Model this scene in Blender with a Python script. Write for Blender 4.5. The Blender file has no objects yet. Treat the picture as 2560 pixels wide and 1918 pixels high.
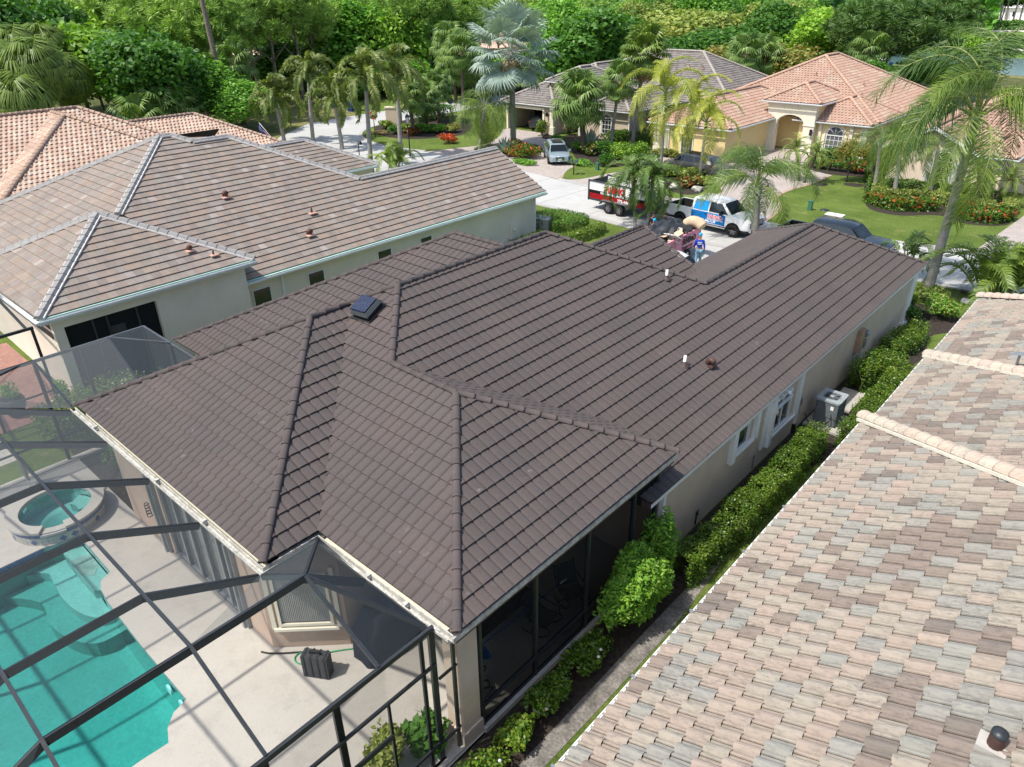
import bpy, bmesh, math, random
import numpy as np
from mathutils import Vector, Matrix
from mathutils.geometry import tessellate_polygon
random.seed(7); rng = np.random.default_rng(7)
SC = bpy.context.scene
COL = SC.collection
PI = math.pi

# ------------------------------------------------------------------ camera
FPX, PITCH, ROLL, YAW = 1801.6033, 0.5, -0.015, -0.7384
CZ = 13.4
def cam_basis():
    p, r, y = PITCH, ROLL, YAW
    cy, sy, cp, sp = math.cos(y), math.sin(y), math.cos(p), math.sin(p)
    F = Vector((sy*cp, cy*cp, -sp)); R = Vector((cy, -sy, 0)); U = R.cross(F)
    cr, sr = math.cos(r), math.sin(r)
    return cr*R + sr*U, -sr*R + cr*U, F
CR, CU, CF = cam_basis()
cd = bpy.data.cameras.new('camera'); cam = bpy.data.objects.new('camera', cd); COL.objects.link(cam)
cd.sensor_fit = 'HORIZONTAL'; cd.sensor_width = 36; cd.lens = FPX/2560*36
cd.clip_start = 0.2; cd.clip_end = 3000
M = Matrix.Identity(4)
for i in range(3):
    M[i][0] = CR[i]; M[i][1] = CU[i]; M[i][2] = -CF[i]
M[2][3] = CZ
cam.matrix_world = M
SC.camera = cam
# ------------------------------------------------------------------ light
SUNV = Vector((-0.224, -0.55, 1.0)).normalized()          # towards the sun, from the shadows on the pool deck
el = math.asin(SUNV.z)
W = bpy.data.worlds.new("World"); SC.world = W; W.use_nodes = True
nt = W.node_tree; nt.nodes.clear()
sky = nt.nodes.new('ShaderNodeTexSky'); sky.sky_type = 'NISHITA'; sky.sun_disc = False
sky.sun_elevation = el
sky.sun_rotation = math.atan2(SUNV.x, SUNV.y)
sky.air_density = 1.0; sky.dust_density = 2.0; sky.ozone_density = 1.0
bg = nt.nodes.new('ShaderNodeBackground'); bg.inputs[1].default_value = 0.15
wo = nt.nodes.new('ShaderNodeOutputWorld')
nt.links.new(sky.outputs[0], bg.inputs[0]); nt.links.new(bg.outputs[0], wo.inputs[0])
sd = bpy.data.lights.new('sun', 'SUN'); sd.energy = 3.5; sd.angle = math.radians(1.0); sd.color = (1.0, 0.945, 0.86)
sun = bpy.data.objects.new('sun', sd); COL.objects.link(sun)
sun.rotation_euler = SUNV.to_track_quat('Z', 'Y').to_euler()
vs = SC.view_settings
vs.view_transform = 'Standard'; vs.look = 'None'; vs.gamma = 1; vs.use_curve_mapping = False
vs.exposure = 0.56

# ------------------------------------------------------------------ projection helpers (photo measured 2212 px wide)
K = FPX*2212/2560
def ray(px, py):
    return CF + CR*((px-1106)/K) - CU*((py-828.6)/K)
def G(px, py, z=0.0):
    d = ray(px, py); t = (z-CZ)/d.z
    return Vector((d.x*t, d.y*t, z))
def scr(p):
    d = Vector(p) - Vector((0, 0, CZ)); w = d.dot(CF)
    if w < .1: return None
    return (1106 + K*d.dot(CR)/w, 828.6 - K*d.dot(CU)/w, w)

# ------------------------------------------------------------------ materials
MATS = {}
def _n(nt, t, **kw):
    n = nt.nodes.new(t)
    for k, v in kw.items(): setattr(n, k, v)
    return n
def new_mat(name):
    m = bpy.data.materials.new(name); m.use_nodes = True
    nt = m.node_tree
    b = nt.nodes['Principled BSDF']
    return m, nt, b
def lin(c):
    """display 0-255 -> linear"""
    o = []
    for v in c:
        v = v/255
        o.append(v/12.92 if v <= .04045 else ((v+.055)/1.055)**2.4)
    return tuple(o)
def pos_noise(nt, scale, detail=4, rough=.6, stretch=None, coord='world'):
    if coord == 'world':
        g = _n(nt, 'ShaderNodeNewGeometry'); src = g.outputs['Position']
    else:
        g = _n(nt, 'ShaderNodeTexCoord'); src = g.outputs['Object']
    if stretch:
        mp = _n(nt, 'ShaderNodeMapping'); mp.inputs['Scale'].default_value = stretch
        nt.links.new(src, mp.inputs[0]); src = mp.outputs[0]
    t = _n(nt, 'ShaderNodeTexNoise'); t.inputs['Scale'].default_value = scale
    t.inputs['Detail'].default_value = detail; t.inputs['Roughness'].default_value = rough
    nt.links.new(src, t.inputs['Vector'])
    return t.outputs['Fac']
def ramp(nt, fac, stops):
    r = _n(nt, 'ShaderNodeValToRGB'); e = r.color_ramp.elements
    while len(e) < len(stops): e.new(.5)
    for el_, (p, c) in zip(e, stops):
        el_.position = p; el_.color = (c[0], c[1], c[2], 1)
    nt.links.new(fac, r.inputs[0]); return r.outputs[0]
def mixc(nt, a, b, fac, mode='MIX'):
    m = _n(nt, 'ShaderNodeMix', data_type='RGBA', blend_type=mode)
    for s, v in ((m.inputs[6], a), (m.inputs[7], b), (m.inputs[0], fac)):
        if isinstance(v, (int, float)): s.default_value = v
        elif isinstance(v, tuple): s.default_value = (v[0], v[1], v[2], 1)
        else: nt.links.new(v, s)
    return m.outputs[2]
def math_(nt, op, a, b=0.0):
    m = _n(nt, 'ShaderNodeMath', operation=op)
    for s, v in ((m.inputs[0], a), (m.inputs[1], b)):
        if isinstance(v, (int, float)): s.default_value = v
        else: nt.links.new(v, s)
    return m.outputs[0]
def bump(nt, b, h, strength=.3, dist=.02):
    n = _n(nt, 'ShaderNodeBump'); n.inputs['Strength'].default_value = strength; n.inputs['Distance'].default_value = dist
    nt.links.new(h, n.inputs['Height']); nt.links.new(n.outputs[0], b.inputs['Normal'])
def mat(name, color, rough=.7, var=.15, scale=3.0, bumpv=0.0, bscale=40, metal=0, spec=.3, scale2=None, var2=.1, coat=0):
    if name in MATS: return MATS[name]
    m, nt, b = new_mat(name)
    b.inputs['Roughness'].default_value = rough; b.inputs['Metallic'].default_value = metal
    b.inputs['Specular IOR Level'].default_value = spec
    if coat: b.inputs['Coat Weight'].default_value = coat; b.inputs['Coat Roughness'].default_value = .05
    f = pos_noise(nt, scale)
    d = tuple(max(0, c*(1-var)) for c in color); l = tuple(min(1, c*(1+var)) for c in color)
    c = ramp(nt, f, [(.3, d), (.7, l)])
    if scale2:
        f2 = pos_noise(nt, scale2, 6, .7)
        c = mixc(nt, c, ramp(nt, f2, [(.35, (1-var2,)*3), (.7, (1+var2,)*3)]), 1.0, 'MULTIPLY')
    nt.links.new(c, b.inputs['Base Color'])
    if bumpv: bump(nt, b, pos_noise(nt, bscale, 5, .7), bumpv)
    MATS[name] = m; return m

# ------------------------------------------------------------------ mesh builder
class MB:
    def __init__(s): s.v = []; s.f = []; s.m = []; s.c = []; s.smooth = []
    def add(s, vs_, fs, mi=0, sm=False):
        o = len(s.v); s.v += [tuple(v) for v in vs_]
        for f in fs: s.f.append(tuple(i+o for i in f)); s.m.append(mi); s.smooth.append(sm)
    def box(s, x0, x1, y0, y1, z0, z1, mi=0, M=None):
        v = [Vector((x, y, z)) for z in (z0, z1) for y in (y0, y1) for x in (x0, x1)]
        if M is not None: v = [M @ a for a in v]
        s.add(v, [(0, 2, 3, 1), (4, 5, 7, 6), (0, 1, 5, 4), (2, 6, 7, 3), (0, 4, 6, 2), (1, 3, 7, 5)], mi)
    def bar(s, a, b, w, h, mi=0, up=Vector((0, 0, 1)), off=0.0):
        """box section from a to b, w wide sideways, h tall (top at the line + off)"""
        a = Vector(a); b = Vector(b); d = b-a
        if d.length < 1e-6: return
        t = d.normalized(); sd_ = t.cross(up)
        if sd_.length < 1e-3: sd_ = t.cross(Vector((1, 0, 0)))
        sd_.normalize(); u = sd_.cross(t).normalized()
        v = []
        for p in (a, b):
            for (i, j) in ((-.5, -1), (.5, -1), (.5, 0), (-.5, 0)):
                v.append(p + sd_*(w*i) + u*(h*j+off))
        s.add(v, [(0, 3, 2, 1), (4, 5, 6, 7), (0, 1, 5, 4), (1, 2, 6, 5), (2, 3, 7, 6), (3, 0, 4, 7)], mi)
    def tube(s, pts, rad, n=8, mi=0, caps=True, sm=True):
        pts = [Vector(p) for p in pts]
        if isinstance(rad, (int, float)): rad = [rad]*len(pts)
        o = len(s.v); ref = None
        for i, p in enumerate(pts):
            t = (pts[min(i+1, len(pts)-1)] - pts[max(i-1, 0)]).normalized()
            if ref is None:
                ref = t.cross(Vector((0, 0, 1)))
                if ref.length < .05: ref = t.cross(Vector((0, 1, 0)))
            ref = (ref - t*ref.dot(t)).normalized(); q = t.cross(ref)
            for k in range(n):
                a = 2*PI*k/n
                s.v.append(tuple(p + (ref*math.cos(a) + q*math.sin(a))*rad[i]))
        for i in range(len(pts)-1):
            for k in range(n):
                a = o+i*n+k; b = o+i*n+(k+1) % n
                s.f.append((a, b, b+n, a+n)); s.m.append(mi); s.smooth.append(sm)
        if caps:
            s.f.append(tuple(o+k for k in range(n))[::-1]); s.m.append(mi); s.smooth.append(False)
            e = o+(len(pts)-1)*n
            s.f.append(tuple(e+k for k in range(n))); s.m.append(mi); s.smooth.append(False)
    def lathe(s, prof, n=16, mi=0, c=(0, 0, 0), sm=True):
        o = len(s.v)
        for (r, z) in prof:
            for k in range(n):
                a = 2*PI*k/n; s.v.append((c[0]+r*math.cos(a), c[1]+r*math.sin(a), c[2]+z))
        for i in range(len(prof)-1):
            for k in range(n):
                a = o+i*n+k; b = o+i*n+(k+1) % n
                s.f.append((a, b, b+n, a+n)); s.m.append(mi); s.smooth.append(sm)
    def prism(s, poly, z0, z1, mi=0, bottom=True):
        """extruded plan polygon (counter-clockwise)"""
        n = len(poly)
        v = [(p[0], p[1], z0) for p in poly] + [(p[0], p[1], z1) for p in poly]
        f = [(i, (i+1) % n, (i+1) % n+n, i+n) for i in range(n)] + [tuple(range(n, 2*n))]
        if bottom: f.append(tuple(range(n))[::-1])
        s.add(v, f, mi)
    def build(s, name, mats=None, parent=None, loc=None, kind=None, color=None):
        me = bpy.data.meshes.new(name); me.from_pydata(s.v, [], s.f)
        if mats is not None:
            if not isinstance(mats, (list, tuple)): mats = [mats]
            for m_ in mats: me.materials.append(m_)
            if len(mats) > 1: me.polygons.foreach_set('material_index', s.m)
        if any(s.smooth): me.polygons.foreach_set('use_smooth', s.smooth)
        me.update()
        return link(name, me, parent, loc, kind, color)
def link(name, data, parent=None, loc=None, kind=None, color=None):
    o = bpy.data.objects.new(name, data); COL.objects.link(o)
    if parent is not None: o.parent = parent
    if loc is not None: o.location = loc
    if kind: o['kind'] = kind
    if color: o.color = color
    return o
def tag(o, label, cat, group=None):
    o['label'] = label; o['category'] = cat
    if group: o['group'] = group
    return o
def thing(name, label, cat, loc=(0, 0, 0), rz=0, group=None):
    o = bpy.data.objects.new(name, None); COL.objects.link(o)
    o.location = loc; o.rotation_euler = (0, 0, rz); o.empty_display_size = .3
    return tag(o, label, cat, group)
def copy_tree(o, parent=None):
    c = o.copy(); COL.objects.link(c)
    if parent is not None: c.parent = parent
    for ch in list(o.children): copy_tree(ch, c)
    return c
def np_mesh(name, V, F, mats, smooth=False, mi=None):
    """V (n,3), F (m,k) arrays"""
    me = bpy.data.meshes.new(name); V = np.asarray(V, np.float32); F = np.asarray(F, np.int32)
    m, k = F.shape
    me.vertices.add(len(V)); me.vertices.foreach_set('co', V.ravel())
    me.loops.add(m*k); me.loops.foreach_set('vertex_index', F.ravel())
    me.polygons.add(m); me.polygons.foreach_set('loop_start', np.arange(0, m*k, k, dtype=np.int32))
    me.polygons.foreach_set('loop_total', np.full(m, k, np.int32))
    for a in mats: me.materials.append(a)
    if mi is not None: me.polygons.foreach_set('material_index', np.asarray(mi, np.int32))
    if smooth: me.polygons.foreach_set('use_smooth', np.ones(m, bool))
    me.update(calc_edges=True); return me
def spline(pts, n=6, closed=False):
    out = []; N = len(pts)
    rngi = range(N if closed else N-1)
    for i in rngi:
        p0, p1, p2, p3 = (pts[(i-1) % N] if closed or i > 0 else pts[0], pts[i], pts[(i+1) % N], pts[(i+2) % N] if closed or i+2 < N else pts[-1])
        for k in range(n):
            t = k/n
            out.append(tuple(.5*((2*p1[j])+(-p0[j]+p2[j])*t+(2*p0[j]-5*p1[j]+4*p2[j]-p3[j])*t*t+(-p0[j]+3*p1[j]-3*p2[j]+p3[j])*t**3) for j in range(len(p1))))
    if not closed: out.append(tuple(pts[-1]))
    return out
def sheet(name, poly, z, m, kind='structure', holes=(), parent=None):
    loops = [[Vector((p[0], p[1], 0)) for p in poly]] + [[Vector((p[0], p[1], 0)) for p in h] for h in holes]
    flat = [p for l in loops for p in l]; tris = tessellate_polygon(loops)
    mb = MB(); V = [(p.x, p.y, z) for p in flat]; F = []
    for t in tris:
        a, b, c = (flat[i] for i in t)
        F.append(tuple(t) if (b-a).cross(c-a).z > 0 else tuple(t)[::-1])
    mb.add(V, F); return mb.build(name, m, parent, kind=kind)
# ------------------------------------------------------------------ roofs
def tile_mat(name, attr, kind):
    """colour comes from the tile (object colour, or the tile's stored colour in a joined sheet)"""
    m, nt, b = new_mat(name)
    if attr: base = _n(nt, 'ShaderNodeAttribute', attribute_name='tcol').outputs['Color']
    else: base = _n(nt, 'ShaderNodeObjectInfo').outputs['Color']
    b.inputs['Roughness'].default_value = .85; b.inputs['Specular IOR Level'].default_value = .25
    if kind == 'chip':      # stone-chip coated steel: fine speckle, chalky scuffs, faint dusty patches
        sp = pos_noise(nt, 90, 3, .8)
        c = mixc(nt, base, ramp(nt, sp, [(.3, (.62,)*3), (.7, (1.45,)*3)]), 1.0, 'MULTIPLY')
        pt = pos_noise(nt, .55, 4, .6)
        c = mixc(nt, c, ramp(nt, pt, [(.35, (.93, .95, .96)), (.65, (1.10, 1.05, 1.04))]), 1.0, 'MULTIPLY')
        sc_ = pos_noise(nt, 7, 6, .75, stretch=(1, .6, 1))
        sc2 = pos_noise(nt, .9, 2, .5)
        f = math_(nt, 'MULTIPLY', ramp(nt, sc_, [(.60, (0,)*3), (.70, (.55,)*3)]), ramp(nt, sc2, [(.52, (0,)*3), (.66, (1,)*3)]))
        c = mixc(nt, c, (.30, .28, .27), f)
        b.inputs['Roughness'].default_value = .92
        bump(nt, b, sp, .35, .006)
    elif kind == 'barrel':
        st = pos_noise(nt, 5, 6, .75, stretch=(1.0, 3.2, 1))
        c = mixc(nt, base, ramp(nt, st, [(.28, (.62, .63, .62)), (.5, (.98,)*3), (.75, (1.12, 1.1, 1.06))]), 1.0, 'MULTIPLY')
        bl = pos_noise(nt, .8, 3, .5); bl2 = pos_noise(nt, 9, 6, .8, stretch=(1.0, 4, 1))
        f = math_(nt, 'MULTIPLY', ramp(nt, bl2, [(.5, (0,)*3), (.66, (.8,)*3)]), ramp(nt, bl, [(.46, (0,)*3), (.62, (1,)*3)]))
        c = mixc(nt, c, (.10, .105, .10), f)
        bump(nt, b, pos_noise(nt, 60, 4, .7), .25, .01)
    else:
        st = pos_noise(nt, 3, 5, .7)
        c = mixc(nt, base, ramp(nt, st, [(.3, (.86,)*3), (.7, (1.1,)*3)]), 1.0, 'MULTIPLY')
        bl2 = pos_noise(nt, 2.2, 6, .8)
        c = mixc(nt, c, (.16, .15, .145), ramp(nt, bl2, [(.62, (0,)*3), (.78, (.5,)*3)]))
        bump(nt, b, pos_noise(nt, 60, 4, .7), .2, .01)
    nt.links.new(c, b.inputs['Base Color'])
    return m
TM = {k: (tile_mat('tile_'+k, False, k), tile_mat('tile_'+k+'_sheet', True, k)) for k in ('chip', 'barrel', 'flat')}

def profile(style):
    """(w, exposure, step, [(u,h)...]) cross-section of one tile"""
    if style == 'chip':
        w = 1.26; pts = []
        for k in range(5):
            for a, h in ((0, .0), (.09, .020), (.30, .028), (.74, .028), (.88, .016), (.94, .0)):
                pts.append(((k+a)*w/5, h))
        pts.append((w-.004, 0))
        return w, .368, .044, pts
    if style == 'barrel':
        w = .318
        pts = [(0, .0), (.02, .002), (.06, .003), (.078, .038), (.115, .066), (.155, .072), (.195, .060), (.228, .022), (.24, .004), (.262, .028), (.290, .034), (.306, .024), (.311, .002)]
        return w, .375, .02, pts
    if style == 'sbarrel':
        w = .30; pts = [(0, 0), (.05, .04), (.11, .055), (.17, .04), (.22, .008), (.30, 0)]
        return w, .375, .03, pts
    w = .335
    return w, .375, .048, [(0.003, 0), (w-.003, 0)]

def frame(kind, c0, z0, s):
    L = math.sqrt(1+s*s)
    d = {'+x': ((0, 1, 0), (-1, 0, s), (s, 0, 1)), '-x': ((0, -1, 0), (1, 0, s), (-s, 0, 1)),
         '-y': ((1, 0, 0), (0, 1, s), (0, -s, 1)), '+y': ((-1, 0, 0), (0, -1, s), (0, s, 1))}[kind]
    U = Vector(d[0]); V = Vector(d[1])/L; N = Vector(d[2])/L
    if kind == '+x': O = Vector((c0, 0, z0)); uv = lambda x, y: (y, (c0-x)*L)
    if kind == '-x': O = Vector((c0, 0, z0)); uv = lambda x, y: (-y, (x-c0)*L)
    if kind == '-y': O = Vector((0, c0, z0)); uv = lambda x, y: (x, (y-c0)*L)
    if kind == '+y': O = Vector((0, c0, z0)); uv = lambda x, y: (-x, (c0-y)*L)
    return O, U, V, N, uv
def clip_poly(P, A, B):
    """keep the part of 3-tuples polygon P (u,v,h) left of the line A->B"""
    out = []; n = len(P)
    def sd_(p): return (B[0]-A[0])*(p[1]-A[1]) - (B[1]-A[1])*(p[0]-A[0])
    for i in range(n):
        p, q = P[i], P[(i+1) % n]; a, b = sd_(p), sd_(q)
        if a >= 0: out.append(p)
        if (a > 1e-9 and b < -1e-9) or (a < -1e-9 and b > 1e-9):
            t = a/(a-b); out.append(tuple(p[k]+(q[k]-p[k])*t for k in range(3)))
    return out
def ccw(P):
    a = sum(P[i][0]*P[(i+1) % len(P)][1]-P[(i+1) % len(P)][0]*P[i][1] for i in range(len(P)))
    return P if a > 0 else P[::-1]
def tile_faces(style, off=0.0):
    w, ex, st, pr = profile(style); fs = []
    for (a, ha), (b, hb) in zip(pr[:-1], pr[1:]):
        fs.append([(a, 0, st+ha), (b, 0, st+hb), (b, ex+.012, hb), (a, ex+.012, ha)])      # top
        fs.append([(a, .004, ha-.012), (b, .004, hb-.012), (b, 0, st+hb), (a, 0, st+ha)])            # butt
    if style == 'flat':
        a, b = pr[0][0], pr[-1][0]
        fs.append([(a, 0, 0), (a, 0, st), (a, ex, 0)]); fs.append([(b, 0, 0), (b, ex, 0), (b, 0, st)])
    return fs
def tile_mesh_from(fs, O, U, V, N, u0, v0):
    vs_ = []; F = []
    for f in fs:
        F.append(tuple(range(len(vs_), len(vs_)+len(f))))
        for (u, v, h) in f: vs_.append(tuple(O + U*(u0+u) + V*(v0+v) + N*h))
    return vs_, F
WHOLE = {}
def whole_mesh(style, matl):
    key = (style, matl.name)
    if key not in WHOLE:
        fs = tile_faces(style); mb = MB()
        vs_, F = tile_mesh_from(fs, Vector((0, 0, 0)), Vector((1, 0, 0)), Vector((0, 1, 0)), Vector((0, 0, 1)), 0, 0)
        mb.add(vs_, F); me = bpy.data.meshes.new('roof_tile'); me.from_pydata(mb.v, [], mb.f); me.materials.append(matl)
        bm = bmesh.new(); bm.from_mesh(me); bmesh.ops.remove_doubles(bm, verts=bm.verts, dist=1e-4); bm.to_mesh(me); bm.free()
        WHOLE[key] = me
    return WHOLE[key]
def tile_roof(roof, planes, style, pal, nparts=300, matk=None):
    """planes: (kind, c0, z0, slope, [convex plan polygons]); the tiles that show largest become parts, the rest one sheet"""
    matk = matk or style; mo, ms = TM[matk]
    w, ex, st, pr = profile(style); tiles = []; base = tile_faces(style)
    for pi, (kind, c0, z0, s, polys) in enumerate(planes):
        O, U, V, N, uv = frame(kind, c0, z0, s)
        P2 = [ccw([uv(*p) for p in P]) for P in polys]
        umin = min(p[0] for P in P2 for p in P); umax = max(p[0] for P in P2 for p in P)
        vmin = min(p[1] for P in P2 for p in P); vmax = max(p[1] for P in P2 for p in P)
        r = random.Random(pi*31+int(abs(c0)*10))
        for row in range(int(math.floor(vmin/ex+1e-6)), int(math.ceil(vmax/ex))):
            v0 = row*ex
            sh = (r.randint(0, 4)*w/5 if style == 'chip' else (w/2 if row % 2 else 0)) + pi*.07
            k = int(math.floor((umin-sh)/w))
            while sh+k*w < umax:
                u0 = sh+k*w; k += 1
                corners = [(u0, v0), (u0+w, v0), (u0+w, v0+ex), (u0, v0+ex)]
                whole = False; hit = []
                for P in P2:
                    n = len(P); ins = True; outside = False
                    for i in range(n):
                        A, B = P[i], P[(i+1) % n]
                        ds = [(B[0]-A[0])*(c[1]-A[1])-(B[1]-A[1])*(c[0]-A[0]) for c in corners]
                        if min(ds) < -1e-6: ins = False
                        if max(ds) <= 1e-6: outside = True; break
                    if outside: continue
                    if ins: whole = True; break
                    hit.append(P)
                if not whole and not hit: continue
                ctr = O + U*(u0+w/2) + V*(v0+ex/2)
                q = scr(ctr); size = 0
                if q and -60 < q[0] < 2272 and -60 < q[1] < 1717:
                    dv = (Vector((0, 0, CZ))-ctr).normalized()
                    size = max(.05, dv.dot(N))/q[2]**2*(1 if whole else .6)
                tiles.append((size, pi, whole, hit, u0, v0, ctr))
    tiles.sort(key=lambda t: -t[0])
    sheetb = MB(); cols = []; fr = [frame(*p[:4]) for p in planes]; np_ = 0
    wm = whole_mesh(style, mo)
    for (size, pi, whole, hit, u0, v0, ctr) in tiles:
        O, U, V, N, uv = fr[pi]; col = pal(ctr, u0, v0, pi)
        part = np_ < nparts and size > 0
        if whole and part:
            o = link('roof_tile', wm, roof, color=(*col, 1)); np_ += 1
            o.matrix_basis = Matrix((( U.x, V.x, N.x, 0), (U.y, V.y, N.y, 0), (U.z, V.z, N.z, 0), (0, 0, 0, 1)))
            o.location = O + U*u0 + V*v0
            continue
        fs = base
        if not whole:
            fs = []
            for P in hit:
                n = len(P)
                for f in base:
                    g = [(p[0]+u0, p[1]+v0, p[2]) for p in f]
                    for i in range(n):
                        g = clip_poly(g, P[i], P[(i+1) % n])
                        if len(g) < 3: break
                    if len(g) >= 3: fs.append([(p[0]-u0, p[1]-v0, p[2]) for p in g])
            if not fs: continue
        vs_, F = tile_mesh_from(fs, O, U, V, N, u0, v0)
        if part:
            mb = MB(); mb.add(vs_, F); mb.build('roof_tile', mo, roof, color=(*col, 1)); np_ += 1
        else:
            sheetb.add(vs_, F); cols += [col]*len(F)
    if sheetb.f:
        o = sheetb.build('roof_tile_field', ms, roof, kind='stuff')
        a = o.data.color_attributes.new('tcol', 'FLOAT_COLOR', 'CORNER')
        buf = np.ones((len(o.data.loops), 4), np.float32)
        lt = [len(f) for f in sheetb.f]; buf[:, :3] = np.repeat(np.array(cols, np.float32), lt, axis=0)
        a.data.foreach_set('color', buf.ravel())
def roof_deck(house, planes, m, name='roof', drop=.03):
    mb = MB()
    for (kind, c0, z0, s, polys) in planes:
        O, U, V, N, uv = frame(kind, c0, z0, s)
        for P in polys:
            P = ccw([uv(*p) for p in P])
            mb.add([O+U*p[0]+V*p[1]-N*drop for p in P], [tuple(range(len(P)))])
    return mb.build(name, m, house, loc=-Vector(house.location))
def ridge_caps(roof, segs, m, pal, rad=.12, step=.40, style='round', parts=True, lift=.03):
    """overlapping cap tiles along each ridge or hip from low end to high end"""
    for (a, b) in segs:
        a = Vector(a); b = Vector(b); d = b-a; n = max(1, int(round(d.length/step))); t = d.normalized()
        sdv = t.cross(Vector((0, 0, 1))).normalized(); up = sdv.cross(t).normalized(); L = d.length/n
        if style == 'round': sec = [(math.cos(x)*1.0, math.sin(x)) for x in [PI*i/8 for i in range(9)]]
        else: sec = [(1, -.15), (.55, .72), (-.55, .72), (-1, -.15)]
        mb = MB(); alls = MB()
        M_ = Matrix(((sdv.x, t.x, up.x), (sdv.y, t.y, up.y), (sdv.z, t.z, up.z))).to_4x4()
        rings = [(-.02, 1.06, .018), (.03, 1.06, .018), (.035, 1.0, .010), (L+.01, .97, .0)]
        k = len(sec)
        vs_ = []
        for (y, sc_, h) in rings:
            for (x, z) in sec: vs_.append((x*rad*sc_, y, z*rad*.8*sc_+h))
        F = []
        for i in range(len(rings)-1):
            for j in range(k-1): F.append((i*k+j, i*k+j+1, (i+1)*k+j+1, (i+1)*k+j)[::-1])
        F.append(tuple(range(k)))
        if parts:
            me = bpy.data.meshes.new('ridge_cap'); me.from_pydata(vs_, [], F); me.materials.append(TM[m][0])
            me.polygons.foreach_set('use_smooth', [style == 'round' and len(f) == 4 for f in F])
            for i in range(n):
                p = a + t*(L*i) + up*lift
                o = link('ridge_cap', me, roof, color=(*pal(p, i*.1, 0, 9), 1)); M2 = M_.copy(); M2.translation = p
                o.matrix_basis = M2
        else:
            cols = []
            for i in range(n):
                p = a + t*(L*i) + up*lift
                M2 = M_.copy(); M2.translation = p
                alls.add([M2 @ Vector(v) for v in vs_], F); cols += [pal(p, i*.1, 0, 9)]*len(F)
            o = alls.build('ridge_cap', TM[m][1], roof)
            at = o.data.color_attributes.new('tcol', 'FLOAT_COLOR', 'CORNER')
            buf = np.ones((len(o.data.loops), 4), np.float32); buf[:, :3] = np.repeat(np.array(cols, np.float32), [len(f) for f in alls.f], axis=0)
            at.data.foreach_set('color', buf.ravel())
DESAT = .12
def jit(c, v, r=None):
    g_ = sum(c)/3; c = tuple(a+(g_-a)*DESAT for a in c)
    r = r or random; k = 1+r.uniform(-v, v); return tuple(min(1, max(0, a*k*(1+r.uniform(-v*.25, v*.25)))) for a in c)

def block(x0, x1, y0, y1, z0, s=.5, gable=()):
    """hip roof over a rectangle -> planes and caps. gable: set of ends '-y' '+y' '-x' '+x' left upright"""
    W_, D_ = x1-x0, y1-y0; pl = []; caps = []
    if W_ <= D_:
        h = W_/2; xm = (x0+x1)/2; a = y0+(0 if '-y' in gable else h); b = y1-(0 if '+y' in gable else h); z = z0+s*h
        pl.append(('+x', x1, z0, s, [[(x1, y0), (x1, y1), (xm, b), (xm, a)]])); pl.append(('-x', x0, z0, s, [[(x0, y0), (x0, y1), (xm, b), (xm, a)]]))
        if '-y' not in gable: pl.append(('-y', y0, z0, s, [[(x0, y0), (x1, y0), (xm, a)]])); caps += [((x0, y0, z0), (xm, a, z)), ((x1, y0, z0), (xm, a, z))]
        if '+y' not in gable: pl.append(('+y', y1, z0, s, [[(x0, y1), (x1, y1), (xm, b)]])); caps += [((x0, y1, z0), (xm, b, z)), ((x1, y1, z0), (xm, b, z))]
        if b-a > .3: caps.append(((xm, a, z), (xm, b, z)))
    else:
        h = D_/2; ym = (y0+y1)/2; a = x0+(0 if '-x' in gable else h); b = x1-(0 if '+x' in gable else h); z = z0+s*h
        pl.append(('-y', y0, z0, s, [[(x0, y0), (x1, y0), (b, ym), (a, ym)]])); pl.append(('+y', y1, z0, s, [[(x0, y1), (x1, y1), (b, ym), (a, ym)]]))
        if '-x' not in gable: pl.append(('-x', x0, z0, s, [[(x0, y0), (x0, y1), (a, ym)]])); caps += [((x0, y0, z0), (a, ym, z)), ((x0, y1, z0), (a, ym, z))]
        if '+x' not in gable: pl.append(('+x', x1, z0, s, [[(x1, y0), (x1, y1), (b, ym)]])); caps += [((x1, y0, z0), (b, ym, z)), ((x1, y1, z0), (b, ym, z))]
        caps.append(((a, ym, z), (b, ym, z)))
    return pl, caps
def hpart(name, mb, mats, house, kind=None):
    return mb.build(name, mats, house, loc=-Vector(house.location), kind=kind)
def gutter_run(mb, pts, z, out=.13, h=.12, closed=False, mi=0):
    """K-style gutter: open trough hung outside an eave polyline (outside is on the right of travel)"""
    n = len(pts)
    offs = []
    for i in range(n):
        ds = []
        if i > 0 or closed: a, b = Vector((*pts[i-1], 0)), Vector((*pts[i], 0)); ds.append((b-a).normalized())
        if i < n-1 or closed: a, b = Vector((*pts[i], 0)), Vector((*pts[(i+1) % n], 0)); ds.append((b-a).normalized())
        nr = [Vector((d.y, -d.x, 0)) for d in ds]
        o = sum(nr, Vector((0, 0, 0)))/len(nr)
        o = o/max(.3, o.dot(nr[0])); offs.append(o)
    sec = [(0.0, 0.0), (.004, -h), (out*.75, -h), (out, -h*.45), (out, 0.0), (out-.02, 0.0), (out-.02, -.02), (out*.7, -h+.02), (.02, -h+.02), (.02, 0)]
    V = []
    for p, o in zip(pts, offs):
        for (a, b) in sec: V.append((p[0]+o.x*a, p[1]+o.y*a, z+b))
    k = len(sec); F = []
    for i in range(n-1):
        for j in range(k): F.append((i*k+j, (i+1)*k+j, (i+1)*k+(j+1) % k, i*k+(j+1) % k))
    F.append(tuple(range(k))); F.append(tuple(range((n-1)*k, n*k))[::-1])
    mb.add(V, F, mi)
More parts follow.
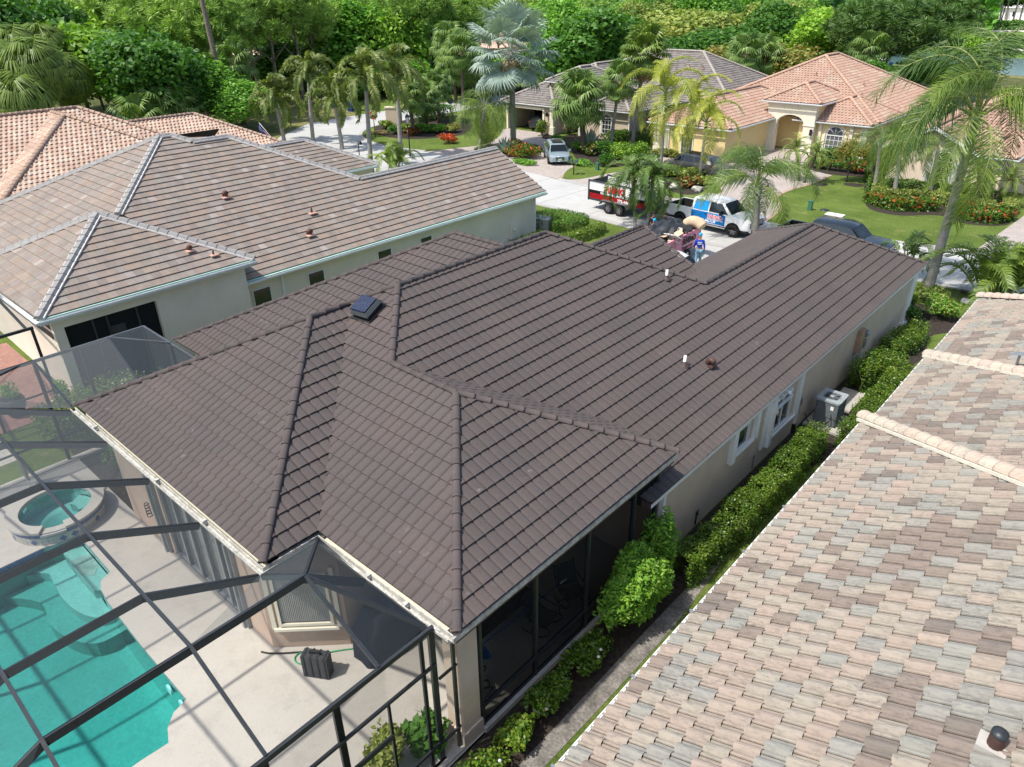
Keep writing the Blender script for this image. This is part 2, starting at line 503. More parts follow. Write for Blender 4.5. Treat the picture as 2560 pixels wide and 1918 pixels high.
def window(house, c, n, w, h, z0, frame_m, glass_m, grid=(1, 1), depth=.06, arch=False, fw=.05, inset=.0, name='window'):
    """window on a wall: c (x,y) centre on the wall face, n outward plan normal; builds frame part + pane sub-parts"""
    nx, ny = n; t = Vector((-ny, nx, 0)); N = Vector((nx, ny, 0)); c = Vector((c[0], c[1], 0))
    def P(u, z, d=0): return c + t*u + N*d + Vector((0, 0, z))
    mb = MB()
    def fb(u0, u1, za, zb, d0=.0, d1=depth):
        vs_ = [P(u, z, d) for d in (d0, d1) for z in (za, zb) for u in (u0, u1)]
        mb.add(vs_, [(0, 2, 3, 1), (4, 5, 7, 6), (0, 1, 5, 4), (2, 6, 7, 3), (0, 4, 6, 2), (1, 3, 7, 5)])
    fb(-w/2, -w/2+fw, z0, z0+h); fb(w/2-fw, w/2, z0, z0+h); fb(-w/2+fw, w/2-fw, z0, z0+fw); fb(-w/2+fw, w/2-fw, z0+h-fw, z0+h)
    gx, gz = grid
    for i in range(1, gx): u = -w/2+w*i/gx; fb(u-.016, u+.016, z0+fw, z0+h-fw, .01, depth*.8)
    for i in range(1, gz): z = z0+h*i/gz; fb(-w/2+fw, w/2-fw, z-.014, z+.014, .01, depth*.76)
    if arch:
        R_ = w/2; k = 14; zc = z0+h+.003
        for i in range(k):
            a0, a1 = PI*i/k, PI*(i+1)/k
            for (ra, rb) in ((R_, R_-fw),):
                vs_ = [P(r*math.cos(a), zc+r*math.sin(a), d) for d in (0, depth) for (a, r) in ((a0, ra), (a1, ra), (a1, rb), (a0, rb))]
                mb.add(vs_, [(0, 1, 2, 3)[::-1], (4, 5, 6, 7), (0, 1, 5, 4), (2, 3, 7, 6), (1, 2, 6, 5), (3, 0, 4, 7)])
        for a in (PI*.25, PI*.5, PI*.75):
            p0 = P(.12*math.cos(a), zc+.12*math.sin(a), depth*.5); p1 = P((R_-fw)*math.cos(a), zc+(R_-fw)*math.sin(a), depth*.5)
            mb.bar(p0, p1, .03, .03, up=N, off=.01)
    fo = hpart(name, mb, frame_m, house)
    pw, ph = w/gx, h/gz
    for i in range(gx):
        for j in range(gz):
            p = MB(); u0 = -w/2+i*pw; za = z0+j*ph
            p.add([P(u0+.01, za+.01, .02), P(u0+pw-.01, za+.01, .02), P(u0+pw-.01, za+ph-.01, .02), P(u0+.01, za+ph-.01, .02)], [(0, 1, 2, 3)])
            p.build('pane', glass_m, fo)
    if arch:
        p = MB(); k = 14
        p.add([P(0, z0+h+.01, .02)]+[P((w/2-.01)*math.cos(PI*i/k), z0+h+.01+(w/2-.01)*math.sin(PI*i/k), .02) for i in range(k+1)], [(0, i+1, i+2) for i in range(k)])
        p.build('pane', glass_m, fo)
    return fo
# ------------------------------------------------------------------ shared materials
m_stucco = mat('stucco_beige', (.60, .49, .385), .95, .06, .7, .35, 45, scale2=1.6, var2=.07)
m_stucco2 = mat('stucco_rose', lin((184, 163, 146)), .95, .05, .8, .35, 45, scale2=2, var2=.06)
m_cream = mat('stucco_cream', (.74, .67, .55), .95, .05, .5, .3, 45, scale2=.9, var2=.05)
m_yellow = mat('stucco_yellow', lin((228, 205, 150)), .95, .05, .5, .2, 30)
m_taupe = mat('stucco_taupe', lin((196, 180, 160)), .95, .05, .5, .2, 30)
m_sand = mat('stucco_sand', lin((222, 206, 186)), .95, .05, .5, .2, 30)
m_white = mat('white_paint', (.78, .78, .75), .55, .05, 2, .05, 30)
m_trim = mat('cream_trim', lin((226, 220, 200)), .6, .06, 3, .05, 30)
m_gutter = mat('gutter_paint', lin((188, 186, 178)), .45, .25, 5, .0, scale2=14, var2=.35)
m_gutter_in = mat('gutter_dirt', lin((120, 108, 90)), .9, .3, 8)
m_white_gutter = mat('white_gutter', (.75, .77, .76), .4, .06, 4)
m_mint = mat('drip_edge', lin((170, 205, 192)), .5, .08, 3)
m_deckroof = mat('roof_underlay', (.035, .03, .028), .9, .2, 3)
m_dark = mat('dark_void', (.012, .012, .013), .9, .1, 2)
m_bronze = mat('dark_bronze_frame', (.028, .032, .036), .45, .12, 2, scale2=12, var2=.2, spec=.5)
m_frame_top = mat('pale_bronze', (.09, .10, .11), .45, .2, 2, scale2=12, var2=.3)  # paler bronze for the left rail and braces
m_alu = mat('grey_aluminium', (.32, .34, .35), .35, .1, 3, metal=.5)
m_brownfascia = mat('brown_fascia', lin((74, 62, 58)), .6, .1, 4)
m_conc = mat('concrete', lin((176, 172, 162)), .95, .12, 1.2, .3, 30, scale2=6, var2=.1)
m_black = mat('black_plastic', (.02, .02, .021), .5, .1, 3)
def glass_mat(name, col=(.02, .025, .03), rough=.05):
    if name in MATS: return MATS[name]
    m, nt, b = new_mat(name)
    b.inputs['Base Color'].default_value = (*col, 1); b.inputs['Roughness'].default_value = rough
    b.inputs['Specular IOR Level'].default_value = .7
    MATS[name] = m; return m
m_glass = glass_mat('window_glass')
m_glass_l = glass_mat('window_glass_pale', (.11, .12, .13), .12)
def screen_mat(name, col, alpha):
    m, nt, b = new_mat(name)
    out = nt.nodes['Material Output']
    d = _n(nt, 'ShaderNodeBsdfDiffuse'); d.inputs[0].default_value = (*col, 1)
    t = _n(nt, 'ShaderNodeBsdfTransparent'); mx = _n(nt, 'ShaderNodeMixShader')
    # a woven mesh hides more the more obliquely it is seen
    g = _n(nt, 'ShaderNodeLayerWeight'); g.inputs['Blend'].default_value = .35
    f = math_(nt, 'ADD', math_(nt, 'MULTIPLY', g.outputs['Facing'], .75), alpha)
    f = math_(nt, 'MINIMUM', f, .93)
    nt.links.new(f, mx.inputs[0]); nt.links.new(t.outputs[0], mx.inputs[1]); nt.links.new(d.outputs[0], mx.inputs[2])
    nt.links.new(mx.outputs[0], out.inputs[0]); nt.nodes.remove(b)
    return m
m_screen = screen_mat('insect_screen', (.075, .088, .095), .0)
m_screen_l = screen_mat('insect_screen_haze_tint', (.12, .135, .14), .12)  # left panels: sunlit veil of the oblique mesh put into colour and density
m_screen_d = screen_mat('insect_screen_dense', (.045, .055, .062), .30)
m_screen_p = screen_mat('insect_screen_porch', (.012, .013, .015), .42)

def soffit_fascia(house, rects, m, zdrop=.16):
    mb = MB()
    for (x0, x1, y0, y1, z) in rects: mb.box(x0, x1, y0, y1, z-zdrop, z-.02)
    return hpart('soffit', mb, m, house)

# ================================================================== MAIN HOUSE
Z1, Z2 = 3.7, 2.62
main = thing('main_house', 'large house with dark brown wavy metal tile hip roof in the middle, beige stucco walls', 'house', (-12, 15, 0))
A_ = (-20.03, 4.57); B_ = (-10.75, 4.57); C_ = (-10.75, 5.85); D_ = (-6.69, 5.85); E_ = (-6.69, 13.14)
P1 = (-15.39, 9.21); V_ = (-15.39, 10.49); Q_ = (-14.46, 11.42); R1 = (-12.56, 9.50); R2 = (-10.33, 9.50)
S_ = (-14.46, 17.59); T1 = (-10.6, 21.44); T2 = (-10.6, 30.6); G_ = (-6.75, 34.45)
main_planes = [
 ('-y', 4.57, Z1, .5, [[A_, B_, P1]]),
 ('+x', -10.75, Z1, .5, [[B_, C_, V_, P1]]),
 ('-x', -20.03, Z1, .5, [[A_, P1, V_, (-20.03, 10.49)], [(-20.03, 10.49), V_, Q_, (-14.46, 16.4), (-15.0, 16.34), (-20.03, 11.31)]]),
 ('-y', 5.85, Z1, .5, [[C_, D_, R2, R1, (-12.56, 7.66)], [(-12.56, 7.66), R1, Q_, V_]]),
 ('+x', -6.69, Z1, .5, [[D_, E_, R2]]),
 ('+y', 13.14, Z1, .5, [[R1, R2, E_, (-8.92, 13.14)]]),
 ('+x', -6.75, Z2, .5, [[Q_, R1, (-6.75, 12.3), (-6.75, 21.44), T1, S_], [T1, (-6.75, 21.44), G_, T2]]),
 ('-x', -14.45, Z2, .5, [[T1, T2, (-14.45, 34.45), (-14.45, 25.3)]]),
 ('+y', 34.45, Z2, .5, [[T2, G_, (-14.45, 34.45)]]),
 ('+y', 25.3, Z2, .5, [[S_, T1, (-14.45, 25.3), (-22.2, 25.3)]]),
 ('-y', 9.17, Z2, .5, [[(-24.51, 9.17), (-20.03, 9.17), (-20.03, 13.65)], [(-20.03, 11.31), (-15.0, 16.34), (-17.35, 16.34), (-20.03, 13.65)]]),
 ('+y', 23.5, Z2, .5, [[(-17.35, 16.34), (-14.46, 16.34), (-14.46, 23.5), (-24.51, 23.5)]]),
 ('-x', -24.51, Z2, .5, [[(-24.51, 9.17), (-17.35, 16.34), (-24.51, 23.5)]]),
]
# small front gable (garage side) seen between the ridges
main_planes += [('+x', -12.9, 3.35, .5, [[(-12.9, 20.0), (-12.9, 25.35), (-15.65, 25.35), (-15.65, 20.0)]]),
                ('-x', -18.4, 3.35, .5, [[(-18.4, 20.0), (-18.4, 25.35), (-15.65, 25.35), (-15.65, 20.0)]])]
mroof = roof_deck(main, main_planes, m_deckroof)
chipc = lin((108, 99, 96)); 
def pal_chip(c, u, v, pi):
    return jit(tuple(a*.60 for a in chipc), .03)
tile_roof(mroof, main_planes, 'chip', pal_chip, 300)
def z_on(kind, c0, z0, p, s=.5):
    return {'+x': z0+s*(c0-p[0]), '-x': z0+s*(p[0]-c0), '-y': z0+s*(p[1]-c0), '+y': z0+s*(c0-p[1])}[kind]
def P3(p, z): return (p[0], p[1], z)
caps = [(P3(A_, Z1), P3(P1, 6.02)), (P3(B_, Z1), P3(P1, 6.02)), (P3(P1, 6.02), P3(V_, 6.02)), (P3(V_, 6.02), P3(Q_, 6.48)),
        (P3(R1, 5.525), P3(Q_, 6.48)), (P3(R1, 5.525), P3(R2, 5.525)), (P3(D_, Z1), P3(R2, 5.52)), (P3(E_, Z1), P3(R2, 5.52)),
        (P3(Q_, 6.48), P3(S_, 6.48)), (P3(T1, 4.545), P3(S_, 6.48)), (P3(T1, 4.545), P3(T2, 4.545)), (P3(G_, Z2), P3(T2, 4.545)), ((-14.45, 34.45, Z2), P3(T2, 4.545)),
        ((-24.51, 9.17, Z2), (-17.35, 16.34, 6.2)), ((-17.35, 16.34, 6.2), (-15.0, 16.34, 6.2)), ((-15.65, 21.3, 4.73), (-15.65, 25.35, 4.73)), ((-12.9, 25.4, 3.36), (-15.65, 25.4, 4.72))]
ridge_caps(mroof, caps, 'chip', pal_chip, rad=.088, step=.40, style='round', lift=.035)
# valley metal
mb = MB(); mb.bar((C_[0], C_[1], Z1+.02), (V_[0], V_[1], 6.04), .10, .03); mb.build('valley_flashing', m_black, mroof)
# walls
W1 = [(-19.6, 4.95), (-16.95, 4.95), (-16.95, 5.6), (-13.5, 5.6), (-13.5, 4.95), (-12.14, 4.95), (-10.85, 6.2), (-10.85, 13.0), (-19.6, 13.0)]
mb = MB(); mb.prism(W1, 0, 3.6); hpart('wall', mb, m_stucco2, main)
W2 = [(-19.6, 13.02), (-6.95, 13.02), (-6.95, 33.95), (-14.0, 33.95), (-14.0, 23.3), (-24.1, 23.3), (-24.1, 9.6), (-19.62, 9.6)]
mb = MB(); mb.prism(W2[::-1] if 0 else W2, 0, 2.56); hpart('wall', mb, m_stucco, main)
mb = MB(); mb.prism([(-18, 19.8), (-13.2, 19.8), (-13.2, 25.3), (-18, 25.3)], 2.3, 3.3); mb.prism([(-18.2, 25.0), (-15.65, 25.0), (-15.65, 25.3), (-18.2, 25.3)], 3.3, 3.4); hpart('gable_wall', mb, m_stucco, main)
mb = MB(); mb.box(-16.95, -13.5, 4.93, 5.2, 2.5, 3.6); hpart('lintel', mb, m_stucco2, main)
mb = MB(); mb.box(-19.7, -10.8, 4.62, 4.95, 3.50, 3.56); mb.box(-10.9, -7.0, 5.9, 13.0, 3.42, 3.5); mb.box(-11.0, -10.72, 4.7, 6.2, 3.5, 3.56)
mb.box(-7.02, -6.82, 6.0, 13.1, 3.46, 3.5)
hpart('soffit', mb, m_trim, main)
# fascia (brown drip) + gutters
mb = MB(); mb.box(-6.86, -6.80, 12.3, 34.4, 2.43, 2.60); mb.box(-6.80, -6.765, 12.3, 34.4, 2.47, 2.585, mi=1)
mb.box(-14.4, -6.8, 34.36, 34.42, 2.43, 2.6)
# boxed end of the lower eave under the porch corner
mb.add([(-6.76, 12.28, 2.42), (-6.76, 12.28, 2.62), (-7.6, 12.28, 3.02), (-7.6, 12.28, 2.42)], [(0, 1, 2, 3)])
mb.box(-6.95, -6.86, 12.3, 34.2, 2.43, 2.46)
hpart('fascia', mb, [m_brownfascia, m_white], main)
mb = MB(); gutter_run(mb, [(-20.1, 4.53), (-10.71, 4.53), (-10.71, 5.80), (-6.72, 5.80)], 3.66, out=.14, h=.13); hpart('gutter', mb, m_gutter, main)
mb = MB(); mb.bar((-6.70, 5.75, 3.64), (-6.70, 13.15, 3.64), .035, .12); mb.bar((-6.78, 5.85, 3.56), (-6.78, 13.1, 3.56), .12, .14, mi=1); hpart('fascia', mb, [m_gutter, m_brownfascia], main)
mb = MB(); mb.box(-8.95, -6.72, 13.12, 13.16, 3.5, 3.66); hpart('fascia', mb, m_brownfascia, main)
for (x, y) in ((-18.6, 4.46), (-15.1, 4.46), (-12.9, 4.46), (-9.0, 5.72), (-7.9, 5.72)):
    mb = MB(); mb.box(x-.04, x+.04, y-.04, y+.06, 3.6, 3.69); hpart('gutter_clip', mb, m_gutter, main)
# porch column, curb, screens
mb = MB(); mb.box(-7.46, -7.0, 6.14, 6.6, .42, 3.5); mb.box(-7.50, -6.96, 6.10, 6.64, 0, .42); hpart('column', mb, m_stucco, main)
mb = MB(); mb.box(-7.12, -6.9, 6.64, 13.0, 0, .13); hpart('curb', mb, m_conc, main)
mb = MB(); mb.box(-7.2, -6.98, 5.95, 13.0, 3.32, 3.46); hpart('beam', mb, m_stucco, main)
for y in (6.68, 8.34, 10.14, 11.93, 12.95):
    mb = MB(); mb.box(-7.08, -6.98, y-.035, y+.035, .13, 3.33); hpart('screen_post', mb, m_bronze, main)
mb = MB(); mb.box(-7.07, -6.99, 6.7, 12.95, .64, .70); mb.box(-7.07, -6.99, 6.7, 12.95, .13, .17); hpart('screen_rail', mb, m_bronze, main)
for a, b in ((6.70, 8.31), (8.37, 10.1), (10.17, 11.9), (11.96, 12.92)):
    for z0, z1 in ((.17, .64), (.70, 3.32)):
        mb = MB(); mb.add([(-7.03, a, z0), (-7.03, b, z0), (-7.03, b, z1), (-7.03, a, z1)], [(0, 1, 2, 3)]); hpart('screen_panel', mb, m_screen_p, main)
# sliding doors on the rear wall
mb = MB(); mb.box(-16.95, -13.5, 4.98, 5.1, .02, .08); mb.box(-16.95, -13.5, 4.98, 5.1, 2.42, 2.5)
for x in (-16.92, -16.2, -15.5, -14.75, -14.0, -13.53): mb.box(x-.045, x+.045, 4.97, 5.09, .08, 2.42)
sl = hpart('sliding_door', mb, m_alu, main)
for x in (-16.92, -16.2, -15.5, -14.75, -14.0):
    p = MB(); p.add([(x+.05, 5.05, .08), (x+.62, 5.05, .08), (x+.62, 5.05, 2.42), (x+.05, 5.05, 2.42)], [(0, 1, 2, 3)]); p.build('pane', m_glass_l, sl)
for x in (-17.25, -13.2):
    mb = MB(); mb.box(x-.14, x+.14, 4.86, 4.95, 0, 2.6); mb.box(x-.04, x+.04, 4.80, 4.86, 0, 2.6); hpart('shutter_track', mb, m_alu, main)
# bay window on the diagonal wall with pleated shade
n = Vector((1.25, -1.29, 0)).normalized(); cx_, cy_ = -11.50, 5.57
fo = window(main, (cx_, cy_), (n.x, n.y), 1.25, 1.55, .75, m_trim, m_glass, (1, 1), .07, fw=.07)
mb = MB(); t = Vector((-n.y, n.x, 0))
for i in range(26):
    u = -.54+i*.0415
    p = Vector((cx_, cy_, 0)) + t*u + n*.03
    mb.add([p+Vector((0, 0, .86)), p+t*.02+n*.012+Vector((0, 0, .86)), p+t*.0415+Vector((0, 0, .86)), p+Vector((0, 0, 2.25)), p+t*.02+n*.012+Vector((0, 0, 2.25)), p+t*.0415+Vector((0, 0, 2.25))], [(0, 1, 4, 3), (1, 2, 5, 4)])
mb.build('pleated_shade', mat('shade_fabric', (.30, .31, .29), .9, .1, 3), fo)
mb = MB(); p0 = Vector((cx_, cy_, .70)); mb.bar(p0-t*.74+n*.02, p0+t*.74+n*.02, .18, .07)
for u in (-.74, .74): mb.bar(p0+t*u+n*.06+Vector((0, 0, -.03)), p0+t*u+n*.06+Vector((0, 0, 1.75)), .10, .05, up=n)
hpart('window_surround', mb, m_trim, main)
# windows with white shutter tracks on the side wall
X = -6.95
w_ = window(main, (X, 20.32), (1, 0), 1.30, 1.2, .92, m_white, m_glass, (2, 1), .08, fw=.06)
mb = MB(); mb.box(X-.01, X+.10, 19.66, 20.98, 1.78, 1.83); mb.build('transom', m_white, w_)
mb = MB(); mb.box(X, X+.12, 19.6, 21.5, .80, .87); mb.box(X, X+.05, 19.6, 21.5, .87, .92, mi=1); hpart('window_sill', mb, [m_white, m_stucco], main)
mb = MB(); mb.box(X, X+.06, 19.08, 19.58, .62, 2.4); mb.box(X+.06, X+.16, 19.36, 19.58, .62, 2.4); hpart('shutter_track', mb, m_white, main)
mb = MB(); mb.box(X, X+.10, 21.5, 21.72, .80, 2.4); hpart('shutter_track', mb, m_white, main)
window(main, (X, 17.5), (1, 0), .75, .75, 1.55, m_white, m_glass, (1, 1), .08, fw=.05)
mb = MB(); mb.box(X, X+.12, 17.0, 18.4, 1.42, 1.49); hpart('window_sill', mb, m_white, main)
mb = MB(); mb.box(X, X+.14, 16.78, 17.02, 1.3, 2.4); hpart('shutter_track', mb, m_white, main)
mb = MB(); mb.box(X, X+.12, 18.28, 18.5, 1.4, 2.4); hpart('shutter_track', mb, m_white, main)
mb = MB(); mb.box(X, X+.08, 21.74, 21.86, .35, 2.4); mb.box(X, X+.09, 21.73, 21.87, 0, .35, mi=1); hpart('downspout', mb, [m_white, m_black], main)
mb = MB(); mb.box(X, X+.09, 12.62-.05+.5, 13.20, 0.1, 2.35); hpart('downspout', mb, m_white, main)
mb = MB(); mb.box(X, X+.10, 33.35, 33.95, .18, 2.4); mb.box(X, X+.2, 33.25, 34.1, .05, .18); hpart('corner_trim', mb, m_white, main)
mb = MB(); mb.box(X, X+.07, 21.98, 22.12, .95, 1.2); mb.tube([(X+.04, 22.05, .95), (X+.06, 22.0, .7), (X+.1, 22.3, .52), (X+.3, 22.6, .5)], .012, 6); hpart('disconnect_box', mb, m_alu, main)
mb = MB(); mb.box(X, X+.16, 27.05, 27.5, 1.05, 1.95); hpart('electric_panel', mb, mat('panel_tan', lin((170, 140, 115)), .6), main)
mb = MB(); mb.box(X, X+.14, 27.75, 28.05, 1.0, 1.3); mb.lathe([(0, .16), (.09, .14), (.1, .0)], 12, c=(X+.14, 27.9, 1.55)); mb.box(X, X+.16, 27.78, 28.02, 1.45, 1.7)
for y in (27.1, 27.2, 27.8): mb.tube([(X+.05, y, 1.05), (X+.05, y, 0)], .014, 6)
hpart('electric_meter', mb, m_alu, main)
mb = MB(); mb.lathe([(0, .09), (.05, .08), (.07, .0)], 10, c=(X+.22, 20.2, 2.28)); mb.tube([(X, 20.1, 2.4), (X+.15, 20.15, 2.36), (X+.22, 20.2, 2.33)], .03, 6); mb.tube([(X, 19.9, 2.4), (X+.15, 19.95, 2.25), (X+.2, 19.95, 2.2)], .025, 6); hpart('flood_light', mb, m_white, main)
mb = MB(); mb.tube([(X+.02, 15.2, .1), (X+.03, 15.2, .55), (X+.1, 15.15, .5)], .02, 6); mb.tube([(X+.03, 15.15, .52), (X+.03, 15.3, .56)], .015, 6); hpart('hose_bib', mb, m_black, main)
mb = MB(); mb.tube([(X+.02, 18.75, .1), (X+.02, 18.75, .62), (X+.08, 18.75, .62)], .015, 6); hpart('condensate_pipe', mb, m_alu, main)
# roof penetrations
def roof_z(kind, c0, z0, x, y): return z_on(kind, c0, z0, (x, y))
for (x, y) in ((-11.34, 20.11), (-8.85, 17.21)):
    z = roof_z('+x', -6.75, Z2, x, y)+.05
    mb = MB(); mb.lathe([(.16, -.02), (.07, .08), (.055, .1), (.055, .12)], 12, c=(x, y, z)); mb.lathe([(.045, .05), (.045, .30), (.03, .30), (.03, .2)], 12, mi=1, c=(x, y, z))
    mb.build('vent_pipe', [m_brownfascia, m_white], mroof)
x, y = -8.46, 18.03; z = roof_z('+x', -6.75, Z2, x, y)+.05
mb = MB(); mb.box(x-.16, x+.16, y-.16, y+.16, z-.02, z+.02); mb.tube([(x-.05, y, z), (x-.05, y, z+.12), (x+.02, y, z+.2), (x+.1, y, z+.17), (x+.13, y, z+.1)], .085, 10); mb.build('gooseneck_vent', mat('vent_brown', lin((84, 62, 55)), .5), mroof)
mb = MB(); x, y = -15.6, 24.6
mb.lathe([(.05, 0), (.05, .35)], 10, c=(-14.0, 20.6, 4.6)); mb.build('vent_pipe', m_white, mroof)
# solar attic fan
ang = .42
fan = None
O = Vector((-14.55, 10.45, roof_z('-y', 5.85, Z1, -14.55, 10.45)+.06))
nrm = Vector((0, -.5, 1)).normalized(); tx = Vector((math.cos(.08), math.sin(.08)*.9, math.sin(.08)*.45)).normalized(); ty = nrm.cross(tx)
MX = Matrix(((tx.x, ty.x, nrm.x, O.x), (tx.y, ty.y, nrm.y, O.y), (tx.z, ty.z, nrm.z, O.z), (0, 0, 0, 1))) @ Matrix.Scale(.88, 4)
mb = MB(); mb.box(-.42, .42, -.42, .42, 0, .03, M=MX); mb.box(-.33, .33, -.33, .33, .03, .20, M=MX)
mb.add([MX @ Vector(v) for v in ((-.38, -.38, .17), (.38, -.38, .17), (.38, .38, .17), (-.38, .38, .17), (-.30, -.30, .27), (.30, -.30, .27), (.30, .30, .27), (-.30, .30, .27))], [(0, 1, 5, 4), (1, 2, 6, 5), (2, 3, 7, 6), (3, 0, 4, 7), (4, 5, 6, 7), (3, 2, 1, 0)], 1)
fan = mb.build('solar_attic_fan', [m_black, mat('fan_shroud', (.05, .058, .06), .45, .1, 3)], mroof)
mb = MB(); mb.box(-.36, .27, -.30, .30, .285, .315, M=MX)
for i in range(12):
    u = -.33+i*.053; mb.box(u, u+.006, -.28, .28, .316, .319, M=MX, mi=1)
pvm = mat('solar_cell', (.006, .014, .05), .35, .1, 3, spec=.25)
mb.build('solar_panel', [pvm, m_alu], fan)
# ================================================================== LEFT NEIGHBOUR (flat concrete tiles)
def noise2(x, y, s=1.0):
    return math.sin(x*1.7*s+y*.9*s)*.5 + math.sin(x*.53*s-y*1.31*s+1.3)*.5
flat_cols = [lin((190, 174, 160)), lin((186, 166, 150)), lin((180, 170, 160)), lin((198, 172, 150)), lin((168, 154, 144)), lin((190, 182, 170)), lin((202, 180, 160))]
rr = random.Random(3)
def pal_flat(c, u, v, pi):
    b = flat_cols[rr.randrange(len(flat_cols))]
    if rr.random() < .03: b = lin((226, 214, 204))
    if rr.random() < .04: b = lin((204, 170, 144))
    m_ = [flat_cols[0][i]*.5+b[i]*.5 for i in range(3)]
    return jit(tuple(a*.50 for a in m_), .05, rr)
def pal_grey(c, u, v, pi): return jit(tuple(a*.70 for a in lin((176, 174, 170))), .06, rr)
nb = thing('neighbour_house', 'cream stucco house with flat pinkish grey concrete tile roof, left of the brown roofed house', 'house', (-36, 18, 0))
npl = [('+x', -27.35, 3.7, .5, [[(-27.35, 6.0), (-27.35, 14.2), (-31.45, 10.1)]]),
       ('-y', 6.0, 3.7, .5, [[(-35.55, 6.0), (-27.35, 6.0), (-31.45, 10.1)]]),
       ('+y', 14.2, 3.7, .5, [[(-35.55, 14.2), (-27.35, 14.2), (-31.45, 10.1)]]),
       ('-x', -35.55, 3.7, .5, [[(-35.55, 14.2), (-35.55, 6.0), (-31.45, 10.1)]]),
       ('+x', -28.05, 2.62, .5, [[(-37.4, 15.72), (-33.2, 11.52), (-28.05, 13.7), (-28.05, 23.45), (-32.13, 23.45), (-36.7, 18.9)],
                                  [(-32.13, 23.45), (-28.05, 23.45), (-28.05, 34.15), (-32.13, 34.15)]]),
       ('-y', 6.37, 2.62, .5, [[(-37.4, 15.72), (-46.75, 6.37), (-28.05, 6.37)]]),
       ('-x', -46.75, 2.62, .5, [[(-46.75, 6.37), (-37.4, 15.72), (-37.4, 18.9), (-46.75, 20)]]),
       ('-x', -36.21, 2.62, .5, [[(-36.21, 23.45), (-36.21, 34.15), (-32.13, 34.15), (-32.13, 23.45)]])]
b_, c_ = block(-48.5, -41.6, 20.0, 32.1, 2.8)
npl += b_
nroof = roof_deck(nb, npl, m_deckroof)
tile_roof(nroof, npl, 'flat', pal_flat, 300)
ncaps = [((-27.35, 6.0, 3.7), (-31.45, 10.1, 5.75)), ((-27.35, 14.2, 3.7), (-31.45, 10.1, 5.75)), ((-35.55, 6.0, 3.7), (-31.45, 10.1, 5.75)),
         ((-33.1, 11.42, 5.14), (-37.4, 15.72, 7.3)), ((-46.75, 6.37, 2.62), (-37.4, 15.72, 7.3)), ((-37.4, 15.72, 7.3), (-37.4, 16.3, 7.3)), ((-36.75, 17.0, 6.97), (-37.4, 16.3, 7.3)),
         ((-36.7, 17.0, 6.95), (-36.7, 18.9, 6.95)), ((-32.13, 23.45, 4.66), (-36.7, 18.9, 6.95)), ((-32.13, 23.45, 4.66), (-32.13, 34.15, 4.66))] + c_
ridge_caps(nroof, ncaps, 'flat', pal_grey, rad=.15, step=.38, style='ang', lift=.05)
# mortar bedding under the caps
mort = mat('mortar', lin((206, 200, 194)), .95, .12, 6)
mb = MB()
for a, b2 in ncaps: mb.bar(Vector(a)+Vector((0, 0, .045)), Vector(b2)+Vector((0, 0, .045)), .38, .06)
mb.build('mortar_bed', mort, nroof)
mb = MB(); mb.prism([(-28.4, 6.5), (-28.4, 33.6), (-36, 33.6), (-36, 24), (-46.4, 24), (-46.4, 6.8)], 0, 2.56)
mb.box(-35.2, -30.0, 6.55, 13.8, 2.57, 3.5); mb.box(-48.2, -41.9, 22, 31.8, 0, 2.7); hpart('wall', mb, m_cream, nb)
mb = MB(); mb.prism([(-28.45, 33.58), (-28.45, 33.62), (-35.8, 33.62), (-35.8, 33.58)], 2.56, 2.7)
mb.add([(-28.4, 33.6, 2.55), (-35.9, 33.6, 2.55), (-32.13, 33.6, 4.5)], [(0, 1, 2)[::-1]]); hpart('gable_wall', mb, m_cream, nb)
# covered lanai at the near corner: wall with the big dark opening
mb = MB(); XN = -27.75
mb.box(XN-.25, XN, 6.4, 6.75, 0, 3.55); mb.box(XN-.25, XN, 10.08, 13.9, 0, 3.55); mb.box(XN-.25, XN, 6.75, 10.08, 3.02, 3.55); mb.box(-28.4, XN-.26, 13.6, 13.9, 0, 3.5)
hpart('lanai_wall', mb, m_cream, nb)
mb = MB(); mb.box(XN-.24, XN-.18, 6.77, 10.06, .02, 3.0); hpart('dark_lanai_sheet', mb, m_dark, nb)  # opaque near-black sheet, the lanai's inner shade put into its colour
mb = MB()
for y in (7.7, 8.2, 9.3): mb.box(XN-.17, XN-.12, y, y+.07, .05, 3.0)
mb.box(XN-.17, XN-.12, 8.25, 8.8, .1, 2.5)
hpart('sliding_door_frame', mb, mat('dim_frame', (.05, .05, .055), .6), nb)
for pts_, z_ in (([(-35.6, 5.97), (-27.32, 5.97), (-27.32, 14.25)], 3.64), ([(-28.0, 13.75), (-28.0, 34.1)], 2.56), ([(-41.55, 22), (-41.55, 32.1)], 2.74)):
    mb = MB(); gutter_run(mb, pts_, z_, out=.14, h=.12); hpart('gutter', mb, m_white_gutter, nb)
mb = MB(); mb.bar((-27.33, 6.0, 3.69), (-27.33, 14.2, 3.69), .16, .02); mb.bar((-28.0, 13.8, 2.61), (-28.0, 34.1, 2.61), .17, .02); mb.bar((-41.58, 22, 2.79), (-41.58, 32.1, 2.79), .16, .02); hpart('drip_edge', mb, m_mint, nb)
mb = MB(); mb.box(-28.35, -28.05, 13.72, 34.1, 2.38, 2.42); mb.box(-27.75, -27.36, 6.0, 14.1, 3.42, 3.46); mb.box(-28.3, -27.95, 13.72, 13.78, 2.2, 2.7); hpart('soffit', mb, m_white, nb)
mb = MB(); mb.bar((-28.05, 34.17, 2.64), (-32.13, 34.17, 4.66), .04, .18); mb.bar((-36.2, 34.17, 2.64), (-32.13, 34.17, 4.66), .04, .18); hpart('bargeboard', mb, m_white, nb)
XN = -28.4
